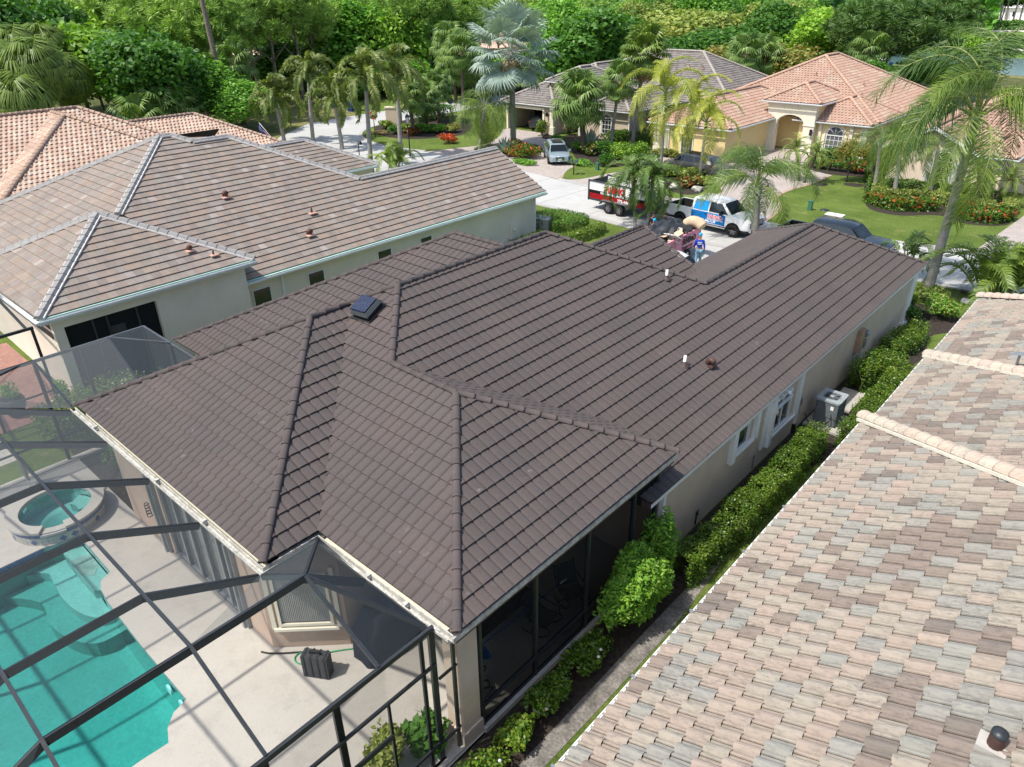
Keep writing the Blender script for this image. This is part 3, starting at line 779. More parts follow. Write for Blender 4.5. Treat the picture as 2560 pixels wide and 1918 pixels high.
for (y0, y1, z0, z1) in ((14.35, 15.25, 1.05, 1.99), (17.2, 18.1, 1.05, 1.98), (21.3, 22.2, 1.05, 2.0), (24.15, 25.0, 1.05, 2.0)):
    window(nb, (XN, (y0+y1)/2), (1, 0), y1-y0, z1-z0, z0, m_white, m_glass, (1, 1), .05, fw=.04)
mb = MB(); mb.box(XN, XN+.09, 15.82, 15.92, 0, 2.4); mb.tube([(XN+.05, 15.87, 2.3), (XN+.3, 15.87, 2.45)], .045, 8); hpart('downspout', mb, m_white, nb)
mb = MB(); mb.box(XN, XN+.08, 33.42, 33.52, 0, 2.3); mb.tube([(XN+.05, 33.47, 2.3), (XN+.38, 33.5, 2.42)], .045, 8); hpart('downspout', mb, m_white, nb)
mb = MB(); mb.box(XN, XN+.16, 31.15, 31.95, .25, 1.15); mb.box(XN+.16, XN+.19, 31.5, 31.53, .3, 1.1); mb.lathe([(0, .12), (.08, .1), (.09, 0)], 10, c=(XN+.22, 31.4, .8)); mb.box(XN, XN+.2, 30.3, 30.55, .02, .3); mb.box(XN, XN+.15, 30.65, 30.85, .05, .32)
hpart('electric_meter', mb, m_cream, nb)
copper = mat('copper_vent', lin((96, 66, 58)), .6, .15, 6); pinkflash = mat('pink_flashing', lin((196, 156, 138)), .8, .1, 6)
def stack_vent(x, y, z, parent, s=1.0, goose=True):
    mb = MB(); mb.box(x-.22*s, x+.22*s, y-.2*s, y+.2*s, z-.02, z+.03, mi=1)
    if goose: mb.tube([(x-.1, y, z), (x-.1, y, z+.14*s), (x+.0, y, z+.22*s), (x+.14*s, y, z+.2*s)], .11*s, 10)
    else: mb.tube([(x, y, z), (x, y, z+.28*s)], .05*s, 8)
    mb.build('roof_vent', [copper, pinkflash], parent)
pln = ('+x', -28.05, 2.62, .5)
for (px, py, goose) in ((488, 428, True), (674, 462, False), (670, 510, True)):
    d = ray(px, py); a = -.5; c = 2.62+.5*-28.05
    t = (c-CZ)/(d.z-a*d.x); p = Vector((0, 0, CZ))+d*t
    stack_vent(p.x, p.y, p.z+.04, nroof, 1.0, goose)
for (px, py, goose) in ((411, 544, True), (462, 553, False)):
    d = ray(px, py); c = 3.7+.5*-27.35; t = (c-CZ)/(d.z+.5*d.x); p = Vector((0, 0, CZ))+d*t
    stack_vent(p.x, p.y, p.z+.04, nroof, .8, goose)

# ================================================================== FAR LEFT HOUSE (pink barrel tiles)
pink_cols = [lin((236, 200, 172)), lin((226, 176, 146)), lin((240, 214, 190)), lin((214, 168, 142)), lin((230, 190, 160)), lin((206, 150, 122))]
def pal_pink(c, u, v, pi):
    b = pink_cols[rr.randrange(len(pink_cols))]
    k = 1+.08*noise2(c.x, c.y, 1.5)
    return jit(tuple((a*.5+c_*.5)*.66*k for a, c_ in zip(b, lin((236, 210, 186)))), .05, rr)
def pal_pinkcap(c, u, v, pi): return jit(tuple(a*.56 for a in lin((222, 186, 160))), .06, rr)
n2 = thing('pink_roofed_house', 'far left house with pink and cream barrel tile roof behind the grey tiled roof', 'house', (-58, 20, 0))
p2 = []; cp2 = []
for blk in ((-68.2, -47.9, 7.0, 28.4, 2.7), (-62.0, -47.8, 10.1, 25.0, 2.74), (-64.4, -55.2, 20.0, 33.2, 2.7), (-66, -57, 4, 16, 3.2)):
    a, b = block(*blk); p2 += a; cp2 += b
p2 = []; cp2 = []
a, b = block(-68.0, -49.0, 9.8, 28.8, 2.0); p2 += a; cp2 += b
p2 = [('+x', -48.0, 2.7, .5, [[(-48, 10.0), (-48, 25.2), (-55.6, 17.6)]]), ('-y', 10.0, 2.7, .5, [[(-66, 10), (-48, 10), (-55.6, 17.6), (-58.6, 17.6)]]), ('+y', 25.2, 2.7, .5, [[(-66, 25.2), (-48, 25.2), (-55.6, 17.6), (-58.6, 17.6)]]),
      ('+x', -50.2, 2.7, .5, [[(-50.2, 12.3), (-50.2, 27.1), (-58, 19.3), (-58, 10)]]), ('+y', 27.1, 2.7, .5, [[(-65.8, 27.1), (-50.2, 27.1), (-58, 19.3)]]), ('-x', -65, 3.1, .5, [[(-65, 5), (-65, 26.3), (-58, 19.3), (-58, 5)]])]
cp2 = [((-48, 10, 2.7), (-55.6, 17.6, 6.5)), ((-48, 25.2, 2.7), (-55.6, 17.6, 6.5)), ((-55.6, 17.6, 6.5), (-58.6, 17.6, 6.5)), ((-58, 8, 6.6), (-58, 19.3, 6.6)), ((-50.2, 27.1, 2.7), (-58, 19.3, 6.6))]
a, b = block(-64.4, -55.2, 15.0, 32.9, 2.7); p2 += a; cp2 += b[2:]
r2 = roof_deck(n2, p2, mat('coral_underlay', lin((170, 130, 108)), .9))
tile_roof(r2, p2, 'sbarrel', pal_pink, 300, matk='barrel')
ridge_caps(r2, cp2, 'barrel', pal_pinkcap, rad=.15, step=.38, lift=.05)
mb = MB(); mb.box(-65.6, -48.5, 10.5, 24.7, 0, 2.65); mb.box(-64, -55.7, 20, 32.4, 0, 2.6); mb.box(-64.5, -50.8, 10.6, 26.6, 0, 2.64); hpart('wall', mb, m_sand, n2)
mb = MB(); gutter_run(mb, [(-47.97, 10), (-47.97, 25.2)], 2.66); gutter_run(mb, [(-55.17, 20), (-55.17, 32.93), (-64.4, 32.93)], 2.66); hpart('gutter', mb, m_white_gutter, n2)

# ================================================================== RIGHT NEIGHBOUR (large pale barrel tiles)
rn = thing('right_neighbour_house', 'house in the right foreground with pale pink, grey and brown barrel tile roof', 'house', (6, 12, 0))
rcols = {'pink': lin((230, 206, 184)), 'cream': lin((226, 212, 190)), 'grey': lin((204, 204, 192)), 'brown': lin((184, 162, 146)), 'dark': lin((160, 146, 134))}
def pal_right(c, u, v, pi):
    k = noise2(u*.7, v*1.0+2, .8)*.8+rr.uniform(-1.0, 1.0)
    nm = 'brown' if k < -.55 else 'grey' if k < -.05 else 'cream' if k < .5 else 'pink'
    if nm == 'brown' and rr.random() < .2: nm = 'dark'
    return jit(tuple((a*.72+m_*.28)*.45 for a, m_ in zip(rcols[nm], lin((204, 192, 178)))), .04, rr)
def pal_rcap(c, u, v, pi): return jit(tuple(a*.62 for a in rcols[rr.choice(['pink', 'cream', 'pink', 'cream'])]), .04, rr)
ZR = 3.4
rpl = [('-x', -3.97, ZR, .5, [[(-3.97, -1.5), (-3.97, 18.06), (7, 7.09), (7, -1.5)]]),
       ('-x', -3.81, ZR, .5, [[(-3.81, 18.1), (-3.81, 23.1), (9, 10.29), (9, 5.29), (6.9, 7.2)]]),
       ('-x', -3.74, ZR, .5, [[(-3.74, 23.05), (-3.74, 29.35), (7, 18.6), (9, 16.6), (9, 10.3)]]),
       ('+y', 29.35, ZR, .5, [[(-3.74, 29.35), (20, 29.35), (9, 18.5), (7, 18.6)]]),
       ('+y', 18.06, ZR, .5, [[(-3.97, 18.06), (-3.81, 18.06), (7, 7.09)]])]
rroof = roof_deck(rn, rpl, mat('brown_underlay', (.07, .055, .045), .9))
tile_roof(rroof, rpl, 'barrel', pal_right, 300)
ridge_caps(rroof, [((-4.02, 18.12, ZR), (7, 7.1, ZR+5.5)), ((-3.80, 23.1, ZR), (9, 10.3, ZR+6.4)), ((-3.74, 29.35, ZR), (9, 16.6, ZR+6.37))], 'barrel', pal_rcap, rad=.19, step=.42, lift=.05)
mb = MB()
for (a, b) in (((-4.0, 18.06, ZR), (7, 7.1, ZR+5.5)), ((-3.80, 23.1, ZR), (9, 10.3, ZR+6.4))): mb.bar(Vector(a)+Vector((0, 0, .06)), Vector(b)+Vector((0, 0, .06)), .42, .07)
mb.build('mortar_bed', mat('mortar_pale', lin((214, 208, 190)), .95, .1, 8), rroof)
mb = MB(); mb.prism([(-3.45, -1), (16, -1), (16, 28.8), (-3.2, 28.8), (-3.2, 18), (-3.45, 18)], 0, 3.3); hpart('wall', mb, m_sand, rn)
mb = MB(); gutter_run(mb, [(-4.0, 18.05), (-4.0, -1.5)], ZR-.02, out=.05, h=.10); gutter_run(mb, [(-3.84, 23.1), (-3.84, 18.2)], ZR-.02, out=.05, h=.10); gutter_run(mb, [(-3.77, 29.3), (-3.77, 23.2)], ZR-.02, out=.05, h=.10); hpart('fascia', mb, m_white_gutter, rn)
for y in (5.2, 7.3, 9.2, 11.3, 13.2): 
    mb = MB(); mb.box(-4.07, -3.98, y-.02, y+.02, ZR, ZR+.04); hpart('gutter_clip', mb, m_alu, rn)
x, y = .53, 7.55; z = ZR+.5*(x+3.97)
mb = MB(); mb.box(x-.17, x+.13, y-.13, y+.13, z-.03, z+.08, mi=1); mb.lathe([(.085, 0), (.085, .27), (.07, .28), (.0, .30)], 12, c=(x, y, z)); mb.lathe([(.088, .25), (.088, .30), (0, .31)], 12, c=(x, y, z), mi=2)
mb.build('roof_vent', [mat('vent_tube', lin((72, 52, 46)), .5), mat('vent_mortar', (.42, .40, .36)), m_bronze], rroof)
x, y = -.9, 21.0
p = G(2203, 768, 5.0); mb = MB(); mb.tube([(p.x, p.y, p.z-.3), (p.x, p.y, p.z+.05)], .03, 8)
mb.add([(p.x-.25, p.y-.12, p.z), (p.x+.15, p.y-.2, p.z+.1), (p.x+.25, p.y+.1, p.z+.12), (p.x-.1, p.y+.15, p.z+.02)], [(0, 1, 2, 3)]); mb.build('metal_flashing', m_alu, rroof)
# ================================================================== HOUSES ACROSS THE STREET
grey_cols = [lin((150, 142, 134)), lin((160, 152, 144)), lin((138, 130, 124)), lin((152, 146, 140))]
def pal_greyroof(c, u, v, pi): return jit(tuple(a*.66 for a in grey_cols[rr.randrange(4)]), .06, rr)
def pal_lightcap(c, u, v, pi): return jit(tuple(a*.66 for a in lin((196, 186, 176))), .05, rr)
coral = [lin((226, 176, 150)), lin((214, 156, 130)), lin((230, 192, 164)), lin((222, 170, 144)), lin((232, 206, 180))]
def pal_coral(c, u, v, pi):
    k = noise2(c.x*1.3, c.y*1.1)+rr.uniform(-.8, .8)
    return jit(tuple((a*.5+c_*.5)*.58 for a, c_ in zip(coral[0 if k < -.3 else 1 if k < .2 else 3 if k < .6 else 4], lin((230, 194, 168)))), .04, rr)
def pal_coralcap(c, u, v, pi): return jit(tuple(a*.62 for a in lin((232, 188, 160))), .05, rr)

ha = thing('taupe_house', 'taupe stucco house with dark grey tile roof and open garage across the street', 'house', (-48, 70, 0))
pa = []; ca = []
for bb in ((-56.6, -49.2, 61.1, 82.0, 2.87, .5), (-58.5, -46.5, 66.5, 84.0, 2.9, .5), (-52.4, -47.4, 63.6, 70.5, 4.9, .5), (-58.0, -34.7, 71.4, 88.0, 2.9, .5), (-46.2, -40.7, 62.1, 76.0, 2.9, .5)):
    a, b = block(*bb); pa += a; ca += b
ra = roof_deck(ha, pa, mat('grey_underlay', (.10, .095, .09), .9)); tile_roof(ra, pa, 'flat', pal_greyroof, 0); ridge_caps(ra, ca, 'flat', pal_lightcap, rad=.16, step=.4, style='round', parts=False, lift=.05)
mb = MB()
mb.prism([(-56.2, 61.5), (-55.9, 61.5), (-55.9, 66.0), (-51.0, 66.0), (-51.0, 61.5), (-49.6, 61.5), (-49.6, 64.2), (-46.3, 64.2), (-46.3, 62.6), (-41.0, 62.6), (-41.0, 72.0), (-35.1, 72.0), (-35.1, 87.6), (-57.6, 87.6), (-57.6, 66.6), (-56.2, 66.6)], 0, 2.75)
mb.box(-55.9, -51.0, 61.5, 61.75, 2.35, 2.75); mb.box(-52.0, -47.8, 64.0, 70, 2.76, 4.8); hpart('wall', mb, m_taupe, ha)
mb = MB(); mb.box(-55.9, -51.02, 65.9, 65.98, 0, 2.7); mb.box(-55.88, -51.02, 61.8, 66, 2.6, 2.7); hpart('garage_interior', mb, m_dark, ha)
mb = MB(); mb.box(-56.1, -50.75, 61.40, 61.5, 2.3, 2.55); mb.box(-51.0, -50.75, 61.40, 61.5, 0, 2.3); mb.box(-56.1, -55.9, 61.4, 61.5, 0, 2.3); mb.box(-49.9, -49.45, 61.25, 61.5, 0, 2.7); mb.box(-50.0, -49.3, 61.15, 61.5, 0.0, .75); mb.box(-47.1, -46.75, 62.5, 62.6, 0, 2.75); hpart('trim', mb, m_trim, ha)
mb = MB()
gutter_run(mb, [(-56.63, 66), (-56.63, 61.07), (-49.17, 61.07), (-49.17, 64)], 2.84); gutter_run(mb, [(-46.23, 64), (-46.23, 62.07), (-40.67, 62.07), (-40.67, 71.4)], 2.87); gutter_run(mb, [(-40.6, 71.37), (-34.67, 71.37), (-34.67, 88)], 2.87)
gutter_run(mb, [(-52.43, 70), (-52.43, 63.57), (-47.37, 63.57), (-47.37, 70)], 4.87); hpart('gutter', mb, m_white_gutter, ha)
window(ha, (-43.6, 62.6), (0, -1), 1.15, 1.3, .55, m_white, m_glass, (3, 3), .08, arch=True, fw=.06)
mb = MB()
for i in range(16):
    a0, a1 = PI*i/16, PI*(i+1)/16
    mb.bar((-43.6+.72*math.cos(a0), 62.56, 1.85+.72*math.sin(a0)), (-43.6+.72*math.cos(a1), 62.56, 1.85+.72*math.sin(a1)), .12, .2, up=Vector((0, -1, 0)), off=.03)
for u in (-.72, .72): mb.box(-43.6+u-.1, -43.6+u+.1, 62.5, 62.6, .3, 1.85)
mb.box(-43.75, -43.45, 62.48, 62.6, 2.45, 2.75); hpart('window_surround', mb, m_trim, ha)
mb = MB(); mb.box(-48.9, -48.0, 64.12, 64.2, 0, 2.4)
for x in (-48.3, -47.6, -46.9): mb.box(x, x+.04, 63.9, 64.15, 0, 2.3)
hpart('entry_door', mb, m_dark, ha)
mb = MB(); mb.box(-50.42, -50.28, 61.2, 61.45, 1.75, 2.1); mb.box(-50.39, -50.31, 61.25, 61.4, 2.1, 2.2); hpart('wall_lantern', mb, m_black, ha)
mb = MB(); mb.box(-41.0, -40.9, 62.5, 62.6, 0, 2.7); hpart('downspout', mb, m_white, ha)
for (px, py) in ((1808, 577), (1924, 594)):
    q = ((1200+px/3.456)*.8641, (py/3.456)*.8641); d = ray(*q); c = 2.9-.5*71.4; t = (c-CZ)/(d.z-.5*d.y); p = Vector((0, 0, CZ))+d*t
    stack_vent(p.x, p.y, p.z+.04, ra, .9, False)

hb = thing('yellow_house', 'pale yellow house with coral tile roof and arched white entry portico', 'house', (-28, 74, 0))
pb = []; cb = []
for bb in ((-37.6, -20.0, 69.2, 90.0, 2.9, .5), (-26.8, -20.05, 67.7, 76.0, 2.87, .5), (-29.6, -24.4, 67.0, 74.0, 4.35, .5), (-36.4, -28.5, 58.8, 76.0, 2.9, .5)):
    a, b = block(*bb); pb += a; cb += b
rb = roof_deck(hb, pb, mat('coral_underlay', (.3, .2, .15))); tile_roof(rb, pb, 'sbarrel', pal_coral, 0, matk='barrel'); ridge_caps(rb, cb, 'barrel', pal_coralcap, rad=.17, step=.4, parts=False, lift=.06)
mb = MB(); mb.prism([(-36.0, 59.2), (-29.0, 59.2), (-29.0, 69.6), (-26.4, 69.6), (-26.4, 68.1), (-20.4, 68.1), (-20.4, 89.6), (-37.2, 89.6), (-37.2, 69.6), (-36.0, 69.6)], 0, 2.78); hpart('wall', mb, m_yellow, hb)
# portico with the arch
mb = MB(); xl, xr, yf = -29.2, -24.8, 67.35
mb.box(xl, xl+.95, yf, yf+.5, 0, 2.5); mb.box(xr-.95, xr, yf, yf+.5, 0, 2.5)
k = 12; xc = (xl+xr)/2; rx, rz = (xr-xl)/2-.95, .75
for i in range(k):
    a0, a1 = PI*i/k, PI*(i+1)/k
    p = [(xc+rx*math.cos(a0), 2.5+rz*math.sin(a0)), (xc+rx*math.cos(a1), 2.5+rz*math.sin(a1))]
    vs_ = [(p[0][0], yf, p[0][1]), (p[0][0], yf, 4.2), (p[1][0], yf, 4.2), (p[1][0], yf, p[1][1])]
    vs_ += [(v[0], yf+.5, v[2]) for v in vs_]
    mb.add(vs_, [(0, 3, 2, 1), (4, 5, 6, 7), (0, 4, 7, 3)])
mb.box(xl, xl+.95, yf, yf+.5, 2.5, 4.2); mb.box(xr-.95, xr, yf, yf+.5, 2.5, 4.2)
mb.box(xl-.06, xl+1.0, yf-.06, yf, 2.42, 2.55); mb.box(xr-1.0, xr+.06, yf-.06, yf, 2.42, 2.55); mb.box(xl-.05, xr+.05, yf-.08, yf-.002, 3.95, 4.2)
mb.box(xl-.05, xl+1.0, yf-.08, yf-.002, 0, .5); mb.box(xr-1.0, xr+.05, yf-.08, yf-.002, 0, .5)
hpart('portico_front', mb, m_trim, hb)
mb = MB()
for a in (.9, 1.2, 1.57, 1.94, 2.24):
    mb.bar((xc+(rx+.1)*math.cos(a), yf-.004, 2.55+(rz+.1)*math.sin(a)), (xc+(rx+.9)*math.cos(a), yf-.004, 2.55+(rz+.75)*math.sin(a)), .05, .012, up=Vector((0, -1, 0)))
hpart('keystone_groove', mb, m_yellow, hb)
mb = MB(); mb.box(xl, xl+.3, yf+.5, 71.5, 0, 4.2); mb.box(xr-.3, xr, yf+.5, 71.5, 0, 4.2); mb.box(xl+.3, xr-.3, 70.2, 70.4, 0, 4.2); mb.box(xl+.3, xr-.3, yf+.5, 70.2, 3.6, 3.7); hpart('entry_wall', mb, m_yellow, hb)
mb = MB(); mb.box(xc-.3, xc+1.1, 70.1, 70.19, 0, 2.6); hpart('entry_door', mb, m_dark, hb)
mb = MB()
gutter_run(mb, [(-36.43, 70), (-36.43, 58.77), (-28.47, 58.77), (-28.47, 69.1)], 2.87); gutter_run(mb, [(-26.83, 69), (-26.83, 67.67), (-20.0, 67.67), (-20.0, 90)], 2.85); gutter_run(mb, [(-29.63, 73), (-29.63, 66.97), (-24.37, 66.97), (-24.37, 73)], 4.32); hpart('gutter', mb, m_white_gutter, hb)
window(hb, (-23.1, 68.1), (0, -1), 1.5, 1.35, .45, m_white, m_glass_l, (4, 3), .08, arch=True, fw=.07)
mb = MB()
for i in range(16):
    a0, a1 = PI*i/16, PI*(i+1)/16
    mb.bar((-23.1+.9*math.cos(a0), 68.06, 1.8+.9*math.sin(a0)), (-23.1+.9*math.cos(a1), 68.06, 1.8+.9*math.sin(a1)), .12, .22, up=Vector((0, -1, 0)), off=.03)
for u in (-.95, .95): mb.box(-23.1+u-.12, -23.1+u+.12, 67.98, 68.1, .3, 1.8)
for u in (-1.35, 1.35): mb.box(-23.1+u-.14, -23.1+u+.14, 67.98, 68.1, .0, 2.7)
for i in range(8): mb.box(-20.95, -20.38, 68.0, 68.1, .05+i*.33, .33+i*.33)
hpart('window_surround', mb, m_trim, hb)
window(hb, (-32.6, 59.2), (0, -1), 1.2, 1.5, .4, m_white, m_glass_l, (4, 3), .08, fw=.07)
mb = MB(); mb.box(-34.9, -34.4, 59.1, 59.2, 0, 2.7)
for i in range(6): mb.box(-36.0, -35.3, 59.08, 59.2, .05+i*.42, .42+i*.42)
hpart('trim', mb, m_trim, hb)
def lettering(text, m, parent, loc, size, ex=(1, 0, 0), ey=(0, 0, 1), name='lettering', extrude=.004, bold=.0, align='CENTER'):
    cu = bpy.data.curves.new('txt', 'FONT'); cu.body = text; cu.size = size; cu.extrude = extrude; cu.align_x = align; cu.offset = bold; cu.resolution_u = 3
    tmp = bpy.data.objects.new('txt', cu); COL.objects.link(tmp)
    dg = bpy.context.evaluated_depsgraph_get(); me = bpy.data.meshes.new_from_object(tmp.evaluated_get(dg))
    bpy.data.objects.remove(tmp); bpy.data.curves.remove(cu)
    me.name = name; me.materials.clear(); me.materials.append(m)
    o = link(name, me, parent)
    ex = Vector(ex).normalized(); ey = Vector(ey).normalized(); ez = ex.cross(ey)
    o.matrix_basis = Matrix(((ex.x, ey.x, ez.x, loc[0]), (ex.y, ey.y, ez.y, loc[1]), (ex.z, ey.z, ez.z, loc[2]), (0, 0, 0, 1)))
    return o
L = hb.location
lettering('8804', m_black, hb, (-29.9-L.x, 59.15-L.y, 1.75), .26)
for (px, py) in ((415, 650), (825, 740), (808, 830)):
    q = ((1920+px/3.456)*.8641, (py/3.456)*.8641); d = ray(*q)
    if px < 500: c = 2.9-.5*69.2; t = (c-CZ)/(d.z-.5*d.y)
    else: c = 2.9+.5*-20.0; t = (c-CZ)/(d.z+.5*d.x)
    p = Vector((0, 0, CZ))+d*t; stack_vent(p.x, p.y, p.z+.05, rb, .8, False)

hc = thing('sand_gable_house', 'sand coloured house with arched window under a gable and coral tile roof at right', 'house', (-9, 68, 0))
pc = []; cc = []
a, b = block(-16.9, -10.2, 60.2, 70, 2.8, .5, gable=('-y',)); pc += a; cc += b
for bb in ((-16.9, 4.0, 63.0, 82.0, 2.8, .5), (-11.4, -8.1, 60.3, 68, 2.8, .5)):
    a, b = block(*bb); pc += a; cc += b
rc = roof_deck(hc, pc, mat('coral_underlay', (.3, .2, .15))); tile_roof(rc, pc, 'sbarrel', pal_coral, 0, matk='barrel'); ridge_caps(rc, cc, 'barrel', pal_coralcap, rad=.17, step=.4, parts=False, lift=.06)
mb = MB(); mb.prism([(-16.25, 60.7), (-10.8, 60.7), (-8.8, 60.7), (-8.8, 63.4), (3.6, 63.4), (3.6, 81.6), (-16.25, 81.6)], 0, 2.72)
mb.add([(-16.3, 60.7, 2.71), (-10.8, 60.7, 2.71), (-13.55, 60.7, 4.2)], [(0, 1, 2)]); hpart('wall', mb, m_sand, hc)
mb = MB()
for sx in (-1, 1): mb.bar((-13.55+sx*3.4, 60.17, 2.78), (-13.55, 60.17, 4.46), .06, .2)
gutter_run(mb, [(-10.2, 60.27), (-8.07, 60.27), (-8.07, 63), ], 2.77); gutter_run(mb, [(-16.93, 75), (-16.93, 60.2)], 2.77); gutter_run(mb, [(-8.0, 62.97), (4, 62.97)], 2.77); hpart('gutter', mb, m_white_gutter, hc)
window(hc, (-12.6, 60.7), (0, -1), 1.35, 1.75, .35, m_white, m_glass, (4, 4), .08, arch=True, fw=.07)
mb = MB()
for i in range(16):
    a0, a1 = PI*i/16, PI*(i+1)/16
    mb.bar((-12.6+.85*math.cos(a0), 60.66, 2.1+.85*math.sin(a0)), (-12.6+.85*math.cos(a1), 60.66, 2.1+.85*math.sin(a1)), .12, .3, up=Vector((0, -1, 0)), off=.03)
for u in (-.9, .9): mb.box(-12.6+u-.16, -12.6+u+.16, 60.58, 60.7, .2, 2.1)
mb.box(-13.7, -11.5, 60.55, 60.7, .15, .3)
hpart('window_surround', mb, m_white, hc)
mb = MB(); mb.box(-10.95, -10.8, 60.6, 60.7, 0, 2.7); hpart('downspout', mb, m_trim, hc)

# screened pool roofs behind the far houses
for (nm, x0, x1, y0, y1, lab) in (('a', -40.2, -33.0, 64.5, 71.0, 'dark screened pool enclosure between the taupe house and the yellow house'), ('b', -19.6, -11.5, 82, 92, 'dark screened pool enclosure behind the coral roof of the yellow house')):
    e = thing('pool_enclosure', lab, 'pool enclosure', (x0, y0, 0))
    mb = MB(); z0, z1 = 2.6, 3.3; i = 1.6
    mb.add([(x0, y0, z0), (x1, y0, z0), (x1, y1, z0), (x0, y1, z0), (x0+i, y0+i, z1), (x1-i, y0+i, z1), (x1-i, y1-i, z1), (x0+i, y1-i, z1)], [(0, 1, 5, 4), (1, 2, 6, 5), (2, 3, 7, 6), (3, 0, 4, 7), (4, 5, 6, 7)])
    mb.add([(x0, y0, 0), (x1, y0, 0), (x1, y1, 0), (x0, y1, 0), (x0, y0, z0), (x1, y0, z0), (x1, y1, z0), (x0, y1, z0)], [(0, 1, 5, 4), (1, 2, 6, 5), (2, 3, 7, 6), (3, 0, 4, 7)])
    hpart('screen_panel', mb, m_screen_d, e)
    mb = MB()
    c8 = [(x0, y0), (x1, y0), (x1, y1), (x0, y1)]; i8 = [(x0+i, y0+i), (x1-i, y0+i), (x1-i, y1-i), (x0+i, y1-i)]
    for k in range(4):
        a, b = c8[k], c8[(k+1) % 4]; mb.bar((*a, z0), (*b, z0), .08, .1); mb.bar((*a, z0), (*i8[k], z1), .08, .1); mb.bar((*i8[k], z1), (*i8[(k+1) % 4], z1), .08, .1); mb.bar((*a, 0), (*a, z0), .08, .08)
    for k in range(1, 4):
        x = x0+(x1-x0)*k/4; mb.bar((x, y0, z0), (max(x0+i, min(x1-i, x)), y0+i, z1), .06, .08); mb.bar((x, y0, 0), (x, y0, z0), .06, .06)
    hpart('frame', mb, m_bronze, e)
# ================================================================== GROUND
S1 = 2212/2560
def crop(x0, y0, sc): return lambda x, y: ((x0+x/sc)*S1, (y0+y/sc)*S1)
q1 = crop(0, 0, 2.572); q2 = crop(850, 0, 2.572); q3 = crop(1700, 0, 2.572); qA = crop(1450, 400, 4.424); qB = crop(1200, 200, 4.424); qR = crop(1700, 640, 2.572); qP = crop(850, 1278, 2.572)
def GP(fn, pts, z=0): return [tuple(G(*fn(*p), z)[:2]) for p in pts]

def grass_mat(name, c1, c2, c3, s1=.35, dry=.5):
    m, nt, b = new_mat(name)
    f = pos_noise(nt, s1, 5, .65); f2 = pos_noise(nt, 9, 5, .8); f3 = pos_noise(nt, 60, 3, .8)
    c = ramp(nt, f, [(.35, c1), (.62, c2)])
    c = mixc(nt, c, c3, ramp(nt, pos_noise(nt, 1.1, 4, .6), [(dry, (0,)*3), (dry+.18, (.8,)*3)]))
    c = mixc(nt, c, ramp(nt, f2, [(.3, (.6,)*3), (.7, (1.35,)*3)]), 1.0, 'MULTIPLY')
    c = mixc(nt, c, ramp(nt, f3, [(.3, (.7,)*3), (.7, (1.3,)*3)]), 1.0, 'MULTIPLY')
    nt.links.new(c, b.inputs['Base Color']); b.inputs['Roughness'].default_value = .95; b.inputs['Specular IOR Level'].default_value = .15
    bump(nt, b, f3, .8, .05); return m
m_grass = grass_mat('grass', (.075, .125, .018), (.12, .19, .03), (.22, .22, .07), .35, .52)
m_lawn = grass_mat('lawn_grass', (.085, .135, .025), (.14, .20, .04), (.24, .24, .09), .3, .56)
m_rough = grass_mat('forest_floor', (.05, .07, .02), (.10, .12, .035), (.22, .18, .10), .2, .5)
m_dry = grass_mat('dry_grass', (.12, .15, .035), (.20, .20, .07), (.32, .26, .15), .5, .45)
def road_mat(name, col, crack=True):
    m, nt, b = new_mat(name)
    f = pos_noise(nt, .25, 6, .65); f2 = pos_noise(nt, 40, 4, .8); f3 = pos_noise(nt, 1.5, 6, .75)
    c = ramp(nt, f, [(.3, tuple(a*.88 for a in col)), (.7, tuple(a*1.06 for a in col))])
    c = mixc(nt, c, ramp(nt, f2, [(.3, (.86,)*3), (.7, (1.1,)*3)]), 1.0, 'MULTIPLY')
    c = mixc(nt, c, ramp(nt, f3, [(.25, (.82,)*3), (.5, (1,)*3)]), 1.0, 'MULTIPLY')
    nt.links.new(c, b.inputs['Base Color']); b.inputs['Roughness'].default_value = .9
    bump(nt, b, f2, .2, .01); return m
m_street = road_mat('street_concrete', (.47, .47, .45)); m_kerb = road_mat('kerb_concrete', (.42, .41, .39))
m_deck = road_mat('pool_deck_coating', (.46, .435, .385))
def paver_mat(name, ca, cb2, cmort, sc=1.0, rot=.6):
    m, nt, b = new_mat(name)
    g = _n(nt, 'ShaderNodeNewGeometry'); mp = _n(nt, 'ShaderNodeMapping'); mp.inputs['Rotation'].default_value = (0, 0, rot); nt.links.new(g.outputs['Position'], mp.inputs[0])
    br = _n(nt, 'ShaderNodeTexBrick'); nt.links.new(mp.outputs[0], br.inputs['Vector'])
    br.inputs['Color1'].default_value = (*ca, 1); br.inputs['Color2'].default_value = (*cb2, 1); br.inputs['Mortar'].default_value = (*cmort, 1)
    br.inputs['Scale'].default_value = 1; br.inputs['Brick Width'].default_value = .23*sc; br.inputs['Row Height'].default_value = .115*sc; br.inputs['Mortar Size'].default_value = .008; br.inputs['Bias'].default_value = -.1
    c = mixc(nt, br.outputs['Color'], ramp(nt, pos_noise(nt, 1.2, 5, .7), [(.3, (.88,)*3), (.7, (1.1,)*3)]), 1.0, 'MULTIPLY')
    nt.links.new(c, b.inputs['Base Color']); b.inputs['Roughness'].default_value = .92
    bump(nt, b, br.outputs['Fac'], -.3, .01); return m
m_paver = paver_mat('driveway_pavers', (.44, .38, .34), (.36, .32, .29), (.28, .25, .22))
m_paverb = paver_mat('red_pavers', (.34, .17, .13), (.26, .13, .11), (.2, .15, .12))
m_border = paver_mat('pink_border_pavers', (.44, .30, .24), (.38, .27, .22), (.28, .22, .18))
m_mulch = mat('mulch', (.045, .035, .028), .97, .5, 9, .9, 30, scale2=40, var2=.5)
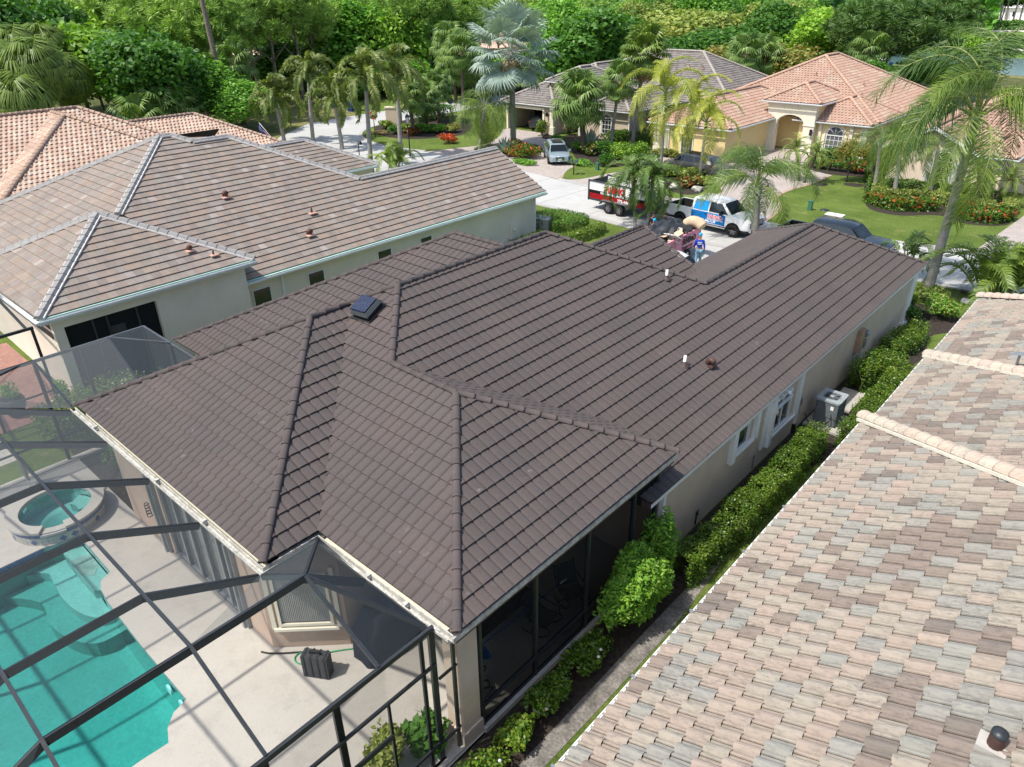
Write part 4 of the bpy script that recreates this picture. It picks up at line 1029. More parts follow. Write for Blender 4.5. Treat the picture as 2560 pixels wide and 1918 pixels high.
m_sandy = mat('sandy_soil', (.20, .185, .165), .97, .45, 2.5, .5, 40, scale2=14, var2=.4)
m_sandb = mat('bunker_sand', (.62, .58, .52), .97, .05, .5)

HOLE = [(-24.6, -3.0), (-6.9, -3.0), (-6.9, 13.2), (-24.6, 13.2)]
sheet('ground', [(-500, -120), (400, -120), (400, 900), (-500, 900)], -.012, m_rough, holes=[HOLE[::-1]])
# lawns
sheet('lawn', [(-60, -10), (-24.62, -10), (-24.62, 13.2), (-6.9, 13.22), (-6.9, -3.02), (-24.6, -3.02), (-24.6, -10), (20, -10), (20, 45), (-70, 45), (-64, 30)], -.006, m_lawn)
far_lawn = [(-69, 47), (-60, 46), (-20, 44), (40, 46), (40, 62), (-22, 62), (-40, 64), (-60, 64), (-69, 72), (-69, 130), (-76, 130)]
sheet('lawn', [(-75, 44), (60, 44), (60, 100), (-75, 100)], -.008, m_lawn)
sheet('lawn', [(-100, 56), (-76, 56), (-76, 110), (-100, 100)], -.007, m_lawn)
sheet('lawn', [(-100, 36), (-72, 36), (-62, 44), (-76, 58), (-95, 62)], -.004, m_dry)
# side yard strip between the houses
sheet('dirt_strip', spline([(-6.9, -2.5), (-5.9, -2.5), (-5.82, 6), (-5.75, 10), (-5.7, 13), (-5.72, 17), (-5.65, 20), (-5.0, 22), (-4.7, 25), (-4.9, 28.0), (-5.3, 29.5), (-5.2, 31), (-5.6, 33), (-5.0, 34.3), (-5.2, 36), (-6.4, 36.8), (-8.5, 36), (-6.95, 34)], 4), .0, m_mulch)
sheet('sandy_path', spline([(-5.95, -2.4), (-5.62, -2.4), (-5.55, 6), (-5.5, 9), (-5.5, 12), (-5.75, 14.5), (-5.9, 12.5), (-5.92, 9), (-5.95, 5)], 5), .004, m_sandy)
# streets
street = [(60, 43.5), (-2, 40.7), (-5.8, 40.2), (-8.5, 40.0), (-16, 39.0), (-23, 38.5), (-29, 38.9), (-33, 39.2), (-45, 38.5), (-55, 37.3), (-62, 36.3), (-66, 37.5), (-72, 43), (-77, 50), (-77.5, 58), (-77.5, 66), (-76.5, 74), (-76, 90), (-76, 150),
          (-69, 150), (-69.3, 76), (-69.6, 66), (-69.6, 58), (-69.0, 53), (-66.5, 49.3), (-62.6, 47.1), (-58.3, 46.3), (-53.4, 47.0), (-46, 47.3), (-41.1, 46.8), (-36.5, 45.9), (-31, 44.9), (-26.9, 44.2), (-18, 44.6), (-12.5, 45.4), (-6.4, 46.6), (0, 47.8), (60, 52)]
sheet('street', street[::-1], .004, m_street)
def strip(name, pts, w, z, m, h=0.0, z0=None):
    """flat or raised band along a plan polyline"""
    L_ = []; R_ = []
    n = len(pts)
    for i, p in enumerate(pts):
        a = Vector((*pts[max(i-1, 0)], 0)); b = Vector((*pts[min(i+1, n-1)], 0)); d = (b-a).normalized(); nr = Vector((-d.y, d.x, 0))
        L_.append((p[0]+nr.x*w/2, p[1]+nr.y*w/2)); R_.append((p[0]-nr.x*w/2, p[1]-nr.y*w/2))
    mb = MB(); V = []
    for l, r in zip(L_, R_): V += [(*l, z), (*r, z), (*l, z-h-.004), (*r, z-h-.004)]
    F = []
    for i in range(n-1):
        a = i*4; F += [(a, a+1, a+5, a+4)]
        if h: F += [(a+1, a+3, a+7, a+5), (a, a+4, a+6, a+2)]
    if h: F += [(0, 2, 3, 1), ((n-1)*4, (n-1)*4+1, (n-1)*4+3, (n-1)*4+2)]
    mb.add(V, F); return mb.build(name, m, kind='structure')
strip('kerb', spline([(60, 43.4), (-5.8, 40.1), (-16, 38.9), (-23, 38.4), (-33, 39.1), (-45, 38.4), (-62, 36.2)], 5), .45, .05, m_kerb, .05)
strip('kerb', spline([(-69.4, 100), (-69.6, 66), (-69.6, 58), (-69.0, 53), (-66.5, 49.4), (-62.6, 47.2), (-58.3, 46.4), (-53.6, 47.1)], 5), .4, .05, m_kerb, .05)
strip('kerb', spline([(-36.5, 46.1), (-31, 45.1), (-26.9, 44.4), (-18, 44.8), (-12.5, 45.6), (-6.4, 46.8), (0, 48), (60, 52.2)], 5), .4, .05, m_kerb, .05)
# joints in the street
mb = MB()
for x in np.arange(-60, 30, 4.5): mb.bar((x, 38.6, .009), (x+.3, 46.2, .009), .03, .004)
mb.build('street_joints', mat('joint', (.2, .2, .19), .9), kind='structure')
sheet('pavement', [(-89, 78), (-86.5, 78), (-86.5, 100), (-89, 100)], .004, m_street)
# driveways
dA = spline([(-53.4, 47.0), (-52.6, 49.5), (-51.6, 53), (-53.2, 57), (-55.9, 60.5)], 4) + [(-55.9, 61.6), (-50.9, 61.6)] + spline([(-49.2, 60.0), (-46.6, 58.2), (-43.6, 56.0), (-40.4, 52.6), (-38.2, 50.3), (-37.2, 47.8), (-36.6, 46.0)], 4) + [(-41.1, 46.7), (-46, 47.2)]
sheet('driveway', dA[::-1], .008, m_paver)
strip('driveway_border', spline([(-43.6, 56.0), (-40.4, 52.6), (-38.2, 50.3), (-37.2, 47.8), (-36.6, 46.1)], 6), .3, .013, m_border)
strip('driveway_border', spline([(-41.1, 46.9), (-43.5, 48.2), (-44.2, 51.0), (-46.2, 55.0)], 6), .3, .013, m_border)
dB = spline([(-36.4, 46.0), (-35.2, 47.2), (-34.8, 49.8), (-34.6, 52.6), (-34.6, 54.4), (-35, 56)], 4) + [(-34.8, 59.1), (-29.2, 59.1), (-28.8, 69), (-24.5, 70), (-24.5, 67.5), (-23.2, 61.9), (-20.2, 60.7)] + spline([(-20.4, 57.1), (-20.9, 54), (-20.7, 51.5), (-19.2, 48.5), (-18.6, 44.7)], 4) + [(-22, 44.4), (-26.9, 44.3), (-31, 44.9)]
isl = GP(qA, [(1000, 380), (1060, 425), (1250, 402), (1450, 382), (1496, 330), (1480, 250), (1300, 215), (1000, 170), (880, 190), (820, 260)])
sheet('driveway', dB[::-1], .008, m_paver, holes=[])
strip('driveway_border', spline([(-20.4, 60.5), (-20.4, 57.1), (-20.9, 54), (-20.7, 51.5), (-19.2, 48.5), (-18.7, 45)], 6), .3, .013, m_border)
sheet('planting_bed', spline([(-31.5, 54.2), (-30.5, 50.5), (-28.2, 47.6), (-26.2, 46.6), (-24.8, 47.8), (-24.4, 49.6), (-25.0, 51.2), (-27.3, 53.2)], 4, True)[::-1], .014, m_lawn)
sheet('planting_bed', spline([(-31.2, 53.9), (-30.2, 50.9), (-28.2, 48.6), (-26.0, 48.0), (-25.4, 49.8), (-26.2, 51.4), (-28, 53)], 4, True)[::-1], .018, m_mulch)
sheet('driveway', [(-7.0, 46.8), (-3.5, 47.3), (-3.0, 60), (-6.0, 62)], .008, m_paver)
sheet('driveway', [(-21.5, 34), (-14.6, 34), (-14.8, 39.1), (-19.0, 38.8), (-23.2, 38.6)], .008, m_street)
# grass island between the two drives
sheet('grass_island', spline(GP(qB, [(930, 1040), (960, 1095), (1120, 1095), (1400, 1040), (1640, 990), (1340, 960), (1050, 960)]), 5, True), .016, m_lawn)
# beds
def bed(pts, z=.004, m=None): return sheet('planting_bed', spline(pts, 5, True), z, m or m_mulch)
bed(GP(q2, [(230, 850), (300, 880), (480, 895), (680, 880), (800, 860), (850, 790), (700, 735), (420, 770), (250, 800)]), .0)
bed([(-49.8, 50.0), (-46.8, 49.4), (-44.8, 50.8), (-44.6, 53.5), (-47, 56.0), (-50.3, 55.5), (-51.2, 52)], .018)
bed([(-41.6, 62.4), (-47.5, 63.5), (-47.8, 60.4), (-44, 57), (-40.4, 53.4), (-38, 51.6), (-35.8, 51.9), (-35.2, 56), (-36.5, 61)], .012)
bed([(-50.2, 61.0), (-49.2, 59.2), (-47.6, 59.0), (-47.3, 60.6), (-48.8, 61.4)], .013)
bed(GP(q3, [(1185, 1250), (1215, 1340), (1400, 1385), (1660, 1385), (1850, 1440), (2080, 1450), (2140, 1400), (2100, 1290), (1700, 1200), (1330, 1130), (1200, 1150)]), .0)
bed([(-23.6, 67.8), (-23, 62.4), (-20.4, 61.0), (-17.5, 62), (-16.6, 62), (-17.0, 68)], .0)
for p in ((-20.0, 57.2), (-17.8, 58.6)): bed([(p[0]+.75*math.cos(a), p[1]+.6*math.sin(a)) for a in np.linspace(0, 2*PI, 7)[:-1]], .002)
# golf course, pond
sheet('fairway', spline([(-38, 180), (-52, 192), (-62, 230), (-64, 290), (-78, 360), (-110, 480), (-60, 560), (90, 560), (120, 300), (60, 185), (0, 178)], 5, True), .02, grass_mat('fairway_grass', (.12, .22, .04), (.18, .28, .06), (.32, .30, .14), .03, .6))
for pts in ([(-57, 289), (-53, 325), (-40, 335), (-30, 290), (-44, 282)], [(-72, 330), (-66, 345), (-74, 362), (-80, 345)], [(-66, 352), (-60, 372), (-72, 400), (-74, 372)], [(-38, 208), (-20, 214), (0, 208), (-10, 200)]):
    bed(pts, .06, m_sandb)
def water_mat(name, col, rough, bs, bst):
    m, nt, b = new_mat(name); b.inputs['Base Color'].default_value = (*col, 1); b.inputs['Roughness'].default_value = rough; b.inputs['Specular IOR Level'].default_value = .6
    bump(nt, b, pos_noise(nt, bs, 4, .6), bst, .1); return m
sheet('pond', spline([(-44, 158), (-52, 172), (-51.5, 190), (-43, 190), (-20, 182), (20, 180), (40, 160), (10, 148), (-25, 150)], 5, True)[::-1], .03, water_mat('pond_water', (.10, .17, .19), .12, .8, .3))
sheet('pond_bank', spline([(-41, 156), (-53, 170), (-54, 192), (-43, 194), (-20, 186), (24, 184), (48, 160), (10, 144), (-25, 146)], 5, True)[::-1], .01, m_dry)
sheet('hidden_lane', [(-110, 96), (-60, 130), (-62, 134), (-112, 100)], .0, m_street).name = 'far_lane'
# ================================================================== POOL DECK, POOL, SPA
DZ = .03
pool = [(-20.0, -2.9), (-11.64, -2.9), (-11.64, 1.62), (-11.60, 2.19), (-11.95, 2.33), (-12.21, 2.59), (-12.32, 2.92), (-14.6, 2.92), (-16.54, 2.97), (-17.13, 3.03), (-17.46, 3.15), (-17.63, 3.46), (-19.83, 3.48), (-19.80, 3.2), (-19.93, 2.8), (-20.0, 2.6)]
SPC = (-21.05, 3.42)
spa_hole = [(SPC[0]+1.0*math.cos(a), SPC[1]+1.0*math.sin(a)) for a in np.linspace(0, 2*PI, 33)[:-1]]
deck_out = [(-24.15, -3.05), (-6.93, -3.05), (-6.93, 13.05), (-10.9, 13.05), (-10.9, 6.15), (-12.1, 4.97), (-24.15, 4.97)]
sheet('pool_deck', deck_out, DZ, m_deck, holes=[pool[::-1], spa_hole[::-1]])
sheet('side_bed', [(-24.62, 4.97), (-19.6, 4.97), (-19.6, 13.2), (-24.62, 13.2)], .0, m_mulch)
sheet('lawn_strip', [(-24.8, -3), (-24.16, -3), (-24.16, 5), (-24.8, 5)], -.002, m_lawn)
pl_thing = thing('swimming_pool', 'turquoise swimming pool with curved steps set in the cream deck', 'pool', (-16, 0, 0))
plaster = mat('pool_plaster', (.14, .34, .31), .7, .07, 1.2, scale2=12, var2=.12)
plaster_s = mat('step_plaster', (.30, .46, .44), .7, .07, 1.2, scale2=12, var2=.12)
stain = mat('stained_plaster', (.34, .36, .34), .8, .3, 3)
mb = MB(); n = len(pool)
def fl(p): return -1.15-.55*max(0, min(1, (p[0]+18)/7))*(1 if p[1] < 2 else .8)
V = [(*p, DZ-.012) for p in pool]+[(p[0], p[1], -.18) for p in pool]+[(p[0], p[1], fl(p)) for p in pool]
F = [(i, i+n, (i+1) % n+n, (i+1) % n)[::-1] for i in range(n)]
mb.add(V, [f[::-1] for f in F]+[(i+n, i+2*n, (i+1) % n+2*n, (i+1) % n+n) for i in range(n)])
loops = [[Vector((*p, 0)) for p in pool]]
for t in tessellate_polygon(loops): mb.add([(*pool[i], fl(pool[i])) for i in t], [(0, 1, 2)])
hpart('basin', mb, plaster, pl_thing)
def step(poly, z, m): mb = MB(); mb.prism(poly, -1.6, z); hpart('step', mb, m, pl_thing)
st1 = [(-19.98, 2.0)] + spline([(-19.98, 2.15), (-19.6, 2.45), (-19.2, 2.42), (-18.3, 2.36), (-17.5, 2.45), (-16.9, 2.7), (-16.75, 3.0)], 4) + [(-17.63, 3.05), (-19.9, 3.05)]
st2 = [(-19.98, 1.2)] + spline([(-19.98, 1.35), (-19.0, 1.95), (-18.0, 1.85), (-17.1, 2.0), (-16.4, 2.4), (-16.3, 3.0)], 4) + [(-19.9, 3.0)]
step([(-19.85, 2.98), (-19.5, 2.93), (-17.63, 2.95), (-17.5, 3.1), (-17.66, 3.44), (-19.82, 3.46)], -.28, plaster_s)
step(st1, -.55, plaster_s); step(st2, -.85, plaster)
mb = MB(); mb.prism([(-19.3, 2.96), (-18.5, 2.96), (-18.2, 3.2), (-18.5, 3.42), (-19.2, 3.44)], -.29, -.272); hpart('rust_stain', mb, stain, pl_thing)
tileb = mat('blue_tile', (.05, .10, .24), .3, .4, 14, spec=.6, scale2=50, var2=.5); tilec = mat('cream_tile', (.42, .42, .38), .4, .12, 8)
for i in range(30):
    y = 2.45-.155*i
    if y < -2.2: break
    mb = MB(); mb.box(-19.995, -19.97, y, y+.145, -.135, .012); hpart('tile', mb, tileb, pl_thing)
for i in range(5):
    x = -13.0-i*0; break
mb = MB()
for (x, y) in ((-13.2, 2.9), (-12.6, 2.9), (-11.66, -.3)): mb.tube([(x, y, -.35), (x, y-.05, -.35)], .13, 10)
hpart('return_fitting', mb, mat('fitting', (.5, .75, .8), .4), pl_thing)
p = G(*crop(0, 1278, 2.572)(845, 1625), -1.5); mb = MB(); mb.lathe([(.0, .03), (.16, .03), (.17, 0)], 16, c=(p.x, p.y, -1.62)); hpart('drain', mb, MATS['fitting'], pl_thing)
def water_vol(name):
    m = bpy.data.materials.new(name); m.use_nodes = True; nt = m.node_tree; nt.nodes.clear()
    out = _n(nt, 'ShaderNodeOutputMaterial'); t = _n(nt, 'ShaderNodeBsdfTransparent'); g = _n(nt, 'ShaderNodeBsdfGlossy'); g.inputs['Roughness'].default_value = .03
    fr = _n(nt, 'ShaderNodeFresnel'); fr.inputs['IOR'].default_value = 1.33; mx = _n(nt, 'ShaderNodeMixShader')
    bp = _n(nt, 'ShaderNodeBump'); bp.inputs['Strength'].default_value = .12; bp.inputs['Distance'].default_value = .05; nt.links.new(pos_noise(nt, 3.2, 3, .5), bp.inputs['Height'])
    nt.links.new(bp.outputs[0], g.inputs['Normal']); nt.links.new(bp.outputs[0], fr.inputs['Normal'])
    t.inputs[0].default_value = (.80, .985, .975, 1)
    nt.links.new(fr.outputs[0], mx.inputs[0]); nt.links.new(t.outputs[0], mx.inputs[1]); nt.links.new(g.outputs[0], mx.inputs[2]); nt.links.new(mx.outputs[0], out.inputs[0])
    va = _n(nt, 'ShaderNodeVolumeAbsorption'); va.inputs[0].default_value = (.12, .82, .82, 1); va.inputs[1].default_value = .42; nt.links.new(va.outputs[0], out.inputs[1])
    return m
m_water = water_vol('pool_water')
mb = MB(); mb.prism([(p[0]*.9999, p[1]*.9999) for p in pool], -2.2, -.10); o = hpart('water', mb, m_water, pl_thing)
# spa
spa = thing('spa', 'round raised spa with blue tile band beside the pool', 'spa', (*SPC, 0))
NA = 48; sp_a0, sp_a1 = -.62, -.18     # spillway notch
mb = MB()
def ringpt(r, a): return (r*math.cos(a), r*math.sin(a))
for i in range(NA):
    a0, a1 = 2*PI*i/NA, 2*PI*(i+1)/NA; am = (a0+a1)/2; am = am-2*PI if am > PI else am
    zt = .50 if not (sp_a0 < am < sp_a1) else .40
    p = [ringpt(.93, a0), ringpt(1.27, a0), ringpt(1.27, a1), ringpt(.93, a1)]
    mb.prism(p, zt-.07, zt)
mb.build('coping', m_trim if 0 else m_deck, spa)
mb = MB()
for i in range(NA):
    a0, a1 = 2*PI*i/NA, 2*PI*(i+1)/NA
    mb.prism([ringpt(.97, a0), ringpt(1.20, a0), ringpt(1.20, a1), ringpt(.97, a1)], -1.2, .42)
mb.build('wall', mat('spa_grout', (.4, .39, .35), .8, .1, 5), spa)
mb = MB(); mb.lathe([(0, -.6), (.45, -.6), (.46, -.12), (.95, -.10), (.97, -.10), (.97, .42)], 32); mb.build('basin', plaster_s, spa)
mb = MB(); mb.prism([ringpt(.5, a) for a in np.linspace(1.2, 2.2, 6)]+[ringpt(.94, a) for a in np.linspace(2.2, 1.2, 6)], -.1, .15); mb.build('seat', plaster_s, spa)
for i in range(52):
    a = 2*PI*i/52; aa = a-2*PI if a > PI else a
    for row, (z0, z1) in enumerate(((.28, .41), (.145, .27), (.01, .135))):
        if row and not (-2.4 < aa < 1.0): continue
        m_ = tileb if row == 0 else tilec
        mb = MB(); w = .068; r0, r1 = 1.2, 1.215
        M2 = Matrix.Rotation(a, 4, 'Z'); mb.box(r0, r1, -w, w, z0, z1, M=M2); mb.build('tile', m_, spa)
    if i % 5 == 0 and -2.4 < aa < 1.0:
        mb = MB(); M2 = Matrix.Rotation(a, 4, 'Z'); mb.add([M2 @ Vector(v) for v in ((1.22, -.10, .14), (1.22, 0, .04), (1.22, .10, .14), (1.22, 0, .24))], [(0, 1, 2, 3)]); mb.build('diamond_tile', tileb, spa)
mb = MB(); mb.prism([ringpt(.969, a) for a in np.linspace(0, 2*PI, 33)[:-1]], -.7, .34); mb.build('water', m_water, spa)

# ================================================================== SCREEN ENCLOSURE OVER THE POOL
cg = thing('pool_cage', 'large dark aluminium screen enclosure over the pool behind the brown roofed house', 'screen enclosure', (-16, 1, 0))
def cbeam(name, pts, w, h, m=None):
    mb = MB()
    for a, b in zip(pts[:-1], pts[1:]): mb.bar(a, b, w, h)
    return hpart(name, mb, m or m_bronze, cg)
zf, yr1, yr2, yf, zr = 4.6, 2.42, .32, -1.6, 3.72
for x in (-20.05, -17.72, -15.37, -12.98, -10.64):
    cbeam('beam', [(x, 4.42, 3.62), (x, yr1, zf), (x, yr2, zf), (x, yf, zr)], .05, .16)
N_ = (-8.99, 4.48, zf)
cbeam('beam', [N_, (-8.99, yr1, zf), (-8.99, yr2, zf), (-8.99, yf, zr)], .05, .16)
for y in (yr1, yr2):
    cbeam('purlin', [(-23.95, y, zr+.02), (-20.05, y, zf+.02), (-8.99, y, zf+.02), (-7.1, y, zr+.05)], .055, .05)
cbeam('purlin', [N_, (-7.1, 4.48, zr+.05)], .06, .06)
cbeam('beam', [(-10.62, 4.42, 3.62), (-9.8, 4.45, 4.12), N_], .05, .12); cbeam('beam', [(-10.7, 5.78, 3.62), N_], .05, .08)
g_ = G(*crop(600, 1350, 4.418)(1410, 425), 3.6); cbeam('beam', [(g_.x, 5.68, 3.62), N_], .05, .16); cbeam('beam', [(-7.25, 5.62, 3.68), N_], .05, .08)
cbeam('rail', [(-7.1, 5.66, 3.75), (-7.1, yf, 3.75)], .06, .11); cbeam('rail', [(-7.1, 5.66, 2.82), (-7.1, yf, 2.82)], .05, .06)
cbeam('rail', [(-7.1, 5.66, .66), (-7.1, 4.6, .66)], .05, .06); cbeam('rail', [(-7.1, 3.62, .66), (-7.1, yf, .66)], .05, .06); cbeam('rail', [(-7.1, 5.7, .09), (-7.1, yf, .09)], .06, .06)
cbeam('rail', [(-7.1, 4.57, 1.98), (-7.1, 3.65, 1.98)], .04, .12)
for y in (5.62, 3.62, 2.38, .3, -1.58): cbeam('post', [(-7.1, y, .03), (-7.1, y, 3.7)], .12 if y > 3 else .09, .06)
cbeam('post', [(-7.1, 5.38, .03), (-7.1, 5.38, 3.7)], .07, .05); cbeam('post', [(-7.1, 4.57, .03), (-7.1, 4.57, 2.8)], .05, .04); cbeam('post', [(-7.05, 6.05, .03), (-7.05, 6.05, 3.5)], .07, .05)
cbeam('rail', [(-7.05, 5.66, 2.45), (-7.05, 6.1, 2.45)], .04, .05); cbeam('rail', [(-7.05, 5.66, .7), (-7.05, 6.1, .7)], .04, .05)
mb = MB(); mb.box(-7.2, -6.96, -3, 6.1, -.05, .09); hpart('curb', mb, m_conc, cg)
cbeam('rail', [(-23.98, yf, zr), (-23.98, 8.1, zr), (-20.2, 8.1, zr-.05)], .06, .09, m_frame_top)
cbeam('rafter', [(-23.98, 4.75, zr), (-20.35, 4.5, 3.62)], .06, .06); cbeam('rafter', [(-23.98, 6.95, zr), (-20.1, 6.3, 3.62)], .06, .06); cbeam('brace', [(-23.98, 6.95, zr+.01), (-22.0, 8.1, zr)], .04, .04, m_frame_top)
cbeam('rafter', [(-23.98, yr1, zr), (-23.98, 4.75, zr)], .05, .05); cbeam('brace', [(-23.98, 4.4, zr), (-22.2, yr1, 4.15)], .05, .06)
for y in (-1.6, .3, 2.4, 4.75, 6.1, 8.1): cbeam('post', [(-23.98, y, 0), (-23.98, y, zr-.02)], .10, .06)
cbeam('rail', [(-23.98, yf, 1.0), (-23.98, 8.1, 1.0), (-20.3, 8.1, 1.0)], .05, .06); cbeam('post', [(-22.0, 8.1, 0), (-22.0, 8.1, zr-.02)], .08, .06); cbeam('post', [(-20.3, 8.1, 0), (-20.3, 8.1, zr-.05)], .08, .06)
cbeam('rail', [(-23.98, yf, zr), (-7.1, yf, zr)], .06, .1)
for x in (-20.05, -17.72, -15.37, -12.98, -10.64, -8.99): cbeam('post', [(x, yf, 0), (x, yf, zr-.02)], .05, .1)
mb = MB(); mb.box(-24.1, -23.86, -1.7, 8.2, -.05, .08); hpart('curb', mb, m_conc, cg)
def spanel(pts, m=None):
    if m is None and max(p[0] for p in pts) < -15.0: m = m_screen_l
    mb = MB(); mb.add(pts, [tuple(range(len(pts)))]); hpart('screen_panel', mb, m or m_screen, cg)
xs = [-20.05, -17.72, -15.37, -12.98, -10.64]
for a, b in zip(xs[:-1], xs[1:]):
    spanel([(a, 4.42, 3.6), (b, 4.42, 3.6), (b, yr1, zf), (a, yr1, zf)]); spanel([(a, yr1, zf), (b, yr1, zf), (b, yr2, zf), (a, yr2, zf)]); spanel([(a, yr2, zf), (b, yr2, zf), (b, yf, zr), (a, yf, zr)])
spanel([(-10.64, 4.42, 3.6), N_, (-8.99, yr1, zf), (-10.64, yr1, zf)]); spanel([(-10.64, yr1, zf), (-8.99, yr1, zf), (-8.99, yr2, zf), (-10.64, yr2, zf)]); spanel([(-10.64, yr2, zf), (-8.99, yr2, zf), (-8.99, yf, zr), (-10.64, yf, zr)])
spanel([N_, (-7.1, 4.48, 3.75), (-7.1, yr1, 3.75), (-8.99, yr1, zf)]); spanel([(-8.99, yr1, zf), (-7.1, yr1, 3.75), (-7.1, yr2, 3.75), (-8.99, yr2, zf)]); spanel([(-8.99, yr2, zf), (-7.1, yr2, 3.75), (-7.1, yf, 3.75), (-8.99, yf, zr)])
spanel([N_, (-7.2, 5.62, 3.7), (-7.1, 4.48, 3.75)], m_screen_d); spanel([N_, (g_.x, 5.68, 3.62), (-7.2, 5.62, 3.7)], m_screen_d); spanel([N_, (-10.7, 5.78, 3.62), (g_.x, 5.68, 3.62)], m_screen_d); spanel([N_, (-10.64, 4.42, 3.62), (-10.7, 5.78, 3.62)], m_screen_d)
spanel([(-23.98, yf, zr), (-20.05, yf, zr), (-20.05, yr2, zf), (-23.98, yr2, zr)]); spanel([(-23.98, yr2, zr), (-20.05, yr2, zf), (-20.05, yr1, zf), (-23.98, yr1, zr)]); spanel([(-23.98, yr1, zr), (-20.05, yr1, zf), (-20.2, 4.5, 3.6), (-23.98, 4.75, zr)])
spanel([(-23.98, 4.75, zr), (-20.35, 4.5, 3.6), (-20.1, 6.3, 3.6), (-23.98, 6.95, zr)]); spanel([(-23.98, 6.95, zr), (-20.1, 6.3, 3.6), (-20.1, 8.1, 3.6), (-23.98, 8.1, zr)], m_screen_d)
for a, b in ((-1.6, .3), (.3, 2.4), (2.4, 4.75), (4.75, 6.1), (6.1, 8.1)): spanel([(-23.98, a, 0), (-23.98, b, 0), (-23.98, b, zr), (-23.98, a, zr)])
for a, b in ((-23.98, -22.0), (-22.0, -20.3)): spanel([(a, 8.1, 0), (b, 8.1, 0), (b, 8.1, zr), (a, 8.1, zr)])
for a, b in ((-1.58, .3), (.3, 2.38), (2.38, 3.62), (3.62, 5.38)): spanel([(-7.1, a, .1), (-7.1, b, .1), (-7.1, b, 3.7), (-7.1, a, 3.7)])

# neighbour's cage at the left edge
nc = thing('neighbour_pool_cage', 'dark screen enclosure frame at the corner of the cream neighbour house, left edge', 'screen enclosure', (-28, 3, 0))
mb = MB(); mb.bar((-27.55, 5.8, 3.45), (-27.55, -4, 3.45), .07, .1); mb.bar((-27.55, 5.8, 1.0), (-27.55, -4, 1.0), .05, .06)
for y in (5.75, 3.9, 2.1, .3): mb.bar((-27.55, y, 0), (-27.55, y, 3.4), .09, .06)
for y in (5.6, 3.9, 2.1, .3): mb.bar((-27.55, y, 3.45), (-33, y, 4.4), .06, .12)
hpart('frame', mb, m_bronze, nc)
mb = MB(); mb.add([(-27.55, -4, 3.45), (-27.55, 5.8, 3.45), (-33, 5.8, 4.4), (-33, -4, 4.4)], [(0, 1, 2, 3)]); hpart('screen_panel', mb, m_screen, nc)
sheet('lanai_floor', [(-36, -6), (-27.6, -6), (-27.6, 6.4), (-36, 6.4)], .02, m_paverb)
def pot_plant(loc, s, lab):
    e = thing('potted_plant', lab, 'potted plant', (*loc, .02)); mb = MB(); mb.lathe([(.14*s, 0), (.26*s, .25*s), (.28*s, .42*s), (.24*s, .5*s), (.2*s, .46*s)], 16); mb.build('pot', mat('terracotta_dark', (.06, .045, .04), .6), e)
    return e
pot_a = pot_plant((-28.6, 4.6), 1.5, 'round green plant in dark urn by the cream neighbour house lanai')
pot_b = pot_plant((-28.2, 6.1), 1.0, 'leafy plant in small dark pot beside the cream lanai corner')
# slab and strips behind the cage
sheet('concrete_slab', [(-27.3, 1.0), (-25.4, 1.0), (-25.4, 3.6), (-27.3, 3.6)], .004, m_conc)

# ================================================================== POOL SIDE THINGS
case = thing('equipment_case', 'grey black plastic carry case standing on the pool deck beside a hose', 'case', (-10.72, 5.22, DZ), .55)
mb = MB(); mb.box(-.30, .30, -.13, -.005, 0, .62); mb.box(-.30, .30, .005, .13, 0, .62)
casem = mat('case_plastic', (.055, .06, .064), .55, .15, 6); mb.build('shell', casem, case)
mb = MB()
for x in (-.24, -.08, .08, .24): mb.box(x-.02, x+.02, -.145, .145, .04, .63)
mb.build('rib', mat('case_rib', (.035, .038, .04), .5), case)
mb = MB(); mb.tube([(-.12, 0, .62), (-.12, 0, .70), (.12, 0, .70), (.12, 0, .62)], .018, 6); mb.build('handle', m_black, case)
def hose(name, lab, pts, r, m, cat='hose'):
    mb = MB(); mb.tube(spline(pts, 5), r, 6); o = mb.build(name, m); tag(o, lab, cat); return o
green_h = mat('green_hose', (.03, .30, .12), .4)
c7 = crop(600, 1350, 4.418)
def D7(*p): v = G(*c7(*p), DZ+.02); return (v.x, v.y, v.z)
hose('garden_hose', 'bright green garden hose coiled in a loop on the pool deck', [D7(1255, 1200), D7(1100, 1220), D7(900, 1250), D7(700, 1238), D7(610, 1290), D7(620, 1350), D7(690, 1370), D7(770, 1320), D7(790, 1280), D7(740, 1245), D7(690, 1243)], .016, green_h)
hose('suction_hose', 'black ribbed suction hose lying along the foot of the rose wall', [D7(235, 1235), D7(330, 1252), D7(500, 1250), D7(650, 1240), D7(800, 1240)], .022, m_black)
hose('power_cable', 'short black cable looped beside the plastic carry case', [D7(790, 1300), D7(745, 1350), D7(740, 1400), D7(790, 1425)], .012, m_black, 'cable')
grill = thing('covered_grill', 'barbecue grill under a dark navy fabric cover on the covered patio', 'grill', (-10.25, 6.8, DZ))
cov = mat('grill_cover', (.022, .027, .04), .8, .2, 3, .3, 6)
bm = bmesh.new()
prof = [(.44, .78, 0), (.43, .76, .3), (.40, .73, .8), (.38, .5, 1.0), (.30, .45, 1.22), (.12, .4, 1.3)]
prev = None; rings = []
for (hx, hy, z) in prof:
    ring = []
    for i in range(24):
        a = 2*PI*i/24; ca, sa = math.cos(a), math.sin(a); e = .42
        x = math.copysign(abs(ca)**e, ca)*hx*(1+.03*math.sin(a*7+z*3)*(1-z/1.4)); y = math.copysign(abs(sa)**e, sa)*hy*(1+.03*math.sin(a*9+z*2)*(1-z/1.4))
        ring.append(bm.verts.new((x, y, z)))
    rings.append(ring)
for r0, r1 in zip(rings[:-1], rings[1:]):
    for i in range(24): bm.faces.new((r0[i], r0[(i+1) % 24], r1[(i+1) % 24], r1[i]))
